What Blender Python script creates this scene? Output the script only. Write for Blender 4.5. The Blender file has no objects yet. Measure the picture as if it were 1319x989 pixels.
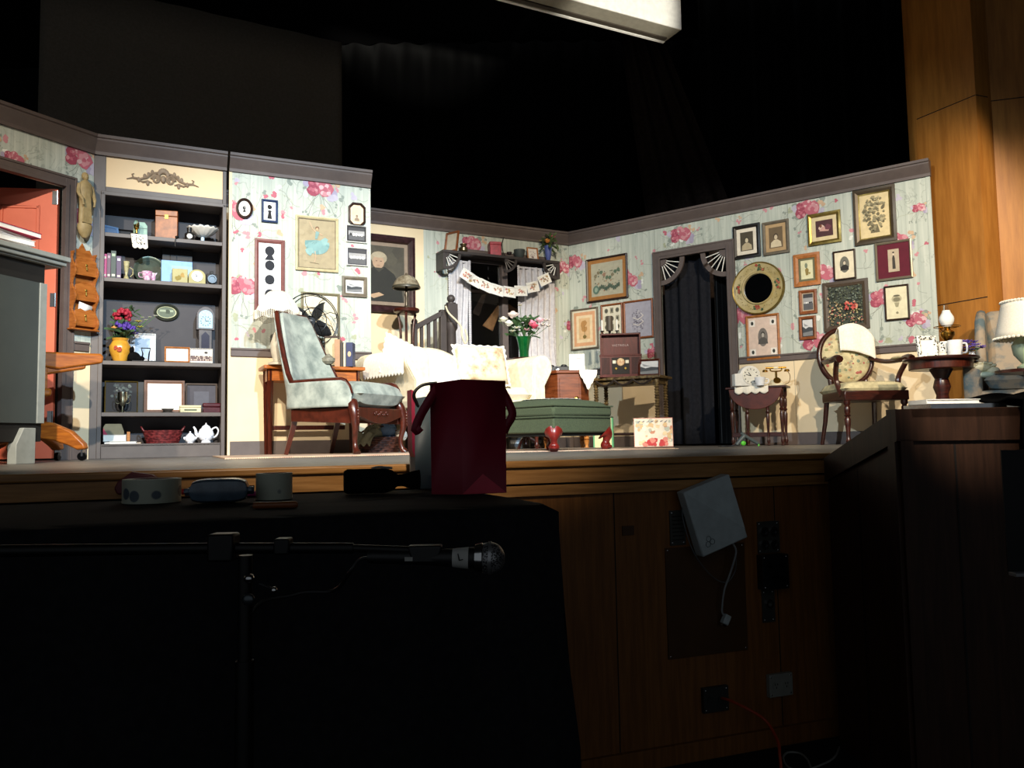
import bpy, math, random
from mathutils import Vector, Matrix
PI = math.pi
C = bpy.context.scene.collection
rnd = random.Random(7)
# ------------------------------------------------------------------ camera model (z = 0 is the stage deck)
FPX, CX, CY = 1040.0, 659.5, 494.5
PITCH, ROLL, EYE = math.radians(4.1), math.radians(1.0), 0.073
STAGE_H = 1.2
_F = Vector((0, math.cos(PITCH), math.sin(PITCH)))
_R0 = Vector((1, 0, 0)); _U0 = Vector((0, -math.sin(PITCH), math.cos(PITCH)))
_R = _R0*math.cos(ROLL) - _U0*math.sin(ROLL)
_U = _U0*math.cos(ROLL) + _R0*math.sin(ROLL)
def ray(px, py): return _F*FPX + _R*(px-CX) - _U*(py-CY)
def P(px, py, d):
    r = ray(px, py); p = r*(d/r.y); return Vector((p.x, p.y, p.z+EYE))
class Wall:
    """a vertical plane: origin o, direction u along it, w points away from the viewer"""
    def __init__(s, p0, p1=None, ang=None):
        s.o = Vector((p0[0], p0[1], 0))
        if p1 is not None:
            s.u = Vector((p1[0]-p0[0], p1[1]-p0[1], 0)); s.L = s.u.length; s.u.normalize()
        else: s.u = Vector((math.cos(ang), math.sin(ang), 0)); s.L = 1
        s.w = Vector((-s.u.y, s.u.x, 0)); s.rz = math.atan2(s.u.y, s.u.x)
    def at(s, px, py, off=0.0):
        r = ray(px, py); e = Vector((0, 0, EYE))
        t = ((s.o - e).dot(s.w) - off)/r.dot(s.w)
        p = e + r*t
        return (p - s.o).dot(s.u), p.z
    def pt(s, a, z, off=0.0): return s.o + s.u*a - s.w*off + Vector((0, 0, z))
    def box(s, x0, y0, x1, y1, off=0.0):
        xm, ym = (x0+x1)/2, (y0+y1)/2
        return s.at(x0, ym, off)[0], s.at(x1, ym, off)[0], s.at(xm, y1, off)[1], s.at(xm, y0, off)[1]
def W_at(px, d, ang):            # wall through the point seen at px, depth d, turned by ang degrees
    p = P(px, 560, d); return Wall((p.x, p.y), ang=math.radians(ang))
# ------------------------------------------------------------------ materials
def lin(c):
    c = c/255.0
    return c/12.92 if c <= .04045 else ((c+.055)/1.055)**2.4
def rgb(h): return (lin(int(h[1:3], 16)), lin(int(h[3:5], 16)), lin(int(h[5:7], 16)), 1)
_mats = {}
def mat(name, c, rough=.6, metal=0, kind=None, c2=None, scale=20, stretch=(1, 1, 1), spec=.4, alpha=1, trans=0, bump=.0, emit=0, sheen=0):
    if name in _mats: return _mats[name]
    m = bpy.data.materials.new(name); m.use_nodes = True
    n, l = m.node_tree.nodes, m.node_tree.links
    b = n['Principled BSDF']
    b.inputs['Base Color'].default_value = rgb(c); b.inputs['Roughness'].default_value = rough
    b.inputs['Metallic'].default_value = metal; b.inputs['Specular IOR Level'].default_value = spec
    b.inputs['Alpha'].default_value = alpha; b.inputs['Transmission Weight'].default_value = trans
    if sheen: b.inputs['Sheen Weight'].default_value = sheen
    if emit:
        b.inputs['Emission Color'].default_value = rgb(c); b.inputs['Emission Strength'].default_value = emit
    tc = n.new('ShaderNodeTexCoord'); mp = n.new('ShaderNodeMapping'); mp.inputs['Scale'].default_value = stretch
    l.new(tc.outputs['Object'], mp.inputs['Vector'])
    fac = None
    if kind == 'wave':
        t = n.new('ShaderNodeTexWave'); t.inputs['Scale'].default_value = scale; t.inputs['Distortion'].default_value = 6
        t.inputs['Detail'].default_value = 3; fac = t.outputs['Fac']
    elif kind == 'voronoi':
        t = n.new('ShaderNodeTexVoronoi'); t.inputs['Scale'].default_value = scale; fac = t.outputs['Distance']
    else:
        t = n.new('ShaderNodeTexNoise'); t.inputs['Scale'].default_value = scale; t.inputs['Detail'].default_value = 5
        t.inputs['Roughness'].default_value = .6; fac = t.outputs['Fac']
    l.new(mp.outputs[0], t.inputs['Vector'])
    a = rgb(c)
    bb = rgb(c2) if c2 else tuple(x*.86 for x in a[:3])+(1,)
    r = n.new('ShaderNodeValToRGB'); r.color_ramp.elements[0].color = bb; r.color_ramp.elements[1].color = a
    r.color_ramp.elements[0].position = .36; r.color_ramp.elements[1].position = .64
    l.new(fac, r.inputs[0]); l.new(r.outputs[0], b.inputs['Base Color'])
    if bump:
        bp = n.new('ShaderNodeBump'); bp.inputs['Strength'].default_value = bump; bp.inputs['Distance'].default_value = .01
        l.new(fac, bp.inputs['Height']); l.new(bp.outputs[0], b.inputs['Normal'])
    _mats[name] = m; return m
def flatm(c, rough=.7): return mat('paint_'+c[1:], c, rough)
trim_m = mat('trim_paint', '#5f5450', .55, c2='#574c49', scale=8)
cream_m = mat('cream_wall', '#e2cfae', .8, c2='#decaa6', scale=3)
dwood = mat('dark_mahogany', '#40180f', .3, c2='#260e09', scale=14, stretch=(1, 1, 6), spec=.5)
rwood = mat('red_mahogany', '#4e1f13', .28, c2='#36140c', scale=14, stretch=(6, 1, 1), spec=.5)
owood = mat('orange_oak', '#b5651f', .4, c2='#8f4a14', scale=9, stretch=(1, 1, 8))
pine = mat('honey_pine', '#b87a3c', .45, c2='#9a5f28', scale=10, stretch=(1, 1, 6))
black_m = mat('black_metal', '#0c0c0d', .35, metal=.6)
blackp = mat('black_plastic', '#101011', .45)
darkp = mat('dark_paint', '#1c1b1d', .6)
brass = mat('brass', '#b8893a', .25, metal=1)
chrome = mat('chrome', '#c8c8c8', .15, metal=1)
gold = mat('gold_leaf', '#8d7430', .35, metal=.7)
white_m = mat('white_paint', '#e6e4de', .5)
whitec = mat('white_china', '#eef0f4', .15, spec=.6)
paper_m = mat('white_paper', '#eceae4', .8, c2='#e4e2da')
black_cloth = mat('black_cloth', '#0c0c0c', .95, c2='#080808', scale=60, spec=.1)
glass_m = mat('clear_glass', '#ffffff', .03, trans=1)
greeng = mat('green_glass', '#0a5e2a', .12, trans=.3, c2='#084a20', spec=.8)
lace_m = mat('lace_cloth', '#efe9dc', .9, c2='#e2dac8', scale=120)
skin_m = flatm('#c9a184')
# ------------------------------------------------------------------ mesh builder
class M:
    def __init__(s): s.V, s.F, s.I, s.m = [], [], [], []
    def mi(s, m):
        if m not in s.m: s.m.append(m)
        return s.m.index(m)
    def add(s, vs, fs, m, T=None):
        b = len(s.V); k = s.mi(m)
        for v in vs:
            v = Vector(v); s.V.append(T @ v if T else v)
        for f in fs: s.F.append([b+i for i in f]); s.I.append(k)
        return s
    def box(s, x0, x1, y0, y1, z0, z1, m, T=None):
        v = [(x, y, z) for z in (z0, z1) for y in (y0, y1) for x in (x0, x1)]
        return s.add(v, [(0, 2, 3, 1), (4, 5, 7, 6), (0, 1, 5, 4), (2, 6, 7, 3), (0, 4, 6, 2), (1, 3, 7, 5)], m, T)
    def prism(s, poly, lo, hi, m, axis='y', T=None):
        n = len(poly)
        def p(a, b, t): return {'y': (a, t, b), 'z': (a, b, t), 'x': (t, a, b)}[axis]
        v = [p(a, b, lo) for a, b in poly] + [p(a, b, hi) for a, b in poly]
        f = [list(range(n))[::-1], list(range(n, 2*n))] + [(i, (i+1) % n, n+(i+1) % n, n+i) for i in range(n)]
        return s.add(v, f, m, T)
    def flat(s, poly, y, m, T=None): return s.add([(a, y, b) for a, b in poly], [list(range(len(poly)))], m, T)
    def lathe(s, prof, c, m, seg=24, T=None, sx=1, sy=1, ring=None):
        n = len(prof); v = []
        for k in range(seg):
            a = 2*PI*k/seg
            for r, z in prof: v.append((c[0]+r*sx*math.cos(a), c[1]+r*sy*math.sin(a), c[2]+z))
        f = [(k*n+i, ((k+1) % seg)*n+i, ((k+1) % seg)*n+i+1, k*n+i+1) for k in range(seg) for i in range(n-1)]
        if ring is None: ring = prof[0][0] > 1e-6 and prof[-1][0] > 1e-6 and abs(prof[0][0]-prof[-1][0]) < .35*max(q[0] for q in prof) and min(q[0] for q in prof) > .45*max(q[0] for q in prof) and n > 3
        if ring: f += [(k*n+n-1, ((k+1) % seg)*n+n-1, ((k+1) % seg)*n, k*n) for k in range(seg)]
        else:
            if prof[0][0] > 1e-6: f.append([k*n for k in range(seg)][::-1])
            if prof[-1][0] > 1e-6: f.append([k*n+n-1 for k in range(seg)])
        return s.add(v, f, m, T)
    def tube(s, pts, r, m, seg=8, closed=False, T=None, flat=1.0):
        pts = [Vector(p) for p in pts]; n = len(pts); v = []; up = None
        for i, p in enumerate(pts):
            a = pts[(i-1) % n] if (i or closed) else p
            b = pts[(i+1) % n] if (i < n-1 or closed) else p
            t = (b-a).normalized() if (b-a).length > 1e-9 else Vector((0, 0, 1))
            if up is None:
                up = Vector((0, 0, 1)) if abs(t.z) < .9 else Vector((1, 0, 0))
            q = t.cross(up)
            if q.length < 1e-6: q = t.cross(Vector((0, 1, 0)))
            q.normalize(); up = q.cross(t).normalized()
            rr = r[i] if isinstance(r, (list, tuple)) else r
            for k in range(seg):
                an = 2*PI*k/seg
                v.append(p + q*rr*math.cos(an) + up*rr*flat*math.sin(an))
        f = []
        for i in range(n if closed else n-1):
            j = (i+1) % n
            f += [(i*seg+k, i*seg+(k+1) % seg, j*seg+(k+1) % seg, j*seg+k) for k in range(seg)]
        if not closed: f += [list(range(seg))[::-1], list(range((n-1)*seg, n*seg))]
        return s.add(v, f, m, T)
    def sph(s, c, r, m, seg=16, rings=10, T=None, z0=-1, z1=1):
        rx, ry, rz = r if isinstance(r, (list, tuple)) else (r, r, r)
        prof = []
        for i in range(rings+1):
            t = math.asin(z0) + (math.asin(z1)-math.asin(z0))*i/rings
            prof.append((math.cos(t), math.sin(t)))
        v = []
        for k in range(seg):
            a = 2*PI*k/seg
            for q, z in prof: v.append((c[0]+rx*q*math.cos(a), c[1]+ry*q*math.sin(a), c[2]+rz*z))
        n = rings+1
        f = [(k*n+i, ((k+1) % seg)*n+i, ((k+1) % seg)*n+i+1, k*n+i+1) for k in range(seg) for i in range(rings)]
        return s.add(v, f, m, T)
    def grid(s, fn, nu, nv, m, T=None, wrap=False):
        v = [fn(i/nu, j/nv) for j in range(nv+1) for i in range(nu+1)]
        w = nu+1
        return s.add(v, [(j*w+i, j*w+i+1, (j+1)*w+i+1, (j+1)*w+i) for j in range(nv) for i in range(nu)], m, T)
    def build(s, name, parent=None, loc=(0, 0, 0), rz=0, bevel=0, sub=0, solid=0, ang=40, rot=None, weld=False):
        me = bpy.data.meshes.new(name); me.from_pydata([tuple(v) for v in s.V], [], s.F)
        for m in s.m: me.materials.append(m)
        me.polygons.foreach_set('material_index', s.I); me.update()
        import bmesh
        bm = bmesh.new(); bm.from_mesh(me)
        bmesh.ops.remove_doubles(bm, verts=bm.verts, dist=1e-5)
        if not any(len(e.link_faces) == 1 for e in bm.edges): bmesh.ops.recalc_face_normals(bm, faces=bm.faces)
        bm.to_mesh(me); bm.free()
        me.shade_smooth(); me.set_sharp_from_angle(angle=math.radians(ang))
        o = bpy.data.objects.new(name, me); C.objects.link(o); o.location = loc
        o.rotation_euler = rot if rot else (0, 0, rz)
        if parent: o.parent = parent
        if solid:
            d = o.modifiers.new('t', 'SOLIDIFY'); d.thickness = solid; d.offset = 0
        if bevel:
            d = o.modifiers.new('b', 'BEVEL'); d.width = bevel; d.segments = 2; d.limit_method = 'ANGLE'; d.angle_limit = math.radians(50)
        if sub:
            d = o.modifiers.new('s', 'SUBSURF'); d.levels = sub; d.render_levels = sub
        return o
def tag(o, label, cat, group=None):
    o['label'] = label; o['category'] = cat
    if group: o['group'] = group
    return o
def thing(name, label, cat, loc=(0, 0, 0), rz=0, group=None, rot=None):
    o = bpy.data.objects.new(name, None); C.objects.link(o); o.location = loc
    o.rotation_euler = rot if rot else (0, 0, rz); o.empty_display_size = .05
    return tag(o, label, cat, group)
def struct(o): o['kind'] = 'structure'; return o
def ell(cx, cz, rx, rz, n=20, a0=0, a1=2*PI):
    full = abs(a1-a0-2*PI) < 1e-6
    k = n if full else n+1
    return [(cx+rx*math.cos(a0+(a1-a0)*i/n), cz+rz*math.sin(a0+(a1-a0)*i/n)) for i in range(k)]
def rect(x0, x1, z0, z1): return [(x0, z0), (x1, z0), (x1, z1), (x0, z1)]
def blob(cx, cz, r, n=9, j=.3, sq=1, R=rnd):
    return [(cx+r*(1+R.uniform(-j, j))*math.cos(2*PI*i/n), cz+r*sq*(1+R.uniform(-j, j))*math.sin(2*PI*i/n)) for i in range(n)]
def spline(pts, n=8):
    pts = [Vector(p) for p in pts]; out = []
    for i in range(len(pts)-1):
        p0, p1, p2, p3 = pts[max(i-1, 0)], pts[i], pts[i+1], pts[min(i+2, len(pts)-1)]
        for k in range(n):
            t = k/n
            out.append(.5*((2*p1)+(p2-p0)*t+(2*p0-5*p1+4*p2-p3)*t*t+(3*p1-p0-3*p2+p3)*t**3))
    out.append(pts[-1]); return out
def T(x=0, y=0, z=0, rx=0, ry=0, rz=0, s=1):
    return Matrix.Translation((x, y, z)) @ Matrix.Rotation(rz, 4, 'Z') @ Matrix.Rotation(ry, 4, 'Y') @ Matrix.Rotation(rx, 4, 'X') @ Matrix.Scale(s, 4)
# ------------------------------------------------------------------ camera
cam = bpy.data.cameras.new('camera'); co = bpy.data.objects.new('camera', cam); C.objects.link(co)
cam.sensor_width = 36; cam.lens = FPX/1319*36; cam.clip_start = .05; cam.clip_end = 60
mw = Matrix((_R, _U, -_F)).transposed().to_4x4(); mw.translation = (0, 0, EYE); co.matrix_world = mw
bpy.context.scene.camera = co
# ------------------------------------------------------------------ wallpaper
def wallpaper():
    m = bpy.data.materials.new('shabby_rose_wallpaper'); m.use_nodes = True
    n, l = m.node_tree.nodes, m.node_tree.links; b = n['Principled BSDF']; b.inputs['Roughness'].default_value = .75
    tc = n.new('ShaderNodeTexCoord'); sp = n.new('ShaderNodeSeparateXYZ'); l.new(tc.outputs['Object'], sp.inputs[0])
    mp = n.new('ShaderNodeMapping'); mp.inputs['Scale'].default_value = (14, 1, .7); l.new(tc.outputs['Object'], mp.inputs[0])
    t1 = n.new('ShaderNodeTexNoise'); t1.inputs['Scale'].default_value = 2.2; t1.inputs['Detail'].default_value = 6; l.new(mp.outputs[0], t1.inputs[0])
    r1 = n.new('ShaderNodeValToRGB'); r1.color_ramp.elements[0].position = .35; r1.color_ramp.elements[1].position = .7
    r1.color_ramp.elements[0].color = rgb('#a9b1a8'); r1.color_ramp.elements[1].color = rgb('#c2c7bd'); l.new(t1.outputs[0], r1.inputs[0])
    # plank joints, one every 86 mm
    k = n.new('ShaderNodeMath'); k.operation = 'MULTIPLY'; k.inputs[1].default_value = 1/.086; l.new(sp.outputs[0], k.inputs[0])
    f = n.new('ShaderNodeMath'); f.operation = 'FRACT'; l.new(k.outputs[0], f.inputs[0])
    g = n.new('ShaderNodeMath'); g.operation = 'LESS_THAN'; g.inputs[1].default_value = .05; l.new(f.outputs[0], g.inputs[0])
    mx = n.new('ShaderNodeMix'); mx.data_type = 'RGBA'; mx.inputs['B'].default_value = rgb('#949b92')
    q = n.new('ShaderNodeMath'); q.operation = 'MULTIPLY'; q.inputs[1].default_value = .55; l.new(g.outputs[0], q.inputs[0])
    l.new(q.outputs[0], mx.inputs['Factor']); l.new(r1.outputs[0], mx.inputs['A'])
    # faint crackled vines
    mp2 = n.new('ShaderNodeMapping'); mp2.inputs['Scale'].default_value = (1, 1, 1); l.new(tc.outputs['Object'], mp2.inputs[0])
    t2 = n.new('ShaderNodeTexNoise'); t2.inputs['Scale'].default_value = 7; t2.inputs['Detail'].default_value = 4; t2.inputs['Distortion'].default_value = 1.6; l.new(mp2.outputs[0], t2.inputs[0])
    r2 = n.new('ShaderNodeValToRGB'); e = r2.color_ramp.elements; e[0].position = .475; e[0].color = (0, 0, 0, 1); e[1].position = .5; e[1].color = (1, 1, 1, 1)
    e2 = r2.color_ramp.elements.new(.525); e2.color = (0, 0, 0, 1); l.new(t2.outputs[0], r2.inputs[0])
    t3 = n.new('ShaderNodeTexNoise'); t3.inputs['Scale'].default_value = 4; l.new(tc.outputs['Object'], t3.inputs[0])
    r3 = n.new('ShaderNodeValToRGB'); r3.color_ramp.elements[0].position = .5; r3.color_ramp.elements[1].position = .62; l.new(t3.outputs[0], r3.inputs[0])
    q2 = n.new('ShaderNodeMath'); q2.operation = 'MULTIPLY'; l.new(r2.outputs[0], q2.inputs[0]); l.new(r3.outputs[0], q2.inputs[1])
    q3 = n.new('ShaderNodeMath'); q3.operation = 'MULTIPLY'; q3.inputs[1].default_value = .6; l.new(q2.outputs[0], q3.inputs[0])
    mx2 = n.new('ShaderNodeMix'); mx2.data_type = 'RGBA'; mx2.inputs['B'].default_value = rgb('#7d857c')
    l.new(q3.outputs[0], mx2.inputs['Factor']); l.new(mx.outputs['Result'], mx2.inputs['A'])
    l.new(mx2.outputs['Result'], b.inputs['Base Color']); return m
paper = wallpaper()
F_ = {k: flatm(c) for k, c in dict(pk1='#b86474', pk2='#c88c94', pk3='#d6b2b6', red='#9c465a', lil='#a49cb4', lil2='#b9b3c4', leaf='#8a948c', leaf2='#a3a88e', tan='#c7a98c', wht='#dfe2dc', stem='#858a80').items()}
def strip(mb, pts, w, m, y):
    for i in range(len(pts)-1):
        (a, b), (c, d) = pts[i], pts[i+1]; L = math.hypot(c-a, d-b) or 1; nx, nz = -(d-b)/L*w/2, (c-a)/L*w/2
        mb.flat([(a-nx, b-nz), (c-nx, d-nz), (c+nx, d+nz), (a+nx, b+nz)], y, m)
def bouquet(mb, cx, cz, k, clip, seed=1):
    k *= .85
    R = random.Random(seed); A, B, Cc, D = clip
    y = [-.0006]
    def put(poly, m):
        poly = [(min(max(a, A), B), min(max(b, Cc), D)) for a, b in poly]
        if max(p[0] for p in poly)-min(p[0] for p in poly) < .003 or max(p[1] for p in poly)-min(p[1] for p in poly) < .003: return
        mb.flat(poly, y[0], m); y[0] -= .00003
    def stem(a0, L, w=.004, m='stem'):
        x, z, a = cx, cz-.03*k, a0; pts = [(x, z)]
        for i in range(7):
            x += math.cos(a)*L/7; z += math.sin(a)*L/7; a += R.uniform(-.35, .35); pts.append((x, z))
        pts = [(p, q) for p, q in pts if A < p < B and Cc < q < D]
        strip(mb, pts, w*k, F_[m], y[0]); y[0] -= .00003
        if pts:
            for j in range(2): put(blob(pts[-1][0]+R.uniform(-.015, .015), pts[-1][1]+R.uniform(-.015, .015), .011*k, 6, .4, R=R), F_['leaf'])
    for a in (-1.2, -1.6, -2.0, -.8, -2.4, -.3, .5, 2.6, 3.3): stem(a, R.uniform(.12, .24)*k)
    for i in range(10): put(blob(cx+R.uniform(-.13, .13)*k, cz+R.uniform(-.08, .08)*k, .025*k, 7, .4, R=R), F_[R.choice(['leaf', 'leaf2', 'wht', 'leaf'])])
    for dx, dz in ((.1, -.05), (.12, -.03), (.09, -.075), (.12, -.07), (-.11, .03)):
        put(blob(cx+dx*k, cz+dz*k, .03*k, 8, .3, R=R), F_[R.choice(['lil', 'lil2'])])
    for i in range(3): put(blob(cx+R.uniform(.1, .16)*k, cz+R.uniform(.02, .08)*k, .018*k, 7, .3, R=R), F_['tan'])
    for dx, dz, rr in ((-.055, -.02, .05), (-.06, .035, .04), (0, .05, .04), (.045, 0, .065)):
        put(blob(cx+dx*k, cz+dz*k, rr*k, 10, .16, R=R), F_['red' if dx < 0 else 'pk1'])
        for q in range(9):
            a = q*.9+R.uniform(0, .5); rq = rr*k*R.uniform(.35, .75)
            put(blob(cx+dx*k+rq*math.cos(a), cz+dz*k+rq*math.sin(a), rr*k*R.uniform(.22, .36), 7, .25, R=R), F_[R.choice(['pk1', 'pk2', 'pk2', 'pk3'] if dx >= 0 else ['red', 'pk1', 'pk2', 'red'])])
        put(blob(cx+dx*k, cz+dz*k, rr*k*.3, 7, .2, R=R), F_['pk1'])
def sprig(mb, cx, cz, k, clip, seed):
    R = random.Random(seed); A, B, Cc, D = clip; y = -.0005-seed % 7*.00003
    if not (A+.04 < cx < B-.04 and Cc+.04 < cz < D-.04): return
    a = R.uniform(0, 6.28); x, z = cx, cz; pts = [(x, z)]
    for i in range(9):
        x += math.cos(a)*.018*k; z += math.sin(a)*.018*k; a += R.uniform(-.6, .6)
        if A < x < B and Cc < z < D: pts.append((x, z))
    strip(mb, pts, .003, F_[R.choice(['stem', 'leaf', 'leaf2'])], y)
    kind = R.random()
    c = F_[R.choice(['pk1', 'pk2', 'pk2'])] if kind < .5 else F_[R.choice(['lil2', 'wht', 'leaf2', 'tan', 'leaf'])]
    for i in range(3 if kind < .5 else 4):
        px_, pz = cx+R.uniform(-.012, .012)*k, cz+R.uniform(-.016, .016)*k
        mb.flat(blob(px_, pz, .012*k, 7, .35, R=R), y-.0001-i*.00003, c)
def papered(name, W, s0, s1, z0, z1, th=.02, roses=(), nspr=0, seed=1, cut=None, extra=None):
    """one flat of the set: cream dado below, wallpaper above, in wall coordinates"""
    mb = M()
    cells = []
    if cut:     # opening (a, b, zc0, zc1)
        a, b, c0, c1 = cut
        cells = [(s0, a, z0, z1), (b, s1, z0, z1), (a, b, c1, z1)] + ([(a, b, z0, c0)] if c0 > z0 else [])
    else: cells = [(s0, s1, z0, z1)]
    for a, b, c, d in cells:
        if b-a < .002: continue
        if c < RAIL < d:
            mb.box(a, b, 0, th, c, RAIL, cream_m); mb.box(a, b, 0, th, RAIL, d, paper)
        else: mb.box(a, b, 0, th, c, d, paper if c >= RAIL-.01 else cream_m)
    R = random.Random(seed)
    clips = [(a+.002, b-.002, max(c, RAIL), d) for a, b, c, d in cells if d > RAIL]
    for i, (x, z, k) in enumerate(roses):
        for cl in clips:
            if cl[0]-.1 < x < cl[1]+.1 and cl[2]-.1 < z < cl[3]+.1: bouquet(mb, x, z, k, cl, seed*10+i)
    for i in range(nspr):
        x, z = R.uniform(s0, s1), R.uniform(RAIL, z1)
        for cl in clips:
            if cl[0] < x < cl[1] and cl[2] < z < cl[3]: sprig(mb, x, z, R.uniform(.8, 1.6), cl, seed*1000+i)
    if extra: extra(mb)
    return struct(mb.build(name, None, W.o, W.rz))
# ------------------------------------------------------------------ plan of the set
RAIL, TOPZ = .855, 2.44
def at_z(px, py, z):
    r = ray(px, py); t = (z-EYE)/r.z; return (r.x*t, r.y*t)
p0 = at_z(0, 134, TOPZ); p1 = at_z(122, 176, TOPZ); p2 = at_z(293.5, 199, TOPZ); p3 = at_z(477, 222.5, TOPZ)
p4 = at_z(477, 270, TOPZ); p5 = at_z(732, 301, TOPZ); p6 = at_z(1196, 206.5, TOPZ)
def ext(a, b, t): return (a[0]+(b[0]-a[0])*t, a[1]+(b[1]-a[1])*t)
W0 = Wall(ext(p1, p0, 2.6), p1); W1 = Wall(p1, p2); W2 = Wall(p2, p3); W3 = Wall(ext(p5, p4, 1.55), p5); W4 = Wall(p5, p6)
WS = Wall((-1.555, 2.45), ang=math.radians(20.4))      # front edge of the stage
def crown(n, W, a, b, parent=None):
    mb = M(); pr = [(0, 2.30), (-.018, 2.30), (-.018, 2.325), (-.03, 2.345), (-.05, 2.375), (-.062, 2.40), (-.062, 2.412), (-.075, 2.418), (-.075, 2.44), (.03, 2.44), (.03, 2.30)]
    mb.add([(a, y, z) for y, z in pr]+[(b, y, z) for y, z in pr], [list(range(11)), list(range(11, 22))[::-1]]+[(i, (i+1) % 11, 11+(i+1) % 11, 11+i) for i in range(11)], trim_m)
    return struct(mb.build('trim_%d' % n, None, W.o, W.rz, ang=20))
def rail(n, W, a, b):
    mb = M(); mb.box(a, b, -.018, 0, .795, .85, trim_m); mb.box(a, b, -.028, 0, .845, .862, trim_m)
    return struct(mb.build('trim_%d' % n, None, W.o, W.rz, bevel=.003))
def base(side, W, a, b, h=.115):
    return struct(M().box(a, b, -.016, 0, 0, h, trim_m).build('baseboard_'+side, None, W.o, W.rz, bevel=.003))
def casing(n, W, a, b, z, w=.085):
    mb = M()
    for q0, q1, d in ((0, w, .022), (0, w*.3, .03), (w*.82, w, .028)):
        mb.box(a-q1, a-q0, -d, .02, 0, z+q1, trim_m); mb.box(b+q0, b+q1, -d, .02, 0, z+q1, trim_m); mb.box(a-q0, b+q0, -d, .02, z+q0, z+q1, trim_m)
    return struct(mb.build('trim_%d' % n, None, W.o, W.rz, bevel=.002))
def rs(W, lst): return [W.at(x, y)+(k,) for x, y, k in lst]
# left flat with the door
L0 = W0.L; dj = W0.at(79, 400)[0]; dtop = W0.at(79, 240)[1]; dl = dj-.92
papered('wall_left', W0, -.6, L0, 0, 2.36, roses=rs(W0, [(101, 204, 1.15), (100, 283, 1.15), (18, 206, .8), (-30, 178, 1.15), (96, 372, 1.1)]), nspr=44, seed=2, cut=(dl, dj, 0, dtop))
crown(1, W0, -.6, L0+.01); casing(2, W0, dl, dj, dtop); rail(3, W0, dj+.09, L0-.02); base('left', W0, dj+.09, L0-.02)
# centre flat with the silhouettes
a1, b1 = 0.012, W2.L
papered('wall_center', W2, a1, b1, 0, 2.36, roses=rs(W2, [(412, 243, 1.2), (300, 272, 1.2), (312, 369, 1.2), (425, 350, .1), (404, 420, 1.0)])+[(W2.at(506, 300)[0], W2.at(470, 310)[1], 1.2)], nspr=90, seed=4)
crown(4, W2, a1, b1); rail(5, W2, a1+.02, b1); base('center', W2, a1+.02, b1)
struct(M().box(a1, a1+.022, -.004, .03, 0, 2.33, cream_m).build('trim_6', None, W2.o, W2.rz))
mb = M().box(b1-.03, b1+.002, .02, .07, 0, 2.4, pine); struct(mb.build('trim_7', None, W2.o, W2.rz))
# back wall: cream panel with the portrait, then papered flat with the window
sj = W3.at(546, 360)[0]; L3 = W3.L
struct(M().box(-.4, sj, 0, .02, 0, 2.36, cream_m).build('wall_alcove', None, W3.o, W3.rz))
wa, wb = W3.at(596, 400)[0], W3.at(700, 400)[0]; wz0, wz1 = .95, W3.at(640, 330)[1]
papered('wall_back', W3, sj, L3, 0, 2.36, roses=rs(W3, [(607, 315, 1.3), (737, 420, .9), (560, 350, .1), (725, 345, 1.1)]), nspr=64, seed=6, cut=(wa, wb, wz0, wz1))
crown(8, W3, -.4, L3); rail(9, W3, sj, L3); base('back', W3, sj, L3)
# right wall with the curtained doorway
da, db = W4.at(853, 400)[0], W4.at(939, 400)[0]; DOORZ = W4.at(896, 327)[1]; L4 = W4.L
papered('wall_right', W4, .002, L4, 0, 2.36, roses=rs(W4, [(740, 338, 1.15), (876, 303, 1.25), (811, 362, 1.15), (738, 408, 1.1), (951, 322, 1.25), (1040, 270, 1.25), (954, 408, 1.3), (1050, 440, 1.3), (1060, 353, 1.2), (1155, 312, 1.1), (1137, 385, 1.2), (842, 455, .9), (1184, 268, .6), (1180, 412, .9)]), nspr=190, seed=9, cut=(da, db, 0, DOORZ))
crown(10, W4, -.02, L4+.01); rail(11, W4, db+.09, L4); rail(12, W4, .02, da-.09); base('right', W4, db+.09, L4)
casing(13, W4, da, db, DOORZ)
struct(M().box(.02, da-.09, -.016, 0, 0, .115, trim_m).build('baseboard_corner', None, W4.o, W4.rz, bevel=.003))
mb = M()
for px in (846, 1020):
    s = W4.at(px, 400)[0]; mb.box(s-.0015, s+.0015, -.0012, 0, DOORZ+.1 if px < 900 else .12, 2.3, flatm('#6d7570'))
mb.box(L4-.03, L4+.004, -.004, .02, 0, 2.31, paper)
struct(mb.build('trim_14', None, W4.o, W4.rz))
# window woodwork
mb = M()
for x0, x1 in ((wa-.04, wa+.03), (wb-.03, wb+.04), ((wa+wb)/2-.035, (wa+wb)/2+.035)): mb.box(x0, x1, -.03, .05, wz0-.04, wz1+.04, trim_m)
for z0, z1 in ((wz0-.05, wz0+.03), (wz1-.04, wz1+.04), (wz1-.42, wz1-.39)): mb.box(wa-.04, wb+.04, -.028, .045, z0, z1, trim_m)
w = struct(mb.build('window_1', None, W3.o, W3.rz, bevel=.003))
M().box(wa, wb, .02, .024, wz0, wz1, glass_m).build('window_pane', w)
# things stored behind the window
mb = M().box(wa-.5, wb+.5, 1.0, 1.02, 0, 2.3, mat('backstage_grey', '#3a332e', .9)); struct(mb.build('wall_backstage', None, W3.o, W3.rz))
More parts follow.
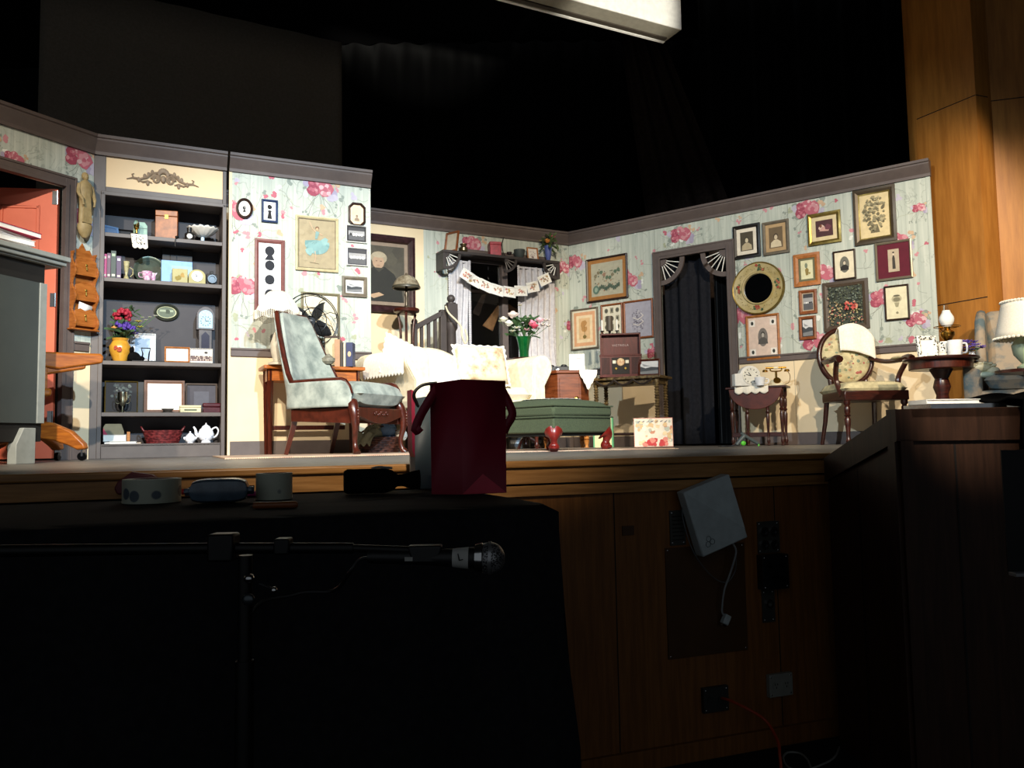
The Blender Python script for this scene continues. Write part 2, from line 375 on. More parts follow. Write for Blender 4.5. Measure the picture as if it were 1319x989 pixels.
# ------------------------------------------------------------------ stage, hall
deck = mat('stage_deck', '#6d6862', .42, c2='#57524e', scale=6, spec=.5)
fr = [WS.pt(-6, 0, -.02), WS.pt(7, 0, -.02)]
mb = M().prism([(fr[0].x, fr[0].y), (fr[1].x, fr[1].y), (9, 13), (-9, 13)], -.05, 0, deck, 'z'); struct(mb.build('floor_stage'))
veneer = mat('oak_veneer', '#845424', .5, c2='#6c4218', scale=5, stretch=(14, 14, .8), spec=.4)
plank_m = mat('oak_board', '#ad7c46', .38, c2='#8f6230', scale=5, stretch=(.9, 8, 14), spec=.5)
dk = flatm('#120b06')
mb = M().box(-6, 7, .02, .06, -STAGE_H, -.132, veneer)
for px in (795, 1003): s = WS.at(px, 700)[0]; mb.box(s-.002, s+.002, .0185, .021, -STAGE_H, -.132, dk)
struct(mb.build('wall_front', None, WS.o, WS.rz))
struct(M().box(-6, 7, -.012, .05, -.026, .001, plank_m).build('trim_20', None, WS.o, WS.rz, bevel=.006))
struct(M().box(-6, 7, .0, .05, -.085, -.028, plank_m).build('trim_21', None, WS.o, WS.rz, bevel=.001))
struct(M().box(-6, 7, .03, .05, -.095, -.083, dk).build('trim_22', None, WS.o, WS.rz))
struct(M().box(-6, 7, .006, .05, -.133, -.093, plank_m).build('trim_23', None, WS.o, WS.rz, bevel=.001))
struct(M().box(-6, 7, .0, .03, -STAGE_H, -STAGE_H+.075, veneer).build('baseboard_front', None, WS.o, WS.rz, bevel=.002))
carpet = mat('dark_carpet', '#14110f', .95, c2='#0d0b0a', scale=90)
struct(M().box(-9, 9, -4, 13, -STAGE_H-.05, -STAGE_H, carpet).build('floor'))
struct(M().box(-9, 9, -4, 13, 6.4, 6.45, darkp).build('ceiling'))
struct(M().box(-9, 9, 13, 13.1, -STAGE_H, 6.4, darkp).build('wall_upstage'))
for sx, nm in ((-9, 'wall_house_left'), (9, 'wall_house_right')): struct(M().box(sx-.05, sx+.05, -4, 13, -STAGE_H, 6.4, darkp).build(nm))
# proscenium pier in oak veneer, joints between the sheets
pier = mat('pier_veneer', '#b87a36', .45, c2='#a0662a', scale=3, stretch=(7, 7, .7), spec=.35)
def pz(px, py, d): return P(px, py, d).z
q = [P(1191, 560, 7.25), P(1203, 560, 7.05), P(1283, 560, 6.55), P(1299, 560, 6.6), P(1303, 560, 6.68), P(1420, 560, 6.5)]
q = [(v.x, v.y) for v in q]
poly = q + [(6.4, 8.2), (4.3, 8.2)]
mb = M().prism(poly, 0, 6.4, pier, 'z')
def seam(a, b, z0, z1):
    (x0, y0), (x1, y1) = a, b; L = math.hypot(x1-x0, y1-y0); nx, ny = (y1-y0)/L*.0015, -(x1-x0)/L*.0015
    mb.add([(x0+nx, y0+ny, z0-.004), (x1+nx, y1+ny, z1-.004), (x1+nx, y1+ny, z1+.004), (x0+nx, y0+ny, z0+.004)], [(0, 1, 2, 3)], dk)
zs1, zs2 = pz(1272, 122, 6.55), pz(1280, 382, 6.55)
seam(q[1], q[2], zs1, zs1); seam(q[1], q[2], zs2, zs2); seam(q[2], q[3], zs1, zs1); seam(q[4], q[5], zs1, zs1); 
struct(mb.build('wall_proscenium'))
# dark panelled stair wing beside the stage
wing = mat('walnut_panel', '#3a2418', .5, c2='#2a190f', scale=5, stretch=(12, 12, .8), spec=.3)
dS = 2.85
A = P(1061, 590, 3.42); B = P(1153, 527, dS); Cq = P(1330, 522, dS-.05); D = P(1500, 522, dS+.1)
WA, WB = Wall((A.x, A.y), (B.x, B.y)), Wall((B.x, B.y), (D.x, D.y))
mb = M()
za, zb = pz(1061, 590, 3.42), pz(1153, 527, dS)
zaa, zbb = pz(1061, 620, 3.42), pz(1155, 568, dS)
def strip_wall(W, L, z0, z1, c0, c1):
    u, w = W.u, W.w
    def pt(a, z, off=0): v = W.pt(a, z, off); return (v.x, v.y, v.z)
    # cap band, proud of the panels, then the panels
    for (l0, l1, h0, h1, off, m) in ((-STAGE_H, -STAGE_H, c0+.004, c1+.004, -.014, wing), (c0, c1, z0, z1, 0, wing)):
        v = [pt(0, l0, off), pt(L, l1, off), pt(L, h1, off), pt(0, h0, off), pt(0, l0, -.06), pt(L, l1, -.06), pt(L, h1, -.06), pt(0, h0, -.06)]
        mb.add(v, [(0, 1, 2, 3), (5, 4, 7, 6), (3, 2, 6, 7), (4, 5, 1, 0), (4, 0, 3, 7), (1, 5, 6, 2)], m)
strip_wall(WA, WA.L, za, zb, zaa, zbb); strip_wall(WB, WB.L, zb, pz(1500, 520, dS+.1), zbb, pz(1500, 564, dS+.1))
def vseam(W, a, z1):
    v = [W.pt(a-.004, -STAGE_H, -.012), W.pt(a+.004, -STAGE_H, -.012), W.pt(a+.004, z1, -.012), W.pt(a-.004, z1, -.012)]
    mb.add(v, [(0, 1, 2, 3)], dk)
vseam(WA, WA.L*.45, zaa*.55+zbb*.45-.015); vseam(WB, .04, zbb-.015); vseam(WB, WB.at(1234, 600)[0], zbb-.015)
struct(mb.build('wall_stair'))
# ------------------------------------------------------------------ drapes behind the set
def drape(name, x0, x1, y, z0, z1, m, label, amp=.05, per=.22, y1=None, seed=0, slant=0, group=None):
    R = random.Random(seed); ph = [R.uniform(0, 6) for _ in range(4)]
    y1 = y if y1 is None else y1; n = int(abs(x1-x0)/per*8); L = x1-x0
    mb = M()
    def fn(u, v):
        x = x0+L*u+slant*(1-v)*u; f = math.sin(u*abs(L)/per*2*PI+ph[0])+.4*math.sin(u*abs(L)/per*3.3+ph[1])+.3*math.sin(v*2+u*9)
        return (x-x0, (y1-y)*u+amp*f*(.6+.4*(1-v)), z0+(z1-z0)*v)
    mb.grid(fn, n, 10, m)
    return tag(mb.build(name, None, (x0, y, 0), solid=.006), label, 'curtain', group)
blk = mat('black_drape', '#0b0b0c', .95, c2='#070708', scale=30, spec=.1, sheen=.1)
gry = mat('charcoal_drape', '#857a6c', .95, c2='#7a7062', scale=40, spec=.1)
drape('backdrop_curtain', -7, 7.5, 12.2, 0, 6.3, blk, 'black full-width stage curtain hanging behind all the scenery', .07, .4, seed=1)
a, b = P(44, 300, 7.9), P(441, 300, 9.4)
tag(drape('masking_curtain', a.x, b.x, a.y, 0, P(441, 55, 9.4).z, gry, 'charcoal masking curtain hanging behind the bookcase and silhouette wall', .012, .5, b.y, 3), 'charcoal masking curtain hanging behind the bookcase and silhouette wall', 'curtain')
br = mat('brown_drape', '#3a2f2a', .95, c2='#2a221e', scale=30, spec=.1)
a, b = P(800, 200, 10.5), P(905, 200, 10.4)
def swag():
    mb = M(); n = 40
    def fn(u, v):
        xt = P(800+55*u, 70, 10.4).x; xb = P(850+150*u, 300, 10.4).x
        return (xb+(xt-xb)*v, 10.4+.05*math.sin(u*22)+.02*math.sin(u*9), 1.5+3.9*v)
    mb.grid(fn, n, 8, br); return tag(mb.build('gathered_curtain', None, (0, 0, 0), solid=.006), 'dark brown curtain pulled aside in slanting folds above the doorway wall', 'curtain')
swag()
a, b = P(905, 200, 10.8), P(1200, 200, 10.6)
drape('side_curtain', a.x, b.x, a.y, 0, 6.2, blk, 'black folded leg curtain hanging beside the oak pier', .06, .3, b.y, 5)
# suspended white soffit box
a, b = P(700, 0, 6.35), P(878, 38, 7.0)
zb_ = b.z; Wb = Wall((a.x, a.y), (b.x, b.y)); Lb = Wb.L; Wb0 = Wall((b.x-Wb.u.x*Lb*2.2, b.y-Wb.u.y*Lb*2.2), (b.x, b.y)); Lb = Wb0.L
bt = thing('lighting_trough', 'long white box trough hanging above the set, its face brightly lit', 'light trough', (Wb0.o.x, Wb0.o.y, zb_), Wb0.rz)
M().box(0, Lb, 0, .012, 0, .5, white_m).build('face_panel', bt, bevel=.002)
M().box(0, Lb, .012, .25, 0, .012, mat('trough_grey', '#8a8577', .7)).build('bottom_panel', bt)
M().box(0, Lb-.03, .17, .215, -.012, 0, flatm('#3a332a')).build('slot', bt)
M().box(0, Lb, .24, .27, -.006, .03, white_m).build('rear_lip', bt)
M().box(Lb-.012, Lb, .012, .25, .012, .5, white_m).build('end_panel', bt)
for xx in (.4, Lb-.5): M().tube([(xx, .13, .5), (xx, .13, 6.4-zb_)], .006, black_m, 6).box(xx-.02, xx+.02, .1, .16, .49, .505, black_m).build('suspension_cable', bt)
M().box(0, Lb, .012, .25, .488, .5, white_m).build('top_panel', bt)
mb = M(); mb.grid(lambda u, v: (Lb-.25+.24*u, -.03-.01*math.sin(u*9), .32+.1*abs(math.sin(u*2.5))-.16*(1-v)*math.sin(min(1, u*1.1)*PI)**.5 +.3*v), 14, 6, black_cloth)
o = mb.build('hanging_cloth', None, (Wb0.o.x, Wb0.o.y, zb_), Wb0.rz, solid=.01); tag(o, 'black cloth scrap hooked over the end of the white trough', 'cloth')
# ------------------------------------------------------------------ orange door
hinge = W0.pt(dj-.02, 0, -.03)
dw, dh = .86, dtop-.02
orange = mat('orange_door_paint', '#dc6c4e', .45, c2='#d46446', scale=4)
dr = M().box(-dw, 0, -.02, .02, .012, dh, orange)
for z0, z1 in ((.2, .95), (1.1, dh-.13)):
    for x0, x1 in ((-dw+.12, -dw/2-.05), (-dw/2+.05, -.12)):
        for y0, y1 in ((-.024, -.02), (.02, .024)):
            for q0, q1, q2, q3 in ((x0, x1, z0, z0+.02), (x0, x1, z1-.02, z1), (x0, x0+.02, z0, z1), (x1-.02, x1, z0, z1)): dr.box(q0, q1, y0-.003, y1+.003, q2, q3, orange)
d = struct(dr.build('door_1', None, (hinge.x, hinge.y, 0), W0.rz-math.radians(52), bevel=.004))
M().sph((-dw+.06, -.06, 1.0), .028, brass).tube([(-dw+.06, -.02, 1), (-dw+.06, -.06, 1)], .01, brass).build('door_handle', d)
for z in (.25, 1.1, 1.85):
    M().box(-.035, .0, -.024, -.019, z, z+.1, chrome).tube([(0, -.024, z), (0, -.024, z+.1)], .006, chrome).build('hinge', d)
# ------------------------------------------------------------------ lights
def spot(name, loc, to, power, color, size, blend=.3, soft=.06):
    l = bpy.data.lights.new(name, 'SPOT'); l.energy = power; l.color = color; l.spot_size = math.radians(size); l.spot_blend = blend; l.shadow_soft_size = soft
    o = bpy.data.objects.new(name, l); C.objects.link(o); o.location = loc
    o.rotation_euler = (Vector(to)-Vector(loc)).to_track_quat('-Z', 'Y').to_euler(); return o
WARM, COOL = (1, .87, .69), (.72, .88, 1.0)
spot('warm_spotlight', (.4, -2.2, 4.4), (-1.15, 5.8, .35), 3700, WARM, 33, .5)
spot('warm_spotlight', (-2.6, -2.2, 4.4), (-2.5, 5.5, .45), 2400, WARM, 33, .5)
spot('warm_spotlight', (2.8, -2.0, 4.4), (2.5, 7.0, 1.1), 2900, (1, .84, .62), 27, .35)
spot('warm_spotlight', (.6, -2.0, 4.4), (4.0, 6.8, .7), 1900, (1, .86, .68), 22, .5)
spot('cool_spotlight', (2.2, -1.6, 4.2), (-1.4, 6.4, .6), 3500, (.58, .80, 1.0), 33, .6)
spot('cool_spotlight', (-3.4, -1.0, 4.2), (2.0, 7.2, .9), 1700, COOL, 34, .6)
spot('added_trough_spot', (2.6, 3.2, 1.9), (1.0, 6.8, 3.9), 1300, (1, .95, .82), 17, .6)  # added lamp, no fixture of the hall, to brighten the trough face
spot('added_book_spot', (.2, -1.2, 3.8), (1.6, 2.92, .17), 2300, (1, .93, .8), 5, .9)  # added narrow beam from the front, only to brighten the books on the tray
spot('warm_spotlight', (1.6, -2.2, 4.4), (-.2, 8.2, 1.5), 2800, (1, .86, .66), 19, .6)
wd = bpy.data.worlds.new('dim_hall'); bpy.context.scene.world = wd; wd.use_nodes = True
wd.node_tree.nodes['Background'].inputs[0].default_value = (.85, .93, 1, 1); wd.node_tree.nodes['Background'].inputs[1].default_value = .16
# ------------------------------------------------------------------ pictures (painted as thin layers of the picture itself)
class Pic:
    def __init__(s, mb, x0, x1, z0, z1, y, seed):
        s.mb, s.x0, s.x1, s.z0, s.z1, s.y = mb, x0, x1, z0, z1, y; s.w, s.h = x1-x0, z1-z0; s.R = random.Random(seed)
    def poly(s, pts, c):
        s.y -= .0001
        pts = [(min(max(x, 0), 1), min(max(z, 0), 1)) for x, z in pts]
        s.mb.flat([(s.x0+x*s.w, s.z0+z*s.h) for x, z in pts], s.y, flatm(c) if isinstance(c, str) else c)
    def ell(s, cx, cz, rx, rz, c, n=18): s.poly([(cx+rx*math.cos(2*PI*i/n), cz+rz*math.sin(2*PI*i/n)) for i in range(n)], c)
    def blob(s, cx, cz, r, c, n=8, j=.3):
        a = s.w/s.h; s.poly([(cx+r*(1+s.R.uniform(-j, j))*math.cos(2*PI*i/n), cz+r*a*(1+s.R.uniform(-j, j))*math.sin(2*PI*i/n)) for i in range(n)], c)
    def rect(s, a, b, c_, d, c): s.poly([(a, c_), (b, c_), (b, d), (a, d)], c)
    def line(s, pts, w, c):
        for (a, b), (p, q) in zip(pts, pts[1:]):
            L = math.hypot((p-a)*s.w, (q-b)*s.h) or 1e-6; nx, nz = -(q-b)*s.h/L*w/2/s.w, (p-a)*s.w/L*w/2/s.h
            s.y -= .0001
            s.mb.flat([(s.x0+x*s.w, s.z0+z*s.h) for x, z in ((a-nx, b-nz), (p-nx, q-nz), (p+nx, q+nz), (a+nx, b+nz))], s.y, flatm(c))
def bust(p, cx, base, k, dress, face, hair):
    a = p.w/p.h; k = k*1.35
    p.poly([(cx-.30*k, base), (cx-.27*k, base+.26*k*a), (cx-.1*k, base+.40*k*a), (cx+.1*k, base+.40*k*a), (cx+.27*k, base+.26*k*a), (cx+.30*k, base)], dress)
    p.ell(cx, base+.58*k*a, .13*k, .17*k*a, hair); p.ell(cx, base+.54*k*a, .09*k, .13*k*a, face)
def portrait(bg='#b7a68c', dress='#3a3330', face='#d9c6ae', hair='#4a4038', k=1.0, base=.04, vig=None):
    def f(p):
        p.rect(0, 1, 0, 1, bg)
        if vig: p.ell(.5, .5, .42, .46, vig)
        bust(p, .5, base+(0.12 if vig else 0), k*(.8 if vig else 1), dress, face, hair)
    return f
def oval_in_mat(m='#e8dfc8', inner='#6c6c62', **kw):
    def f(p):
        p.rect(0, 1, 0, 1, m); p.ell(.5, .52, .25, .31, inner); bust(p, .5, .3, .55, '#23211f', '#c9bda8', '#55504a')
    return f
def silh(bg='#eef0f0', full=False):
    def f(p):
        p.rect(0, 1, 0, 1, bg); a = p.w/p.h
        if full:
            p.poly([(.3, .08), (.7, .08), (.62, .42), (.68, .5), (.55, .55), (.45, .55), (.34, .5), (.4, .42)], '#0b0b0c'); p.blob(.5, .72, .2, '#0b0b0c', 12, .12)
        else:
            p.poly([(.28, .2), (.68, .2), (.6, .36), (.62, .42), (.42, .42), (.42, .36)], '#2a2a2c'); p.blob(.48, .55, .2, '#333335', 12, .1); p.ell(.56, .64, .1, .1, '#8a8a88')
    return f
def silh_col(p):
    p.rect(0, 1, 0, 1, '#f2f3f4'); c = '#191c26'
    for z, kind in ((.88, 0), (.66, 1), (.44, 2), (.22, 0)):
        p.ell(.5, z, .22, .075, c)
        if kind == 0: p.poly([(.26, z-.14), (.72, z-.14), (.6, z-.06), (.42, z-.06)], c)
        elif kind == 1: p.poly([(.34, z+.05), (.46, z+.02), (.5, z+.08)], c); p.blob(.5, z-.03, .16, c)
        else: p.poly([(.34, z-.06), (.7, z-.06), (.62, z), (.36, z)], c)
def dancer(p):
    p.rect(0, 1, 0, 1, '#a6987a')
    for i in range(24): p.blob(p.R.random(), p.R.random(), p.R.uniform(.04, .1), p.R.choice(['#a09274', '#ac9e80', '#a39578']))
    for i in range(16):
        a = 2.9+i*.22; p.poly([(.48, .58), (.5+.33*math.cos(a), .5+.22*math.sin(a)), (.5+.33*math.cos(a+.3), .5+.2*math.sin(a+.3))], p.R.choice(['#7ba0a0', '#86aaa8', '#6f9696']))
    for x, z in ((.34, .45), (.62, .52), (.42, .4), (.3, .34), (.52, .45), (.7, .56)): p.blob(x, z, .1, p.R.choice(['#7fa5a5', '#89adab']), 9)
    p.poly([(.44, .6), (.5, .6), (.56, .74), (.46, .76)], '#7f9f9c'); p.ell(.5, .82, .05, .035, '#6b4e38'); p.ell(.5, .8, .035, .03, '#c7a07c')
    p.line([(.46, .74), (.38, .8), (.3, .93)], .006, '#c7a88a'); p.line([(.56, .72), (.64, .68)], .006, '#c7a88a'); p.line([(.44, .35), (.46, .22), (.43, .12)], .006, '#c3a588'); p.line([(.3, .12), (.55, .1)], .003, '#8b7f66')
def bw_photo(p):
    p.rect(0, 1, 0, 1, '#9a9a9c'); p.rect(0, 1, 0, .4, '#55565a'); p.rect(0, 1, .75, 1, '#3c3c40')
    for i in range(5): p.blob(.15+i*.17, .45, .09, p.R.choice(['#e6e6e4', '#2a2a2c', '#c4c4c2']))
def bw_land(p):
    p.rect(0, 1, 0, 1, '#c9cbcd'); p.poly([(0, .2), (1, .3), (1, .5), (.6, .55), (.3, .45), (0, .6)], '#3d4146'); p.poly([(0, 0), (1, 0), (1, .3), (0, .2)], '#77797c'); p.poly([(.1, .8), (.6, .6), (.2, .6)], '#8d9094')
def crowd(p):
    p.rect(0, 1, 0, 1, '#e2d9cd'); p.rect(0, 1, .1, .5, '#7e6a66')
    for r in range(3):
        for i in range(16): p.ell(.05+i*.06+.02*(r % 2), .2+r*.13, .022, .05, p.R.choice(['#40343a', '#c9b7a8', '#5c4a4c', '#e0d2c4']), 8)
    p.ell(.72, .75, .08, .08, '#3d3a3c')
def flowers(bg='#d8cfae', cols=('#4a4638', '#6b654f', '#8a8468'), n=60, dark=None, cx=.5, cz=.55, rad=.3):
    def f(p):
        p.rect(0, 1, 0, 1, bg)
        p.poly([(.35, .12), (.65, .12), (.58, .3), (.42, .3)], cols[0])
        for i in range(n):
            a, r = p.R.uniform(0, 6.28), rad*math.sqrt(p.R.random()); p.blob(cx+r*math.cos(a), cz+r*1.05*math.sin(a), p.R.uniform(.025, .055), p.R.choice(cols))
    return f
def needlepoint(p):
    p.rect(0, 1, 0, 1, '#3c4238')
    for i in range(420):
        x, z = p.R.random(), p.R.random()
        c = p.R.choice(['#2a2e24', '#59604a', '#6a7568']) if z > .4 else p.R.choice(['#b0a878', '#2d3228', '#8c8a60'])
        if z+x*.6 < .75: c = p.R.choice(['#c4b68a', '#363a2c', '#98835a', '#a8645a', '#262a20'])
        p.blob(x, z, p.R.uniform(.012, .032), c, 5)
    for i in range(26): p.blob(p.R.uniform(.5, .85), p.R.uniform(.35, .6), p.R.uniform(.02, .045), p.R.choice(['#a83a34', '#c85a4e', '#b84440', '#d08a70']))
def sampler(p):
    p.rect(0, 1, 0, 1, '#a6a390')
    for i in range(46): p.blob(p.R.uniform(.1, .9), p.R.uniform(.15, .8), p.R.uniform(.012, .03), p.R.choice(['#6d6f5c', '#8a8570', '#9b7a62', '#5e6a60']), 6)
    for i in range(9): p.blob(.15+.09*i, .62+.1*math.sin(i), .05, p.R.choice(['#8f7260', '#77705a', '#566a58']))
    p.ell(.16, .2, .1, .13, '#587064'); p.ell(.16, .2, .05, .07, '#8da090')
    for i in range(12): p.ell(.28+i*.055, .24+.04*math.sin(i*1.3), .03, .07, '#48584c', 8)
def collage(p):
    p.rect(0, 1, 0, 1, '#d9d4c0')
    for i in range(3):
        for j in range(4):
            x, z = .2+.3*i, .14+.24*j
            if (i+j) % 2: p.ell(x, z, .1, .07, '#6a6a5c'); p.ell(x, z, .05, .04, '#4c4c46')
            else: p.rect(x-.09, x+.09, z-.08, z+.08, '#8e8c7a'); p.ell(x, z, .04, .05, '#4a4a44')
def sketch_nest(p):
    p.rect(0, 1, 0, 1, '#a5a3b0')
    for i in range(80):
        a = p.R.uniform(0, 6.28); r = p.R.uniform(.05, .33); p.blob(.5+r*math.cos(a)*.8, .48+r*math.sin(a), p.R.uniform(.012, .03), p.R.choice(['#5b5664', '#75707e', '#8b8794', '#c4c0c6']), 5)
    for z in (.38, .55): p.line([(.3, z), (.5, z-.06), (.7, z+.04), (.6, z+.12)], .012, '#cfc9c8')
def prairie(p):
    p.rect(0, 1, 0, 1, '#d9a47c'); p.rect(.12, .88, .1, .9, '#e9d3ae'); p.rect(.24, .76, .2, .82, '#ddb88a')
    for x, z in ((.48, .68), (.5, .5), (.42, .6)): p.blob(x, z, .12, '#b98a54')
    p.line([(.5, .62), (.5, .3)], .005, '#8a6c40'); p.blob(.5, .27, .08, '#7b6a3c')
def corners(p):
    p.rect(0, 1, 0, 1, '#dcc4b4'); p.ell(.5, .5, .17, .23, '#77706a'); bust(p, .5, .33, .42, '#54504c', '#b5ada2', '#3a3734')
    for x in (.14, .86):
        for z in (.14, .86): p.rect(x-.1, x+.1, z-.08, z+.08, '#ebe4da'); p.ell(x, z, .05, .05, '#33352f', 8)
def bird_card(p):
    p.rect(0, 1, 0, 1, '#d9d6b0'); p.poly([(.4, .2), (.6, .2), (.66, .5), (.5, .62), (.34, .5)], '#8c7a44'); p.ell(.45, .72, .12, .14, '#7c8670'); p.blob(.7, .3, .1, '#9a8c50')
def pitcher(p):
    p.rect(0, 1, 0, 1, '#ded6b6'); p.ell(.5, .62, .24, .12, '#b6ae90'); p.ell(.5, .6, .17, .07, '#7f7a62'); p.poly([(.38, .5), (.62, .5), (.56, .36), (.44, .36)], '#9c967a')
    p.ell(.5, .72, .16, .03, '#5f5a48'); p.blob(.5, .18, .06, '#8a8468')
def reclining(p):
    p.rect(0, 1, 0, 1, '#4c2c30'); p.blob(.35, .55, .16, '#e0c0b0', 9); p.poly([(.2, .35), (.75, .3), (.8, .5), (.4, .6)], '#c79a90'); p.blob(.7, .55, .18, '#6e3c48'); p.ell(.3, .66, .07, .1, '#7a4a34')
def standing(p):
    p.rect(0, 1, 0, 1, '#b8a890'); p.poly([(.36, .12), (.66, .12), (.62, .6), (.56, .72), (.44, .72), (.38, .6)], '#3b3530'); p.ell(.5, .8, .07, .08, '#d8c6b0'); p.ell(.5, .85, .09, .04, '#3b3530')
def bigportrait(p):
    p.rect(0, 1, 0, 1, '#4a463c')
    for i in range(20): p.blob(p.R.uniform(.05, .95), p.R.uniform(.4, 1), .12, p.R.choice(['#474338', '#4e4a3e', '#433f36']))
    p.poly([(.1, 0), (.14, .35), (.3, .55), (.42, .62), (.62, .62), (.8, .5), (.95, .2), (.98, 0)], '#23231f')
    p.ell(.5, .78, .16, .115, '#9a8f78'); p.ell(.49, .70, .115, .12, '#ab8f76'); p.ell(.5, .83, .13, .05, '#a89c84')
    p.line([(.44, .72), (.47, .72)], .006, '#463c34'); p.line([(.52, .72), (.56, .72)], .006, '#463c34'); p.line([(.46, .645), (.52, .645)], .004, '#7a5a4a')
    p.poly([(.28, .1), (.5, .16), (.6, .12), (.4, .05)], '#b29578')
    p.poly([(.4, .6), (.6, .6), (.5, .52)], '#3a382f')
def goblet_pic(p):
    p.rect(0, 1, 0, 1, '#14161c')
    for i in range(50): p.blob(p.R.uniform(.2, .8), p.R.uniform(.5, .92), p.R.uniform(.02, .06), p.R.choice(['#3a4446', '#4c5654', '#2b3336', '#5d6660']))
def plain(c):
    def f(p): p.rect(0, 1, 0, 1, c)
    return f
def card_pic(p):
    p.rect(0, 1, 0, 1, '#f0ebe0'); c = p.R.choice(['#b8796a', '#8e7a92', '#a88a60', '#6f8f7a', '#c2a04c'])
    for i in range(14): p.blob(p.R.uniform(.15, .85), p.R.uniform(.2, .8), p.R.uniform(.05, .1), p.R.choice([c, '#cbb59c', '#9a8478', '#c98a7c']), 6)
# ------------------------------------------------------------------ frames
def frame_parts(root, w, h, mw, fm, matw, matc, paint, depth=.022, shape='rect', z0=0.0, seed=1, rot=None, inner=None, picw=0):
    """moulding, mat board and picture; back at y = 0, face towards -y, bottom edge at z0"""
    mb = M(); yb, yf = 0, -depth
    if shape == 'rect':
        o = rect(-w/2, w/2, z0, z0+h); i_ = rect(-w/2+mw, w/2-mw, z0+mw, z0+h-mw); mid = rect(-w/2+mw*.5, w/2-mw*.5, z0+mw*.5, z0+h-mw*.5)
    else:
        n = 8 if shape == 'oct' else 28
        if shape == 'oct':
            def oc(k): a, b, c = w/2-k, h/2-k, .24*w-k*.4; return [(-a+c, z0+h/2-b), (a-c, z0+h/2-b), (a, z0+h/2-b+c), (a, z0+h/2+b-c), (a-c, z0+h/2+b), (-a+c, z0+h/2+b), (-a, z0+h/2+b-c), (-a, z0+h/2-b+c)]
            o, mid, i_ = oc(0), oc(mw*.5), oc(mw)
        else:
            def ov(k): return ell(0, z0+h/2, w/2-k, h/2-k, n)
            o, mid, i_ = ov(0), ov(mw*.5), ov(mw)
    n = len(o)
    v = [(a, yb, b) for a, b in o]+[(a, yf*.8, b) for a, b in o]+[(a, yf, b) for a, b in mid]+[(a, yf*.62, b) for a, b in i_]+[(a, yb, b) for a, b in i_]
    f = [(L*n+i, L*n+(i+1) % n, ((L+1) % 5)*n+(i+1) % n, ((L+1) % 5)*n+i) for L in range(5) for i in range(n)]
    mb.add(v, f, fm); mb.build('moulding', root, ang=25)
    if inner:
        mb = M(); k = mw*.3
        def sh(q): return [(a*(1-q/(w/2)), z0+h/2+(b-z0-h/2)*(1-q/(h/2))) for a, b in i_]
        A, B = i_, sh(k)
        mb.add([(a, yf*.63, b) for a, b in A]+[(a, yf*.45, b) for a, b in B], [(i, (i+1) % n, n+(i+1) % n, n+i) for i in range(n)], inner); mb.build('gilt_liner', root)
    if matw:
        M().flat([(a*.995, b) for a, b in i_], yf*.3, flatm(matc, .8)).build('mat_board', root)
    mb = M(); x0, x1, za, zb = -w/2+mw+matw, w/2-mw-matw, z0+mw+matw, z0+h-mw-matw
    if picw: x0, x1 = -picw/2, picw/2
    if shape != 'rect' and not matw:
        mb.flat(i_, yf*.3, flatm(matc or '#e9e4d8')); x0, x1 = -w*.26, w*.26; za, zb = z0+h*.2, z0+h*.8
    paint(Pic(mb, x0, x1, za, zb, yf*.32, seed)); mb.build('picture', root)
_seed = [10]
def hang(W, box, mw, fm, matw, matc, paint, label, group=None, cat='picture', name='framed_picture', **kw):
    x0, x1, z0, z1 = W.box(*box, .02); _seed[0] += 1; matw *= .74; off = kw.pop('off', .003); tilt = kw.pop('tilt', 0)
    p = W.pt((x0+x1)/2, (z0+z1)/2, off)
    t = thing(name, label, cat, p, W.rz, group); t.rotation_euler = (0, math.radians(tilt), W.rz)
    w, h = x1-x0, z1-z0
    frame_parts(t, w, h, mw, fm, matw, matc, paint, z0=-h/2, seed=_seed[0], **kw); return t
def stand(loc, rz, w, h, mw, fm, matw, matc, paint, label, group=None, cat='picture', lean=14, **kw):
    _seed[0] += 1; t = thing(kw.pop('name', 'framed_picture'), label, cat, loc, rz, group); t.rotation_euler = (-math.radians(lean), 0, rz)
    frame_parts(t, w, h, mw, fm, matw, matc, paint, seed=_seed[0], **kw); return t
# woods for mouldings
fr_dk = mat('frame_dark_walnut', '#33201a', .4, c2='#241511', scale=30, stretch=(1, 1, 4))
fr_blk = mat('frame_black', '#1a1614', .4)
fr_br = mat('frame_brown', '#8a4f2a', .45, c2='#6f3c1e', scale=30)
fr_or = mat('frame_oak', '#b0703a', .45, c2='#94592a', scale=24)
fr_gold = mat('frame_gilt', '#8f7a3c', .35, metal=.6, c2='#6e5c2c')
fr_gr = mat('frame_grey_brown', '#6c6354', .55, c2='#5a5246')
fr_cream = mat('frame_cream', '#c8bd98', .5, c2='#b5a983')
fr_blue = mat('frame_blue', '#2c3f66', .5, c2='#203052')
fr_mauve = mat('frame_mauve_brown', '#7a4a46', .5, c2='#6a3e3a')
fr_wht = mat('frame_white', '#e8eaea', .5)
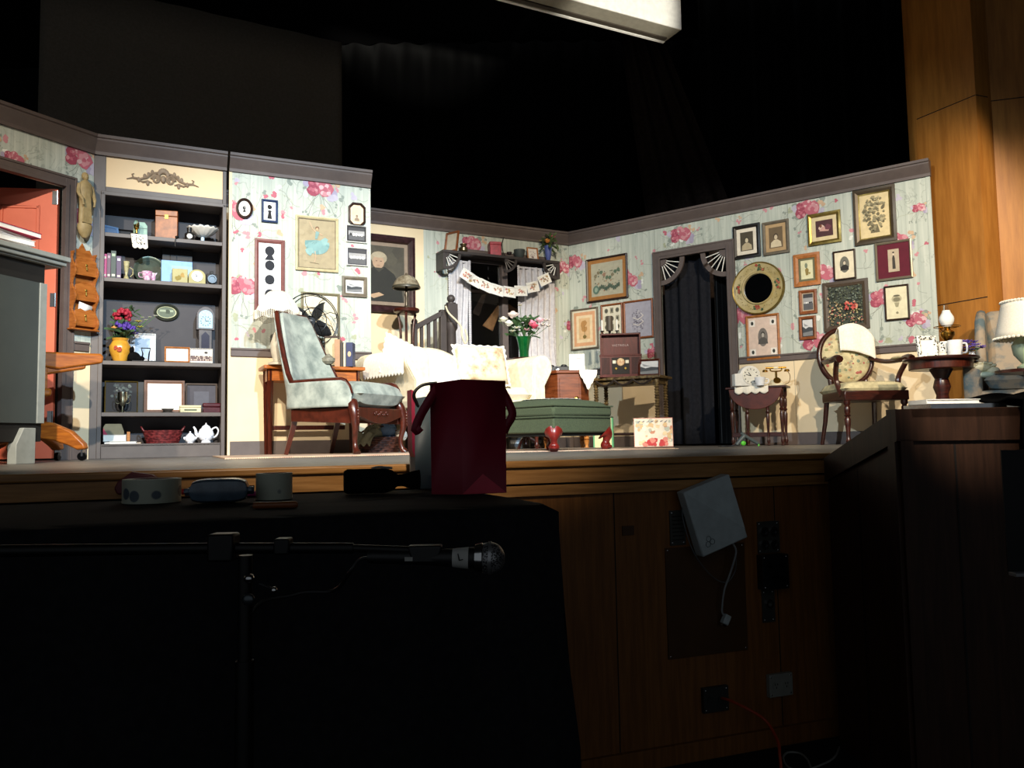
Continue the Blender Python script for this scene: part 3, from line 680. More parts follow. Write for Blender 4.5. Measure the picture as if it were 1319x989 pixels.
# centre flat
hang(W2, (304, 255, 326, 281), .02, fr_dk, 0, '#e8e4dc', silh('#e8e4dc'), 'small oval brown frame holding a line-drawn profile', shape='oval')
hang(W2, (337, 257, 358, 286), .017, fr_blue, 0, '', silh('#e6ecef', True), 'small blue frame holding a black child silhouette')
hang(W2, (328, 308, 367, 402), .032, fr_mauve, .0, '', silh_col, 'tall mauve-brown frame with a column of black silhouettes on white')
hang(W2, (381, 279, 436, 349), .022, fr_cream, 0, '', dancer, 'cream frame with a ballet dancer in a pale teal tutu', inner=fr_gr)
hang(W2, (449, 261, 471, 291), .018, fr_dk, .0, '#e2cdb0', portrait('#dcc6a6', '#8a7a68', '#8a7a68', '#6a5c50', .7), 'small eight-sided dark frame with a sepia bust', shape='oct')
hang(W2, (446, 290, 473, 312), .008, fr_wht, .018, '#262629', bw_photo, 'white-edged frame with black mat, just under the eight-sided frame')
hang(W2, (447, 319, 474, 342), .008, fr_wht, .012, '#35353f', bw_photo, 'white-edged frame whose photo shows a figure upright in a doorway')
hang(W2, (441, 356, 473, 382), .03, fr_gr, .015, '#e5e5e2', bw_land, 'wide grey-brown frame with a black and white landscape, lowest of its column')
hang(W2, (388, 377, 438, 438), .02, mat('frame_olive', '#7a735a', .5), .03, '#e4dcc6', plain('#dcd2b8'), 'olive frame with cream mat hanging behind the black fan')
# alcove portrait
hang(W3, (440, 302, 534, 402), .06, mat('frame_plum', '#3a2427', .35, c2='#281719'), .07, '#8c7c6c', bigportrait, 'large plum-brown framed portrait of a grey-haired woman in black', depth=.05, inner=fr_dk)
# right wall
hang(W4, (755, 330, 808, 387), .02, fr_dk, .055, '#9a6a38', sampler, 'dark frame with tan mat around a faded stitched sampler')
hang(W4, (735, 397, 770, 450), .018, fr_gr, .03, '#d9d2bc', prairie, 'weathered grey frame with an orange botanical print, beside the lace curtain')
hang(W4, (774, 391, 802, 440), .02, fr_br, .0, '', collage, 'red-brown frame holding a collage of small old photographs')
hang(W4, (803, 386, 841, 436), .02, fr_br, 0, '', sketch_nest, 'red-brown frame with a lilac-grey sketch, beside the doorway')
hang(W4, (944, 289, 979, 332), .035, fr_blk, .05, '#e6dcca', portrait('#4c4436', '#b8a888', '#cfc2a4', '#3a342a', 1.0), 'black frame, wide white mat, pale veiled figure, nearest the doorway')
hang(W4, (982, 284, 1016, 327), .028, fr_gr, .045, '#b89a72', portrait('#6e5c44', '#d8c8a8', '#d0bda0', '#4a3e30', 1.0), 'grey-brown frame with tan mat and a woman in a pale blouse')
hang(W4, (1040, 273, 1083, 314), .035, fr_gold, .05, '#dccaa0', reclining, 'gilt frame with a small dark picture of a reclining figure')
hang(W4, (1099, 241, 1154, 313), .045, mat('frame_bronze', '#4c4030', .4, metal=.3), .0, '#d9c79c', flowers('#d6c396', ('#6a624a', '#7c745a', '#968c6c', '#8c8468', '#b0a684'), 130, rad=.36), 'largest flower engraving, bronze frame with gilt liner, top of the wall', inner=fr_gold)
hang(W4, (1022, 326, 1056, 368), .045, fr_or, .028, '#6b6a50', bird_card, 'wide honey-oak frame with a small parrot card')
hang(W4, (1073, 322, 1102, 360), .014, fr_dk, 0, '', oval_in_mat('#dcd2b8'), 'thin dark frame with an oval portrait of a bearded man')
hang(W4, (1127, 310, 1175, 360), .02, mat('frame_silver', '#8f8674', .35, metal=.5), .07, '#5c1026', standing, 'silvery frame with crimson mat around a standing figure photograph', picw=.09)
hang(W4, (1060, 361, 1119, 425), .05, mat('frame_umber', '#4a3c2e', .5), 0, '', needlepoint, 'large umber frame with a dark floral needlepoint and red roses')
hang(W4, (1139, 367, 1171, 412), .014, fr_dk, 0, '', pitcher, 'thin dark frame with a cream print of an urn')
hang(W4, (1029, 373, 1052, 404), .028, fr_br, .012, '#b9a890', bw_photo, 'small brown frame with a dim photograph, between two other brown frames')
hang(W4, (1029, 407, 1051, 437), .026, fr_br, .01, '#2c2a28', bw_land, 'small brown frame with a black-edged snowy photograph, nearest the round-backed chair')
hang(W4, (961, 405, 1004, 463), .022, fr_or, 0, '', corners, 'orange-brown frame with oval portrait and four corner snapshots')
# round painted mirror
x0, x1, z0, z1 = W4.box(945, 335, 1009, 407, .02); rx, rz = (x1-x0)/2, (z1-z0)/2; R_ = (rx+rz)/2
t = thing('round_mirror', 'round mirror in a cream rim painted with flowers, beside the doorway', 'mirror', W4.pt((x0+x1)/2, (z0+z1)/2, .004), W4.rz)
Ty = Matrix.Rotation(PI/2, 4, 'X')
rim = M().lathe([(R_*.56, 0), (R_, 0), (R_, .018), (R_*.96, .03), (R_*.9, .024), (R_*.64, .018), (R_*.6, .03), (R_*.56, .026)], (0, 0, 0), mat('mirror_cream', '#b5a578', .5, c2='#a5935f', scale=12), 48, T=Ty)
rim.m and rim.lathe([(R_*.94, 0), (R_*1.0, 0), (R_*1.0, .02), (R_*.98, .033), (R_*.94, .028)], (0, 0, 0), fr_gold, 48, T=Ty)
y = -.0262
for a0 in (.1, 1.45, 3.1, 4.7):
    for j in range(9):
        a = a0+rnd.uniform(-.22, .22); r = R_*rnd.uniform(.68, .87); y -= .00004
        rim.flat(blob(r*math.cos(a), r*math.sin(a), R_*.055, 6, .35), y, flatm(rnd.choice(['#3f5c3a', '#55683e', '#2e4a34'] if j < 5 else ['#9a4030', '#b8604a', '#7a5a2c'])))
for k in range(60):
    a = k*2*PI/60+rnd.uniform(0, .05); r = R_*(.77+.05*math.sin(k*1.4)); y -= .00001
    rim.flat(blob(r*math.cos(a), r*math.sin(a), R_*.018, 5, .4), y, flatm('#8a7c50'))
rim.build('painted_rim', t)
M().lathe([(0, 0), (R_*.6, 0), (R_*.6, .006), (0, .006)], (0, 0, 0), mat('mirror_glass', '#c8ccd0', .02, metal=1), 40, T=Ty).build('mirror_glass', t)
# ------------------------------------------------------------------ bookcase
BD = .30; LB = W1.L-.008
sl, sr = W1.at(133, 400)[0], W1.at(285.5, 400)[0]
def wz(y, x=208): return W1.at(x, y)[1]
SH = [wz(305), wz(361.5), wz(466), wz(531), wz(571)]         # shelf tops, from the top one down
optop, pb, ptp = wz(259), wz(248), wz(209)
case_m = mat('bookcase_paint', '#5c5450', .5, c2='#544c49', scale=8); back_m = mat('bookcase_back', '#39373c', .6, c2='#333137', scale=6)
bk = thing('bookcase', 'tall built-in grey-brown bookcase of open shelves under a cream header', 'bookcase', W1.o, W1.rz)
mb = M()
mb.box(0, sl, 0, .025, 0, 2.32, case_m).box(sr, LB, 0, .025, 0, 2.32, case_m).box(sl, sr, 0, .025, optop, pb, case_m).box(sl, sr, .0, .025, ptp, 2.32, case_m)
mb.box(sl-.03, sl, -.012, .0, 0, optop+.02, case_m).box(sr, sr+.03, -.012, .0, 0, optop+.02, case_m).box(sl-.03, sr+.03, -.012, 0, optop, optop+.03, case_m)
mb.box(sl, sr, .004, .025, 0, SH[4]-.005, case_m)
mb.build('face_frame', bk, bevel=.003)
M().box(0, .022, .025, BD, 0, 2.3, case_m).build('side_panel', bk); M().box(LB-.022, LB, .025, BD, 0, 2.3, case_m).build('side_panel', bk)
M().box(.0, LB, BD, BD+.012, 0, 2.3, back_m).build('back_panel', bk)
M().box(.022, LB-.022, .025, BD, optop+.02, optop+.04, case_m).build('top_panel', bk)
for z in SH: M().box(sl-.012, sr+.012, .004, BD, z-.03 if z != SH[4] else z-.02, z, case_m).build('shelf', bk, bevel=.002)
M().box(sl-.001, sr+.001, .006, .02, pb, ptp, mat('header_cream', '#dcc29c', .7, c2='#d6bc96', scale=3)).build('header_panel', bk)
crown(30, W1, 0.0, LB).name = 'crown_moulding'
cr = bpy.data.objects['crown_moulding']; del cr['kind']; cr.parent = bk; cr.location = (0, 0, 0); cr.rotation_euler = (0, 0, 0)
# carved scroll ornament
orn = M(); om = mat('ornament_bronze', '#8f7b66', .6, c2='#7a6754', scale=30)
c0, cz0 = (W1.at(162, 228)[0]+W1.at(257, 232)[0])/2, W1.at(209, 232)[1]
hw = (W1.at(257, 232)[0]-W1.at(162, 228)[0])/2
def sc(pts, r): orn.tube([(c0+hw*a, .0, cz0+hw*b) for a, b in pts], r, om, 6)
for s in (-1, 1):
    sp = [(s*(.2+.12*math.cos(t)*(1-t/14)), .0+.13*math.sin(t)*(1-t/14)) for t in [i*.5 for i in range(22)]]
    sc(sp, [.012-.0003*i for i in range(22)])
    sc([(s*a, b) for a, b in ((.05, .02), (.15, .2), (.32, .16), (.45, .02), (.62, -.04), (.8, -.02), (.98, -.08))], [.006, .011, .012, .01, .009, .007, .003])
    sc([(s*a, b) for a, b in ((.3, -.12), (.42, -.08), (.55, -.12), (.7, -.05), (.85, -.04))], [.004, .009, .008, .006, .003])
    sc([(s*a, b) for a, b in ((.8, -.02), (.84, .08), (.78, .1))], [.007, .005, .003])
    for a, b in ((.4, .12), (.5, .06), (.42, -.14), (.66, -.06), (.3, .2)): orn.sph((c0+s*hw*a, -.002, cz0+hw*b), (.012, .006, .02), om, 8, 6)
for i in range(7):
    a = PI/2+(i-3)*.42; orn.sph((c0+hw*.12*math.cos(a), -.004, cz0+hw*(.14+.13*math.sin(a))), (.014, .009, .024), om, 8, 6)
orn.sph((c0, -.006, cz0+hw*.02), (.02, .012, .03), om, 10, 8)
orn.build('carved_ornament', bk)
# ------------------------------------------------------------------ things on the shelves
def on(x0, x1, yt, sh, dep):
    """base point, width and height of something on shelf sh whose front stands dep behind the case front"""
    a, b = W1.at(x0, yt, -dep)[0], W1.at(x1, yt, -dep)[0]; h = W1.at((x0+x1)/2, yt, -dep)[1]-SH[sh]
    return W1.pt((a+b)/2, SH[sh]+.0005, -dep), b-a, h
def add(name, label, cat, x0, x1, yt, sh, dep, fn, rz=0, group=None):
    p, w, h = on(x0, x1, yt, sh, dep); t = thing(name, label, cat, p, W1.rz+rz, group); fn(t, w, h); return t
def book(t, w, h, d, cm, pages=True):        # upright, spine towards -y
    mb = M(); mb.box(-w/2, -w/2+.003, 0, d, 0, h, cm).box(w/2-.003, w/2, 0, d, 0, h, cm).box(-w/2, w/2, -.001, .003, 0, h, cm)
    mb.build('cover', t, bevel=.0008); M().box(-w/2+.003, w/2-.003, .003, d-.004, .003, h-.004, paper_m).build('pages', t)
def flatbook(t, w, d, h, cm):
    mb = M(); mb.box(-w/2, w/2, 0, d, 0, .003, cm).box(-w/2, w/2, 0, d, h-.003, h, cm).box(-w/2, -w/2+.003, 0, d, 0, h, cm); mb.build('cover', t, bevel=.0008)
    M().box(-w/2+.003, w/2-.004, .004, d-.004, .003, h-.003, paper_m).build('pages', t)
# --- top shelf
p, w, h = on(134, 152, 285, 0, .2); stand(p, W1.rz+.5, .13, .1, .014, mat('frame_sky', '#7fa0c8', .4), 0, '', plain('#6f87a8'), 'sky-blue photo frame leaning on the top shelf, beside the brass clock', lean=16)
def tin(t, w, h):
    M().prism([(-w/2, 0), (w/2, 0), (w/2, h*.8), (w/2-.02, h), (-w/2+.02, h), (-w/2, h*.8)], 0, .05, mat('tin_green', '#8fb0a0', .5), 'y').build('body', t, bevel=.002)
    M().box(-w/2-.001, w/2+.001, -.002, .052, h*.62, h*.66, mat('tin_edge', '#5c7468', .5)).build('lid_edge', t)
add('tea_tin', 'pale green tin with clipped corners, behind the brass clock', 'tin', 172, 190, 286, 0, .14, tin)
def bclock(t, w, h):
    M().lathe([(0, 0), (w*.5, 0), (w*.5, .01), (w*.35, .02), (w*.12, .03), (w*.1, h*.4), (w*.3, h*.5), (0, h*.52)], (0, 0, 0), brass, 20).build('base', t)
    M().sph((0, 0, h*.7), (w*.33, w*.33, h*.3), glass_m, 20, 12).build('glass_dome', t)
    M().lathe([(0, 0), (.012, .0), (.014, h*.2), (0, h*.25)], (0, 0, h*.5), gold, 12).tube([(0, 0, h*.72), (.012, 0, h*.8)], .003, gold).build('movement', t)
add('anniversary_clock', 'small brass clock under a glass dome, on the lace runner', 'clock', 170, 182, 283, 0, .07, bclock)
def doily(t, w, h):
    mb = M()
    def fn(u, v):
        x = (u-.5)*w*(1-.1*v); k = v*1.0
        if k < .4: return (x, .09-.22*k/.4*.45, .0015)
        q = (k-.4)/.6; return (x+.01*q, -.012-.004*math.sin(u*7), .001-q*.1-.012*abs(math.sin(u*PI*3))*q)
    mb.grid(fn, 20, 20, lace_m); mb.build('cloth', t, solid=.0015)
    mb = M()
    for i in range(26): mb.flat(blob((rnd.random()-.5)*w*.8, -.012-.075*rnd.random(), .004, 5), -.0165-i*.00002, flatm('#2e2a2a'))
    mb.build('print', t)
t = add('lace_runner', 'white lace runner hanging over the edge of the top shelf', 'doily', 168, 190, 300, 0, 0.0, doily)
wb_m = mat('burl_box', '#9c5a2c', .4, c2='#6e3816', scale=16)
def wbox(t, w, h):
    M().box(-w/2, w/2, 0, .1, 0, h*.8, wb_m).build('body', t, bevel=.004); M().box(-w/2, w/2, 0, .1, h*.8+.002, h, wb_m).build('lid', t, bevel=.004)
    M().box(-.012, .012, -.003, 0, h*.72, h*.84, brass).build('clasp', t)
add('wooden_box', 'orange burl wooden box, tallest thing on the top shelf', 'box', 200, 229, 271, 0, .08, wbox, rz=-.15)
def ink(t, w, h):
    M().lathe([(0, 0), (w*.5, 0), (w*.5, h*.6), (w*.25, h*.75), (w*.25, h)], (0, 0, 0), blackp, 16, sy=.8).build('bottle', t, ang=30)
    M().flat(ell(0, h*.32, w*.3, h*.22), -w*.41, paper_m).build('label_patch', t)
    M().lathe([(0, 0), (w*.28, 0), (w*.28, h*.25), (0, h*.25)], (0, 0, h*.95), blackp, 14).build('stopper', t)
add('ink_bottle', 'small black bottle with a white oval label, beside the footed dish', 'bottle', 238, 250, 296, 0, .03, ink)
def dish(t, w, h):
    mb = M(); n = 48
    def fn(u, v):
        a = 2*PI*u; r = w/2*(.12+.88*v**.8)*(1+.03*math.cos(a*14)*v); return (r*math.cos(a), r*math.sin(a), h*.42+h*.5*v**1.5+.006*math.cos(a*14)*v)
    mb.grid(fn, n, 8, mat('milk_glass', '#d8d4cc', .3, c2='#c9c5be', scale=20)); mb.build('bowl', t, solid=.004)
    M().lathe([(0, 0), (w*.2, 0), (w*.17, .006), (w*.06, h*.2), (w*.06, h*.4), (w*.1, h*.45)], (0, 0, 0), mat('dish_foot', '#b8cde0', .2), 20).build('foot', t)
add('footed_dish', 'white scalloped dish on a pale blue foot', 'dish', 241, 281, 293, 0, .12, dish)
def dkfr(z): pass
p, w, h = on(152, 172, 286, 0, .25); stand(p, W1.rz, .12, .09, .01, fr_blk, 0, '', plain('#23262c'), 'small black frame standing against the back of the top shelf', lean=8)
M_ = None
p, w, h = on(226, 238, 304, 0, .004)
def hook(t, w, h):
    M().tube(spline([(0, .012, .004), (-.004, -.006, .006), (-.012, -.012, -.02), (-.012, -.012, -.07)]), .0035, black_m).sph((0, .0, .008), (.014, .01, .012), black_m, 10, 8).build('holder', t)
add('tassel', 'black tassel hooked over the top shelf edge, under the burl box', 'tassel', 224, 232, 296, 0, .0, hook)
# --- second shelf
for i, (x0, x1, yt, c, lb) in enumerate(((133, 138, 327, '#c03c78', 'bright pink book'), (138, 143, 326, '#5a3c50', 'plum book'), (143, 150, 323, '#2c3c34', 'dark green book, tallest'), (150, 156.5, 330, '#4a3256', 'purple book with a silver spine tip'))):
    p, w, h = on(x0, x1, yt, 1, .04); t = thing('book', lb+' of the upright row on the second shelf', 'book', p, W1.rz, 'upright books on the second shelf')
    cm = mat('bookcloth_%d' % i, c, .5); book(t, w*.94, h, .13, cm)
    mb = M().flat(rect(-w*.3, w*.3, h*.8, h*.9), -.0015, flatm(('#e8d8c8', '#b09aa8', '#a8b8a0', '#dcdce4')[i])).flat(rect(-w*.3, w*.3, h*.08, h*.16), -.0015, flatm('#cfc8bc')); mb.build('spine_label', t)
def platter(c, c2, label, x0, x1, yt, sh, dep, asp=1, name='serving_tray', cat='tray'):
    p, w, h = on(x0, x1, yt, sh, dep); t = thing(name, label, cat, p, W1.rz); t.rotation_euler = (-.2, 0, W1.rz)
    TT = T(0, 0, h/2, rx=PI/2); M().lathe([(0, 0), (w*.38, 0), (w*.42, .006), (w*.5, .012), (w*.5, .016), (w*.42, .012), (w*.38, .005), (0, .004)], (0, 0, 0), mat(name+'_rim', c, .3, metal=.4), 36, T=TT, sy=h/w).build('rim', t)
    M().lathe([(0, .0052), (w*.37, .0052), (w*.37, .0062), (0, .0062)], (0, 0, 0), mat(name+'_face', c2, .25, metal=.5, c2=c, scale=9), 32, T=TT, sy=h/w).build('face', t); return t
platter('#4a5448', '#3a382c', 'large round grey-green tray standing behind the pink teacup', 172, 213, 329, 1, .2)
def gilt(t, w, h):
    mb = M().lathe([(0, 0), (w*.5, 0), (w*.4, .012), (w*.15, h*.3), (w*.3, h*.6), (w*.42, h), (w*.38, h), (w*.26, h*.62), (0, h*.5)], (0, 0, 0), mat('creamware', '#b8b088', .4, c2='#8a8258', scale=40), 24)
    mb.build('cup', t); M().tube([(w*.5, 0, h*.2), (w*.85, 0, h*.35), (w*.85, 0, h*.6), (w*.4, 0, h*.7)], .004, mat('creamware', '#b8b088')).build('handle', t)
add('cream_jug', 'mottled cream jug with a ring handle, beside the upright books', 'jug', 158, 168, 337, 1, .09, gilt)
pinkc = mat('pink_transferware', '#e6d4e2', .2, c2='#b06a98', scale=55, spec=.6)
def cup(m):
    def f(t, w, h):
        M().lathe([(0, 0), (w*.2, 0), (w*.2, .004), (w*.3, h*.4), (w*.38, h), (w*.35, h), (w*.27, h*.42), (0, h*.1)], (0, 0, 0), m, 28).build('bowl', t)
        M().tube(spline([(-w*.33, 0, h*.85), (-w*.56, 0, h*.8), (-w*.52, 0, h*.4), (-w*.3, 0, h*.35)]), .003, m).build('handle', t)
    return f
add('teacup', 'pink and white patterned teacup in front of the round tray', 'cup', 180, 199, 350, 1, .05, cup(pinkc))
def jugc(t, w, h): M().lathe([(0, 0), (w*.3, 0), (w*.45, h*.4), (w*.4, h), (w*.36, h), (w*.4, h*.4), (0, .003)], (0, 0, 0), pinkc, 20).build('bowl', t); M().prism([(w*.3, h*.6), (w*.7, h*1.05), (w*.35, h)], -.004, .004, pinkc, 'y').build('spout', t)
add('milk_jug', 'pink and white milk jug beside the matching teacup', 'jug', 194, 201, 352, 1, .06, jugc)
def bluebook(t, w, h):
    t.rotation_euler = (-.08, 0, W1.rz); t.location.z += .003
    M().box(-w/2, w/2, 0, .02, 0, h, mat('sky_card', '#7aa6d8', .5)).build('cover', t, bevel=.001)
    mb = M().box(-w*.18, w/2, -.001, 0, 0, h*.8, mat('sky_card2', '#8cb6e2', .5)); mb.build('picture_panel', t)
add('picture_book', 'sky-blue picture book standing behind the cream clock', 'book', 208, 248, 336, 1, .16, bluebook)
add('storage_box', 'black box standing behind the sky-blue book', 'box', 209, 248, 321, 1, .22, lambda t, w, h: (M().box(-w/2, w/2, 0, .05, 0, h, darkp).build('body', t, bevel=.003), M().box(-w/2-.002, w/2+.002, -.002, .052, h*.85, h, blackp).build('lid', t, bevel=.002)))
clm = mat('clock_cream', '#a49c68', .5, c2='#968e58', scale=10)
def clockbox(t, w, h): M().box(-w/2, w/2, 0, .07, 0, h, clm).build('body', t, bevel=.003); mb = M().flat(blob(-w*.1, h*.35, w*.2, 9), -.001, flatm('#8a7a3c')).flat(blob(w*.15, h*.55, w*.16, 8), -.0012, flatm('#a88a4c')); mb.build('painted_flowers', t)
add('music_box', 'cream painted box touching the cream alarm clock', 'box', 222, 242, 346, 1, .05, clockbox)
def dial(t, cx, cz, r, y, face='#e8ecec', hand='#20242a', n=12):
    TT = T(cx, y, cz, rx=PI/2)
    M().lathe([(0, 0), (r, 0), (r, .004), (r*.93, .005), (r*.92, .002), (0, .002)], (0, 0, 0), mat('dial_'+face[1:], face, .4), 28, T=TT).build('dial', t)
    mb = M()
    for k in range(n):
        a = k*2*PI/n; mb.flat([(cx+r*q*math.cos(a+s), cz+r*q*math.sin(a+s)) for q, s in ((.7, -.05), (.86, -.05), (.86, .05), (.7, .05))], y-.0055, flatm(hand))
    mb.build('numerals', t)
    mb = M().tube([(cx, y-.007, cz), (cx-r*.3, y-.007, cz+r*.4)], r*.04, flatm(hand), 5).tube([(cx, y-.007, cz), (cx-r*.6, y-.007, cz+r*.15)], r*.03, flatm(hand), 5); mb.build('hands', t)
def alarm(t, w, h):
    M().prism([(-w/2, 0), (w/2, 0), (w/2, h*.55)]+[(w*.5*math.cos(a), h*.55+h*.45*math.sin(a)) for a in [i*PI/12 for i in range(1, 12)]]+[(-w/2, h*.55)], 0, .06, clm, 'y').build('case', t, bevel=.003)
    dial(t, 0, h*.52, h*.36, -.001)
add('mantel_clock', 'cream arched clock with a pale dial on the second shelf', 'clock', 243, 265, 347, 1, .04, alarm)
def camera_(t, w, h): M().box(-w/2, w/2, 0, .05, 0, h*.8, darkp).build('body', t, bevel=.004); M().lathe([(0, 0), (h*.28, 0), (h*.28, .03), (h*.2, .03), (h*.18, .02), (0, .02)], (0, 0, 0), mat('lens_dark', '#2c3440', .2), 20, T=T(0, 0, h*.42, rx=PI/2)).build('lens', t); M().box(-w*.15, w*.15, .01, .04, h*.8, h, darkp).build('viewfinder', t, bevel=.002)
add('box_camera', 'small dark box camera beside the cream arched clock', 'camera', 266, 280, 349, 1, .08, camera_)
# --- third shelf
yel = mat('yellow_glaze', '#cf9a34', .25, c2='#b8822a', scale=14, spec=.6)
def bunch(t, flowers_, leaves, stems, origin, nm='bloom', lm='#4c6a48'):
    """flowers_: (x, y, z, radius, colour, kind) local; each bloom its own part"""
    for x, y, z, r, c, k in flowers_:
        mb = M(); m = mat('petal_'+c[1:], c, .7, c2=None)
        R = random.Random(int(abs(x*9999+z*777)))
        if k == 'pom':
            for i in range(46):
                v = Vector((R.gauss(0, 1), R.gauss(0, 1), R.gauss(0, 1))).normalized()*r*R.uniform(.6, 1)
                mb.sph((x+v.x, y+v.y, z+v.z*.85), r*.27, m, 6, 4)
        elif k == 'rose':
            mb.sph((x, y, z), (r*.5, r*.5, r*.55), m, 10, 7)
            for i in range(9):
                a = i*2.4; q = r*(.35+.06*i)
                T1 = T(x, y, z-.15*r, rz=a) @ T(q*.6, 0, 0, ry=.5+.07*i)
                mb.sph((0, 0, 0), (r*.16, r*.5, r*.55), m, 8, 6, T=T1)
        else:
            for i in range(6):
                T1 = T(x, y, z, rz=i*PI/3) @ T(r*.5, 0, r*.1, ry=-.5); mb.sph((0, 0, 0), (r*.5, r*.24, r*.08), m, 8, 5, T=T1)
            mb.sph((x, y, z+r*.1), r*.2, mat('petal_centre', '#c9a83c', .6), 6, 4)
        mb.build(nm, t)
    R = random.Random(len(leaves)+3); mb = M(); gm = mat('leaf_'+lm[1:], lm, .6)
    for x, y, z, L, a, e in leaves:
        T1 = T(x, y, z, rz=a) @ T(0, 0, 0, ry=-e)
        def fn(u, v, L=L): w_ = L*.22*math.sin(PI*min(1, u*.96+.03)); return (L*u, (v-.5)*2*w_, .12*L*abs(v-.5)*2-.15*L*u*u)
        mb.grid(fn, 5, 2, gm, T=T1)
    for a, b in stems: mb.tube([a, ((a[0]*.4+b[0]*.6), (a[1]*.5+b[1]*.5), (a[2]*.5+b[2]*.5)), b], .0022, gm, 5)
    mb.build('foliage', t)
def flowervase(t, w, h):
    vw = .075; vh = h*.42
    M().lathe([(0, 0), (vw*.6, 0), (vw*.66, .01), (vw, vh*.45), (vw*1.02, vh*.65), (vw*.72, vh*.88), (vw*.86, vh), (vw*.76, vh), (vw*.62, vh*.86), (vw*.9, vh*.6), (0, .02)], (0, 0, 0), yel, 32).build('vase', t)
    mb = M()
    for i in range(12):
        a = -PI/2+rnd.uniform(-.5, .5); r = vw*1.025; z = vh*rnd.uniform(.4, .6)
        mb.sph((r*math.cos(a), r*math.sin(a), z), (.011, .005, .009), flatm('#a5432a'), 6, 4)
    mb.build('painted_motif', t)
    X = lambda px: (W1.at(px, 420, -.1)[0]-W1.at(148, 420, -.1)[0]); Z = lambda py: W1.at(150, py, -.1)[1]-SH[2]
    fl = [(X(150), -.02, Z(407), .06, '#9c1830', 'pom'), (X(151), -.045, Z(421), .055, '#4a2c8c', 'pom'), (X(160), -.03, Z(424), .04, '#4f3498', 'pom'), (X(140), -.04, Z(424), .032, '#c98c4c', 'rose'), (X(171), -.02, Z(414), .03, '#c9c04c', 'star'), (X(173), -.02, Z(421), .028, '#b8b440', 'star'), (X(165), -.02, Z(424), .026, '#c8c04a', 'star'),
          (X(167), -.03, Z(430), .03, '#6a5aa8', 'star'), (X(181), 0, Z(411), .016, '#d8dcc0', 'star'), (X(186), 0, Z(407), .016, '#cfd8b8', 'star'), (X(193), 0, Z(405), .02, '#e4e8dc', 'star'), (X(137), -.03, Z(428), .022, '#d0a860', 'star'), (X(176), 0, Z(408), .016, '#c4d0a8', 'star')]
    lv = [(rnd.uniform(-.04, .04), rnd.uniform(-.05, .03), vh+rnd.uniform(0, .1), rnd.uniform(.08, .16), rnd.uniform(0, 6.28), rnd.uniform(-.2, 1.2)) for i in range(34)]
    lv += [(X(162)+rnd.uniform(-.03, .03), 0, Z(402)+rnd.uniform(-.03, .04), .05, rnd.uniform(0, 6.3), rnd.uniform(-.5, .8)) for i in range(14)]
    st = [((0, 0, vh*.9), (f[0], f[1], f[2])) for f in fl]
    bunch(t, fl, lv, st, 0)
add('flower_vase', 'yellow vase of red, purple and yellow flowers on the third shelf', 'vase of flowers', 133, 178, 395, 2, .08, flowervase)
def tray(t, w, h):
    M().box(-w/2, w/2, -.03, .08, .0, .008, darkp).build('plate', t, bevel=.002)
    M().tube([(-w*.2, -.02, .008), (-w*.17, -.02, h*.6), (-w*.22, -.02, h), (w*.06, -.02, h), (w*.02, -.02, h*.6), (0, -.02, .008)], .005, black_m).build('handle', t)
add('trivet', 'black iron trivet with an upright looped handle', 'trivet', 170, 212, 449, 2, .045, tray)
p, w, h = on(167, 201, 429, 2, .2); stand(p, W1.rz, w, h, .01, fr_wht, .03, '#d8dade', plain('#9db4cc'), 'white-framed pale blue picture standing beside the vase of flowers', lean=8)
def cat_(t, w, h):
    mb = M().sph((-w*.1, 0, h*.3), (w*.34, .04, h*.3), black_cloth).sph((-w*.22, 0, h*.68), (w*.17, .035, h*.18), black_cloth).sph((w*.12, 0, h*.2), (w*.34, .035, h*.18), black_cloth); mb.build('body', t)
    mb = M()
    for s in (-1, 1): mb.lathe([(0, h*.16), (.008, h*.08), (.013, 0)], (-w*.22+s*w*.08, 0, h*.76), black_cloth, 8)
    mb.build('ears', t)
add('cat_figurine', 'black cat-shaped figurine between the flower vase and the iron handle', 'figurine', 161, 188, 444, 2, .07, cat_)
p, w, h = on(212, 244.5, 447, 2, .04); stand(p, W1.rz, w, h, .012, fr_or, .014, '#f0ece4', plain('#c9d2dc'), 'light oak frame with a faded pale picture on the third shelf', lean=6)
p, w, h = on(244.5, 274, 449, 2, .045); stand(p, W1.rz, w, h, .005, fr_wht, .0, '', crowd, 'wide sepia photograph of a large group, beside the light oak frame', lean=6)
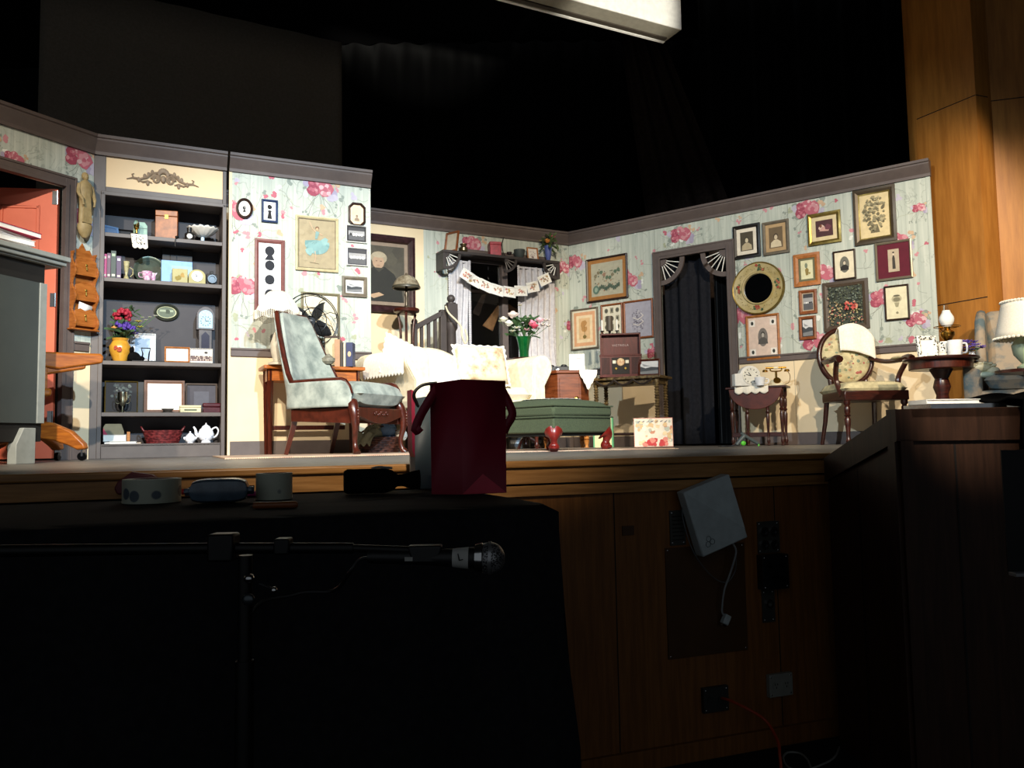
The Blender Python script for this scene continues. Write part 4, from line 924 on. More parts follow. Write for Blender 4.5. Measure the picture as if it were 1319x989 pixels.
# oval picture hung on the back panel
x0, x1, z0, z1 = W1.box(198, 391, 231, 413, -BD+.02)
t = thing('oval_frame', 'oval dark-rimmed landscape hanging on the bookcase back panel', 'picture', W1.pt((x0+x1)/2, (z0+z1)/2, -BD+.001), W1.rz)
def ovp(p): p.rect(0, 1, 0, 1, '#5f6a5c'); p.rect(0, 1, .55, .75, '#9aa690'); p.blob(.6, .55, .2, '#424c40')
frame_parts(t, x1-x0, z1-z0, .022, mat('frame_bottle', '#2c302a', .3), 0, '#6b7566', ovp, shape='oval', z0=-(z1-z0)/2, inner=mat('oval_liner', '#d8dcb4', .4))
clkw = mat('clock_walnut', '#4c4240', .4, c2='#352e2e', scale=18)
def gclock(t, w, h):
    mb = M().box(-w*.42, w*.42, 0, .07, 0, h*.2, clkw).box(-w*.32, w*.32, .008, .062, h*.2, h*.62, clkw)
    mb.prism([(-w*.45, h*.6), (w*.45, h*.6), (w*.45, h*.84)]+[(w*.45*math.cos(a), h*.84+h*.16*math.sin(a)) for a in [i*PI/10 for i in range(1, 10)]]+[(-w*.45, h*.84)], 0, .07, clkw, 'y'); mb.build('case', t, bevel=.002)
    M().flat(rect(-w*.34, w*.34, h*.63, h*.84)+[], -.002, mat('dial_blue', '#a8c8dc', .3, c2='#88aac4', scale=60)).flat([(w*.34*math.cos(a), h*.84+h*.1*math.sin(a)) for a in [i*PI/10 for i in range(11)]], -.002, mat('dial_blue', '#a8c8dc')).build('dial_plate', t)
    mb = M()
    for k in range(12):
        a = k*PI/6; mb.flat([(w*q*math.cos(a+s), h*.75+w*q*math.sin(a+s)) for q, s in ((.2, -.06), (.28, -.06), (.28, .06), (.2, .06))], -.003, flatm('#22343c'))
    mb.tube([(0, -.004, h*.75), (w*.16, -.004, h*.75)], .002, flatm('#22343c'), 5).tube([(0, -.004, h*.75), (-w*.05, -.004, h*.75+w*.2)], .002, flatm('#22343c'), 5); mb.build('clock_hands', t)
    M().flat([(-w*.2, h*.26), (w*.2, h*.26), (w*.2, h*.5), (0, h*.57), (-w*.2, h*.5)], .006, mat('trunk_glass', '#2c2838', .2)).build('trunk_door', t)
    M().lathe([(0, 0), (w*.12, 0), (w*.12, .003), (0, .003)], (0, 0, 0), white_m, 18, T=T(w*.1, .004, h*.22, rx=PI/2)).build('pendulum', t)
add('miniature_longcase_clock', 'miniature dark longcase clock with a pale blue dial, third shelf', 'clock', 252, 278, 395, 2, .14, gclock)
# --- fourth shelf
p, w, h = on(135, 178, 491, 3, .19); stand(p, W1.rz, w, h, .008, fr_gold, .0, '', goblet_pic, 'black picture in a thin gilt frame, behind the silver goblet', lean=5)
silver = mat('silver', '#c8ccb8', .2, metal=1)
def goblet(t, w, h):
    M().lathe([(0, 0), (w*.3, 0), (w*.28, .006), (w*.07, .02), (w*.06, h*.3), (w*.25, h*.42), (w*.44, h*.65), (w*.4, h), (w*.37, h), (w*.4, h*.66), (0, h*.4)], (0, 0, 0), silver, 28).build('bowl', t)
    for s in (-1, 1): M().tube(spline([(s*w*.4, 0, h*.85), (s*w*.6, 0, h*.85), (s*w*.55, 0, h*.5), (s*w*.3, 0, h*.45)]), .003, silver).build('handle', t)
add('goblet', 'silver two-handled goblet standing in front of the black picture', 'goblet', 150, 166, 505, 3, .07, goblet)
p, w, h = on(186, 238, 490, 3, .12); stand(p, W1.rz, w, h, .018, mat('frame_taupe', '#7a6258', .45), .0, '', plain('#ece8de'), 'large taupe frame holding a blank white sheet, fourth shelf', lean=6, inner=fr_br)
p, w, h = on(179, 186, 492, 3, .17)
t = thing('photo_album', 'dark album standing on edge beside the taupe frame', 'album', p, W1.rz); book(t, .05, h, .1, blackp)
p, w, h = on(239, 280, 494, 3, .215); stand(p, W1.rz, w, h, .014, mat('frame_dim', '#5a504a', .5), .05, '#4b4950', plain('#55555e'), 'dim grey frame with a grey mat, standing at the back of the fourth shelf', lean=4)
add('cream_box', 'long cream box with green flourish, fourth shelf', 'box', 232, 259, 522, 3, .03, lambda t, w, h: (M().box(-w/2, w/2, 0, .07, 0, h*.7, mat('ivory_box', '#d0c8a0', .5)).build('body', t, bevel=.004), M().box(-w/2-.002, w/2+.002, -.002, .072, h*.72, h, mat('ivory_box', '#d0c8a0')).build('lid', t, bevel=.004), M().flat(rect(-w*.3, w*.3, h*.25, h*.45), -.001, flatm('#4c5a48')).build('painted_band', t)))
burg = mat('burgundy_lacquer', '#4c1820', .3, c2='#3a1018')
add('lacquer_box', 'low burgundy box with a moulded lid, fourth shelf', 'box', 262, 284, 519, 3, .04, lambda t, w, h: (M().box(-w/2, w/2, 0, .08, 0, h*.55, burg).build('body', t, bevel=.003), M().box(-w/2-.004, w/2+.004, -.004, .084, h*.58, h, burg).build('lid', t, bevel=.008)))
add('pewter_dish', 'small shallow pewter dish in front of the taupe frame', 'dish', 208, 224, 527, 3, .03, lambda t, w, h: (M().lathe([(0, 0), (w*.25, 0), (w*.5, h), (w*.47, h), (w*.2, h*.3), (0, h*.3)], (0, 0, 0), mat('pewter', '#77706a', .3, metal=.7), 24).build('bowl', t), M().lathe([(w*.47, 0), (w*.52, 0), (w*.52, .003), (w*.47, .003)], (0, 0, h), mat('pewter', '#77706a'), 24).build('rim', t)))
# --- bottom shelf
def stackbook(label, x0, x1, yt, zoff, h, c, dep, rz=0, d=.15):
    p, w, _ = on(x0, x1, yt, 4, dep); t = thing('book', label, 'book', (p.x, p.y, SH[4]+zoff+.0006), W1.rz+rz, 'books lying at the end of the bottom shelf'); flatbook(t, w, d, h, mat('bk_'+c[1:], c, .6)); return t
stackbook('dark grey book lying lowest on the bottom shelf', 134, 152, 568, 0, .018, '#4a4646', .02)
stackbook('long white book lying on the bottom shelf, spine out', 141, 176, 568, .0, .018, '#dcd8d0', .012)
stackbook('tan book lying behind the long white book', 160, 182, 568, 0, .012, '#b08a5c', .17, 0, .12)
stackbook('thick white book on top of the lying stack', 133, 163, 560, .0195, .05, '#dedad2', .035)
def wedge(t, w, h):
    M().prism([(-w/2, 0), (w/2, 0), (w/2, h*.3), (w*.36, h), (-w*.4, h), (-w/2, h*.7)], 0, .1, mat('khaki_cloth', '#6c6a58', .8), 'y').build('cover', t, bevel=.003); M().prism([(-w/2, 0), (-w*.28, 0), (-w/2, h*.6)], -.003, 0, mat('rose_card', '#a83450', .7), 'y').build('corner_patch', t)
p, w, h = on(133, 160, 546, 4, .06); t = thing('book', 'khaki book with a rose corner, topmost of the lying stack', 'book', (p.x, p.y, SH[4]+.071), W1.rz, 'books lying at the end of the bottom shelf'); wedge(t, w, max(h-.07, .04))
p, w, h = on(162, 169, 556, 4, .06); t = thing('book', 'thin tan book standing upright beside the lying stack', 'book', p, W1.rz, None); book(t, .022, h, .12, pine)
def wicker(t, w, h, c='#7a2c2c', c2='#52181a', d=.62, nm='basket_weave', solidbottom=True):
    bm_ = mat(nm, c, .5, c2=c2, kind='voronoi', scale=40); bands = 7; mb = M()
    for k in range(bands):
        z = h*(k+.5)/bands*.92; r = w/2*(.76+.22*(z/h)); pts = []
        for i in range(48):
            a = 2*PI*i/48; q = r*(1+.02*math.sin(a*12+(k % 2)*PI)); pts.append((q*math.cos(a), q*d*math.sin(a), z))
        mb.tube(pts, h/bands*.52, bm_, 6, closed=True)
    mb.lathe([(0, .002), (w*.38, .002), (w*.38, .008), (0, .008)], (0, 0, 0), bm_, 24, sy=d); mb.build('woven_body', t)
    mb = M(); pts = [(w/2*math.cos(2*PI*i/40), w/2*d*math.sin(2*PI*i/40), h*.95) for i in range(40)]; mb.tube(pts, h*.05, bm_, 6, closed=True); mb.build('rim', t)
    return bm_
def basket1(t, w, h):
    m = wicker(t, w*.94, h*.8)
    for s in (-1, 1): M().tube(spline([(s*w*.44, -.04, h*.74), (s*w*.5, -.03, h*.98), (s*w*.5, .03, h*.98), (s*w*.44, .04, h*.74)]), .006, m).build('handle', t)
add('wicker_basket', 'dark red oval wicker basket on the bottom shelf', 'basket', 182, 237, 550, 4, .13, basket1)
blu = mat('blue_white_china', '#f0f2f8', .12, c2='#8f9cc4', scale=75, spec=.7)
_r = blu.node_tree.nodes['Color Ramp'] if 'Color Ramp' in blu.node_tree.nodes else None
if _r: _r.color_ramp.elements[0].position = .36; _r.color_ramp.elements[1].position = .44
def sugar(t, w, h):
    M().lathe([(0, 0), (w*.25, 0), (w*.25, .005), (w*.45, h*.25), (w*.46, h*.4), (w*.3, h*.6), (w*.24, h*.62)], (0, 0, 0), blu, 28).build('body', t); M().lathe([(0, h*.3), (w*.08, h*.28), (w*.05, h*.2), (w*.1, h*.15), (w*.3, 0), (0, 0)], (0, 0, h*.62), blu, 24).build('lid', t)
    for s in (-1, 1): M().tube(spline([(s*w*.4, 0, h*.45), (s*w*.52, 0, h*.42), (s*w*.42, 0, h*.25)]), .003, blu).build('handle', t)
add('sugar_bowl', 'small blue and white lidded sugar bowl beside the matching teapot', 'sugar bowl', 237, 253, 554, 4, .07, sugar)
def teapot(t, w, h):
    c = -w*.02; b = h*.78
    M().lathe([(0, 0), (w*.2, 0), (w*.2, .008), (w*.16, .012), (w*.3, b*.3), (w*.33, b*.52), (w*.26, b*.8), (w*.17, b*.92), (w*.17, b*.95)], (c, 0, 0), blu, 32).build('body', t)
    M().lathe([(0, h*.2), (w*.03, h*.19), (w*.02, h*.14), (w*.05, h*.11), (w*.16, h*.03), (w*.18, 0), (0, 0)], (c, 0, b*.95), blu, 28).build('lid', t)
    M().tube(spline([(c-w*.28, 0, b*.4), (c-w*.38, 0, b*.52), (c-w*.42, 0, b*.78), (c-w*.5, 0, b*.98)]), [.016-.0004*i for i in range(25)], blu, 10).build('spout', t)
    M().tube(spline([(c+w*.28, 0, b*.3), (c+w*.42, 0, b*.42), (c+w*.5, 0, b*.7), (c+w*.42, 0, b*.92), (c+w*.28, 0, b*.86), (c+w*.25, 0, b*.78)]), .006, blu, 8).build('handle', t)
add('teapot', 'blue and white china teapot with a domed lid, bottom shelf', 'teapot', 250, 282, 543, 4, .1, teapot)
# ------------------------------------------------------------------ on the left flat
x0, x1, z0, z1 = W0.box(98, 222, 118, 307, .05); tanst = mat('carved_limewood', '#a08a60', .6, c2='#8c774e', scale=20)
t = thing('robed_statue', 'tan carved figure in long robes standing on a wall bracket', 'statue', W0.pt((x0+x1)/2, z0, .065), W0.rz); H = z1-z0; w = (x1-x0)*.5
mb = M().lathe([(0, H*.2), (w*.74, H*.2), (w*.78, H*.3), (w*.72, H*.5), (w*.8, H*.62), (w*.92, H*.72), (w*.78, H*.82), (w*.34, H*.87), (w*.25, H*.88)], (0, 0, 0), tanst, 24, sy=.6)
for k in range(7): mb.tube([(w*(-.55+.18*k), -.6*w*.75, H*.22), (w*(-.4+.13*k), -.6*w*.78, H*.5), (w*(-.2+.06*k), -.6*w*.72, H*.7)], .006, tanst, 5)
mb.build('robe', t)
mb = M().sph((0, -.004, H*.925), (w*.3, w*.3, H*.06), tanst).sph((0, .008, H*.94), (w*.42, w*.36, H*.062), tanst).sph((0, -w*.3, H*.92), (.005, .008, .008), tanst, 8, 6); mb.build('head', t)
for s in (-1, 1): M().tube(spline([(s*w*.8, 0, H*.8), (s*w*.98, -.01, H*.66), (s*w*.8, -.04, H*.56), (s*w*.7, -.045, H*.47)]), [.014]*9+[.012]*8+[.008]*8, tanst, 8).build('arm', t)
M().lathe([(0, 0), (w*.3, 0), (w*.7, H*.06), (w*.86, H*.12), (w*.9, H*.17), (w*.86, H*.2), (0, H*.2)], (0, 0, 0), tanst, 24, sy=.75).build('bracket', t)
x0, x1, z0, z1 = W0.box(93, 312, 124, 424, .05); H = z1-z0; w = (x1-x0)
t = thing('letter_rack', 'honey-pine wall rack with wavy sides and three pockets holding a letter', 'letter rack', W0.pt((x0+x1)/2, z0, .006), W0.rz)
rp = mat('rack_pine', '#a8642c', .35, c2='#8a4c1c', scale=10, stretch=(1, 1, 5))
M().prism([(-w/2, 0), (w/2, 0), (w/2, H*.86), (w*.4, H*.88), (w*.32, H*.93), (w*.15, H*.92), (0, H), (-w*.15, H*.92), (-w*.32, H*.93), (-w*.4, H*.88), (-w/2, H*.86)], -.012, 0, rp, 'y').build('back_board', t, bevel=.002)
prof = [(0, 0)]+[(-.05-.022*math.sin(v*PI*6)-.02*(1-v), v*H*.88) for v in [i/24 for i in range(25)]]+[(0, H*.88)]
for s in (-1, 1): M().prism([(a, b) for a, b in prof], s*w/2-(.012 if s > 0 else 0), s*w/2+(0 if s > 0 else .012), rp, 'x').build('side_board', t, bevel=.001)
for k in range(3):
    z = H*(.03+.29*k); M().prism([(-w/2+.012, z), (w/2-.012, z), (w/2-.012, z+H*.17), (w*.2, z+H*.2), (0, z+H*.175), (-w*.2, z+H*.2), (-w/2+.012, z+H*.17)], -.062, -.052, rp, 'y').build('pocket_front', t, bevel=.001)
    M().tube([(0, -.066, z+H*.1), (0, -.07, z+H*.06)], .005, gold, 8).sph((0, -.066, z+H*.12), (.009, .004, .009), gold, 8, 6).build('brass_motif', t)
M().box(-w/2-.015, w/2+.015, -.075, 0, -.012, 0, rp).build('bottom_board', t, bevel=.004)
l_ = M().flat([(-w*.25, H*.2), (w*.3, H*.2), (w*.36, H*.27), (-w*.2, H*.31)], -.048, paper_m).build('letter', None, W0.pt((x0+x1)/2, z0, .002), W0.rz, solid=.001); tag(l_, 'white envelope tucked in the lowest pocket of the pine wall rack', 'letter')
# ------------------------------------------------------------------ furniture helpers
def G(px, d): v = P(px, 565, d); return (v.x, v.y)
def ZP(px, py, d): return P(px, py, d).z
def turned(mb, x, y, z0, z1, r, m, seg=14, kind=0, T_=None):
    h = z1-z0; pr = [(r*.55, 0), (r*.8, h*.01), (r*.5, h*.04), (r*.9, h*.08), (r*.6, h*.12), (r*.5, h*.2), (r*.75, h*.4), (r*.95, h*.55), (r*.6, h*.6), (r, h*.63), (r*.6, h*.66), (r*.85, h*.7), (r*.9, h*.8), (r*.6, h*.84), (r, h*.88), (r, h)]
    if kind == 1: pr = [(r*.5, 0), (r*.62, h*.02), (r*.5, h*.05)]+[(r*(.6+.35*abs(math.sin(i*1.57))), h*(.06+.02*i)) for i in range(44)]+[(r, h*.96), (r, h)]
    mb.lathe(pr, (x, y, z0), m, seg, T=T_); return mb
def cushion(mb, w, d, h, m, c=(0, 0, 0), T_=None, p=.35, n=16):
    """soft box: superellipse in plan, puffed"""
    def fn(s):
        def f(u, v):
            a, b = 2*u-1, 2*v-1
            e = (max(0, 1-a**4))**p*(max(0, 1-b**4))**p
            return (c[0]+a*w/2, c[1]+b*d/2, c[2]+s*h/2*e)
        return f
    mb.grid(fn(1), n, n, m, T=T_)
    k = len(mb.F); mb.grid(fn(-1), n, n, m, T=T_)
    for i in range(k, len(mb.F)): mb.F[i] = mb.F[i][::-1]
    return mb
# ------------------------------------------------------------------ grey-green velvet armchair
damask = mat('grey_velvet_damask', '#a9b0a6', .8, c2='#76807a', scale=9, sheen=.2)
ac, s24, c24 = (-1.216, 5.86), .415, .91
rzc = math.atan2(.91, .415)
t = thing('armchair', 'mahogany-framed grey velvet armchair with a tall reclining back and low curved arms', 'armchair', (ac[0], ac[1], .012), rzc)
def uplan(u):   # u in [-1, 1]: arm front -> back -> arm front
    pts = spline([(-.30, -.27, 0), (-.32, -.1, 0), (-.31, .1, 0), (-.27, .27, 0), (-.12, .33, 0), (0, .34, 0), (.12, .33, 0), (.27, .27, 0), (.31, .1, 0), (.32, -.1, 0), (.30, -.27, 0)], 6)
    k = (u+1)/2*(len(pts)-1); i = min(int(k), len(pts)-2); return pts[i].lerp(pts[i+1], k-i)
def ztop(u):
    a = abs(u); lo = .50; 
    if a > .47: return lo-.10*max(0, (a-.9)/.1)**2
    k = min(1, (.47-a)/.17); k = k*k*(3-2*k)
    return lo+(1.02-lo)*k+.03*math.cos(a*2.4)*k
def shell(off, m, lo=.32):
    mb = M()
    def fn(u, v):
        q = 2*u-1; p = uplan(q); z = lo+(ztop(q)-lo)*v; r = max(0, z-.45)
        n = Vector((p.x, p.y+.0, 0)); 
        if n.length: n.normalize()
        k = 1-.22*max(0, (z-.5))/.55
        return (p.x*k+n.x*off, p.y+n.y*off+r*.30*max(0, min(1, (p.y+.05)/.3)), z)
    mb.grid(fn, 60, 12, m); return mb, fn
mb, fo = shell(.022, damask); mb.build('outer_upholstery', t, solid=.012)
mb, fi = shell(-.022, damask, .36); mb.build('inner_upholstery', t, solid=.03)
mb = M(); mb.tube([Vector(fo(i/60, 1)).lerp(Vector(fi(i/60, 1)), .4)+Vector((0, 0, .004)) for i in range(61)], .019, rwood, 8); mb.build('show_wood_rail', t)
mb = M(); mb.tube([Vector(fo(i/60, 1))+Vector((0, 0, -.014)) for i in range(61)], .006, damask, 6); mb.tube([Vector(fi(i/60, 1))+Vector((0, 0, -.01)) for i in range(61)], .007, damask, 6); mb.build('piping', t)
mb = M(); cushion(mb, .56, .60, .2, damask, (0, -.04, .41)); mb.build('seat_cushion', t)
mb = M(); n = 12
def apron(x): return .30+.035*(abs(x)/.29)**2-.03*math.cos(x*9)*.6
mb.prism([(-.3, .30)]+[(x, .355+.02*(x/.3)**2-.062-.018*math.cos(x*10)) for x in [-.28+.56*i/14 for i in range(15)]]+[(.3, .30), (.3, .385), (-.3, .385)], -.31, -.27, rwood, 'y')
for s in (-1, 1): mb.prism([(-.28, .275), (.24, .30), (.24, .385), (-.28, .385)], s*.285-.018, s*.285+.018, rwood, 'x')
mb.box(-.26, .26, .22, .25, .32, .385, rwood)
for i in range(9): mb.sph((-.08+.02*i, -.314, .345+.01*math.sin(i*2)), (.012, .008, .012), rwood, 8, 5)
mb.V = [Vector((v.x, v.y, v.z-.07)) for v in mb.V]; mb.build('seat_frame', t, bevel=.004)
M().box(-.26, .26, -.26, .22, .24, .262, flatm('#1d1a18')).build('seat_webbing', t)
for s in (-1, 1):
    path = spline([(s*.285, -.27, .36), (s*.305, -.30, .27), (s*.30, -.305, .18), (s*.285, -.29, .09), (s*.29, -.30, .03), (s*.30, -.32, .0)], 5)
    rr = [.032, .036, .038, .038, .036, .034, .032, .03, .027, .025, .023, .021, .020, .019, .018, .017, .017, .017, .018, .019, .02, .022, .024, .026, .026, .026][:len(path)]
    mb = M().tube(path, rr, rwood, 10); 
    for i in range(5): mb.sph((s*.305, -.335, .29-.022*i), (.012-.0015*i, .008, .014), rwood, 8, 5)
    mb.build('leg', t)
    M().tube([(s*.25, .23, .36), (s*.25, .26, .2), (s*.26, .32, 0)], [.032, .026, .02], rwood, 4).build('leg', t)
lc = M(); lm = mat('antimacassar', '#f2eee2', .9, c2='#e6dfce', scale=70)
def antim(u, v):
    a = fi(.5+(u-.5)*.30, 1-.0*v); z = 1.035-.62*v if v > .12 else 1.035+.012
    q = .5+(u-.5)*.3; zz = (z-.36)/(ztop(2*q-1)-.36); p = Vector(fi(q, min(1, zz)))
    return (p.x*1.0, p.y-.024-(.008 if v > .1 else -.03), z-.02*math.sin(u*PI*5)*(v > .9))
o = None
# ------------------------------------------------------------------ side table behind the armchair
def table4(name, label, c, rz, w, d, h, m, legr=.02, apr=.09, tp='square', topm=None):
    t = thing(name, label, 'table', (c[0], c[1], .0), rz)
    M().box(-w/2, w/2, -d/2, d/2, h-.028, h, topm or m).build('tabletop', t, bevel=.006)
    M().box(-w/2+.04, w/2-.04, -d/2+.04, d/2-.04, h-.028-apr, h-.028, topm or m).build('apron', t, bevel=.003)
    for sx in (-1, 1):
        for sy in (-1, 1):
            x, y = sx*(w/2-.055), sy*(d/2-.055); mb = M()
            if tp == 'square': mb.lathe([(legr*.7, 0), (legr*1.3, h-.03)], (x, y, 0), m, 4)
            else: turned(mb, x, y, 0, h-.03, legr, m, kind=1 if tp == 'twist' else 0)
            mb.build('leg', t)
    return t
c = G(402, 6.45)
st = table4('side_table', 'orange-brown wooden side table with tapered legs behind the velvet armchair', c, math.radians(25.6), .79, .30, .695, rwood, topm=owood)
M().box(-.3, .3, .14, .165, .2, .235, rwood).build('stretcher', st, bevel=.003)
RZ2 = W2.rz
def tpt(px, d, z=.696): v = P(px, 560, d); return (v.x, v.y, z)
# books at the end of the side table
bkx = [(431, 438, 437, '#b08868', 'tan'), (438.6, 442, 441, '#3a3430', 'thin black'), (442.6, 445.4, 442, '#cfc4a8', 'thin cream'), (446, 454.5, 441, '#2c355c', 'navy blue')]
for x0, x1, yt, c_, nm in bkx:
    d = 6.42; a, b = tpt(x0, d)[0], tpt(x1, d)[0]; t = thing('book', nm+' book standing in the row on the orange side table', 'book', ((a+b)/2, d, .696), 0, 'books upright on the side table')
    book(t, b-a, ZP(x0, yt, d)-.696, .11, mat('cloth_'+c_[1:], c_, .5)); 
    if nm == 'navy blue': M().flat(ell(0, .1, .014, .022), -.002, flatm('#c9ae8c')).build('spine_oval', t)
t = thing('photo_stand', 'dark little easel board leaning beside the tan book', 'easel', tpt(427, 6.5), 0); M().box(-.06, .06, 0, .012, 0, .26, fr_dk).build('board', t, bevel=.002); M().box(-.05, .05, -.003, 0, .02, .24, flatm('#c9c0a0')).build('card', t)
t = thing('stone_dish', 'grey carved soapstone dish on the orange side table', 'dish', tpt(423, 6.2), 0); M().lathe([(0, 0), (.03, 0), (.05, .02), (.052, .045), (.04, .05), (.035, .03), (0, .02)], (0, 0, 0), mat('soapstone', '#8a8676', .5, c2='#6c685c', scale=50), 18).build('bowl', t); M().lathe([(0, .03), (.01, .028), (.03, .01), (.04, 0)], (0, 0, .05), mat('soapstone', '#8a8676'), 18).build('lid', t)
# electric fan
d = 6.5; fx, fy, _ = tpt(398, d); hz = ZP(409, 414.6, d); t = thing('table_fan', 'black vintage electric fan with four blades in a wire cage', 'fan', (fx, fy, .696), math.radians(34))
hh = hz-.696; TF = T(0, -.04, hh, rx=PI/2)
M().lathe([(0, 0), (.10, 0), (.10, .012), (.07, .03), (.03, .045), (.018, .07), (.018, hh-.06), (.03, hh-.04), (0, hh-.03)], (0, 0, 0), black_m, 24).build('base', t)
M().lathe([(0, 0), (.035, 0), (.06, .03), (.065, .09), (.05, .14), (0, .15)], (0, 0, 0), black_m, 20, T=T(0, .12, hh, rx=PI/2)).build('motor', t)
M().lathe([(0, -.02), (.03, -.02), (.034, .0), (.03, .03), (.012, .045), (0, .048)], (0, 0, 0), mat('fan_grey', '#3c4046', .4), 20, T=TF).build('hub', t)
for k in range(4):
    mb = M(); 
    def fb(u, v, k=k):
        r = .035+.155*u; wd = .11*math.sin(PI*min(1, .18+u*.80))**.7; a = k*PI/2+.95+(v-.5)*wd/r*.9
        return (r*math.cos(a), r*math.sin(a), .01+(v-.5)*.07)
    mb.grid(fb, 10, 6, mat('fan_blade', '#25272b', .4), T=TF); mb.build('blade', t, solid=.003)
cg = M()
for r, z in ((.225, .0), (.2, .06), (.1, .085), (.225, .03)): cg.tube([(r*math.cos(a), r*math.sin(a), z) for a in [i*2*PI/40 for i in range(40)]], .0038, black_m, 5, closed=True, T=TF)
for k in range(8):
    a0 = k*PI/4+.2; cg.tube([(r*math.cos(a0+tw), r*math.sin(a0+tw), z) for r, z, tw in ((.225, -.05, 0), (.228, 0, 0), (.21, .05, .12), (.15, .08, .3), (.06, .09, .4), (.03, .088, .42))], .003, black_m, 5, T=TF)
cg.build('wire_cage', t)
# fringed lamp
d = 6.2; lx, ly, _ = tpt(357, d); t = thing('table_lamp', 'lamp with a white fringed fabric shade, behind the velvet armchair back', 'lamp', (lx, ly, .696), 0)
shz0, shz1 = ZP(357, 404, d)-.696, ZP(357, 376, d)-.696
M().lathe([(0, 0), (.07, 0), (.07, .015), (.03, .03), (.05, .1), (.055, .16), (.03, .24), (.012, .27), (.012, shz0+.05)], (0, 0, 0), mat('lamp_ceramic', '#d8d2c2', .3), 24).build('base', t)
shm = mat('shade_fabric', '#f1ecdf', .9, c2='#e4dccb', scale=40)
mb = M()
mb.grid(lambda u, v: ((.166*(1-v)**.8+.055*v+.004)*(1+.03*math.cos(u*2*PI*8))*math.cos(u*2*PI), (.166*(1-v)**.8+.055*v+.004)*(1+.03*math.cos(u*2*PI*8))*math.sin(u*2*PI), shz0+(shz1-shz0)*v+.012*math.cos(u*2*PI*8)*(1-v)), 64, 10, shm); sh_ = mb.build('lamp_shade', t, solid=.003)
mb = M()
for i in range(90): a = i*2*PI/90; r = .178*(1+.03*math.cos(a*8)); mb.tube([(r*math.cos(a), r*math.sin(a), shz0+.01), (r*math.cos(a+.02), r*math.sin(a+.02), shz0-.05-.01*math.cos(a*8))], .0026, shm, 4)
mb.build('fringe', sh_)['kind'] = 'stuff'
# wicker basket with yarn under the table
d = 6.2; bx, by = G(489, d); t = thing('yarn_basket', 'dark wicker basket of knitting on the rug between armchair and sofa', 'basket', (bx, by, .009), .2)
wicker(t, .36, .12, '#4c2a20', '#2c1612', .7, 'dark_wicker')
M().tube(spline([(.17, -.02, .1), (.13, -.05, .16), (.0, -.03, .2), (-.13, 0, .16), (-.17, 0, .1)]), .007, mat('dark_wicker', '#4c2a20')).build('handle', t)
for nm, lb, dx, dy, dz, sx, c_ in (('yarn_ball', 'blue knitted bundle in the basket beneath the sofa arm', .06, -.02, .18, .07, '#6a86a8'), ('yarn_ball', 'sage green knitting heaped in the basket', -.05, -.03, .16, .075, '#8c8c74'), ('yarn_ball', 'cream wool bundle trailing over the basket rim', .16, -.06, .15, .045, '#ddd8cc')):
    m = mat('wool_'+c_[1:], c_, .9, scale=60); mb = M().sph((0, 0, 0), (sx, sx*.8, sx*.7), m, 16, 10)
    for i in range(14): a = rnd.uniform(0, 3.1); TT = T(rx=rnd.uniform(0, 6), ry=rnd.uniform(0, 6)); mb.tube([(sx*.98*math.cos(q*.35), sx*.75*math.sin(q*.35), 0) for q in range(18)], .004, m, 5, closed=True, T=TT @ Matrix.Diagonal((1, .9, .8, 1)))
    cb, sb = math.cos(.2), math.sin(.2); tag(mb.build(nm, None, (bx+dx*cb-dy*sb, by+dx*sb+dy*cb, .009+dz-.02)), lb, 'yarn')
mb = M()
def kn(u, v): return (-.17+.14*u-.05*v*u, -.115-.035*v+.01*math.sin(u*9), .15-.09*v+.012*math.sin(u*12+v*5))
mb.grid(kn, 14, 8, mat('wool_8c8c74', '#8c8c74')); tag(mb.build('knitted_cloth', None, (bx, by, .01), .2, solid=.008), 'sage knitted cloth hanging over the front of the wicker basket', 'cloth')
# ------------------------------------------------------------------ sofa
creamf = mat('cream_dotted_upholstery', '#eadfc4', .85, c2='#decfae', scale=26)
R40 = math.radians(40)
def locsofa(x, y):  # local -> world
    return (sx0+x*math.cos(R40)-y*math.sin(R40), sy0+x*math.sin(R40)+y*math.cos(R40))
fl_ = Vector((G(541, 6.25)[0], 6.25, 0))         # front of the near arm
LS, DS = 1.27, .84
sx0, sy0 = fl_.x+LS/2*math.cos(R40)-DS*math.sin(R40)*.5, fl_.y+LS/2*math.sin(R40)+DS*math.cos(R40)*.5
t = thing('sofa', 'cream camelback sofa with rolled arms and mahogany legs', 'sofa', (sx0, sy0, .009), R40)
ZB, ZA = .34, .82
for s in (-1, 1):
    mb = M(); x = s*LS/2
    prof = [(x+s*-.09, ZB), (x-s*.09, .64)]+[(x+s*.02+.105*math.cos(a)*-s, ZA-.105+.105*math.sin(a)) for a in [i*PI/9-.3 for i in range(0, 13)]]+[(x+s*.035, .55), (x+s*.04, ZB)]
    mb.prism(prof, -DS/2, DS/2-.05, creamf, 'y'); arm = mb.build('arm', t, bevel=.012)
    mb = M(); mb.prism([(a*.98+x*.02, b*.99+.006) for a, b in prof], -DS/2-.015, -DS/2+.01, creamf, 'y'); mb.build('arm_facing', arm, bevel=.008)
mb = M()
def back(u, v):
    x = (u-.5)*LS; hump = .5+.5*math.cos(min(1, abs(u-.5)*2)*PI); top = .74+.2*hump
    th = .075*math.sin(PI*min(1, max(0, v)))**.5
    return x, top, hump
bp = []
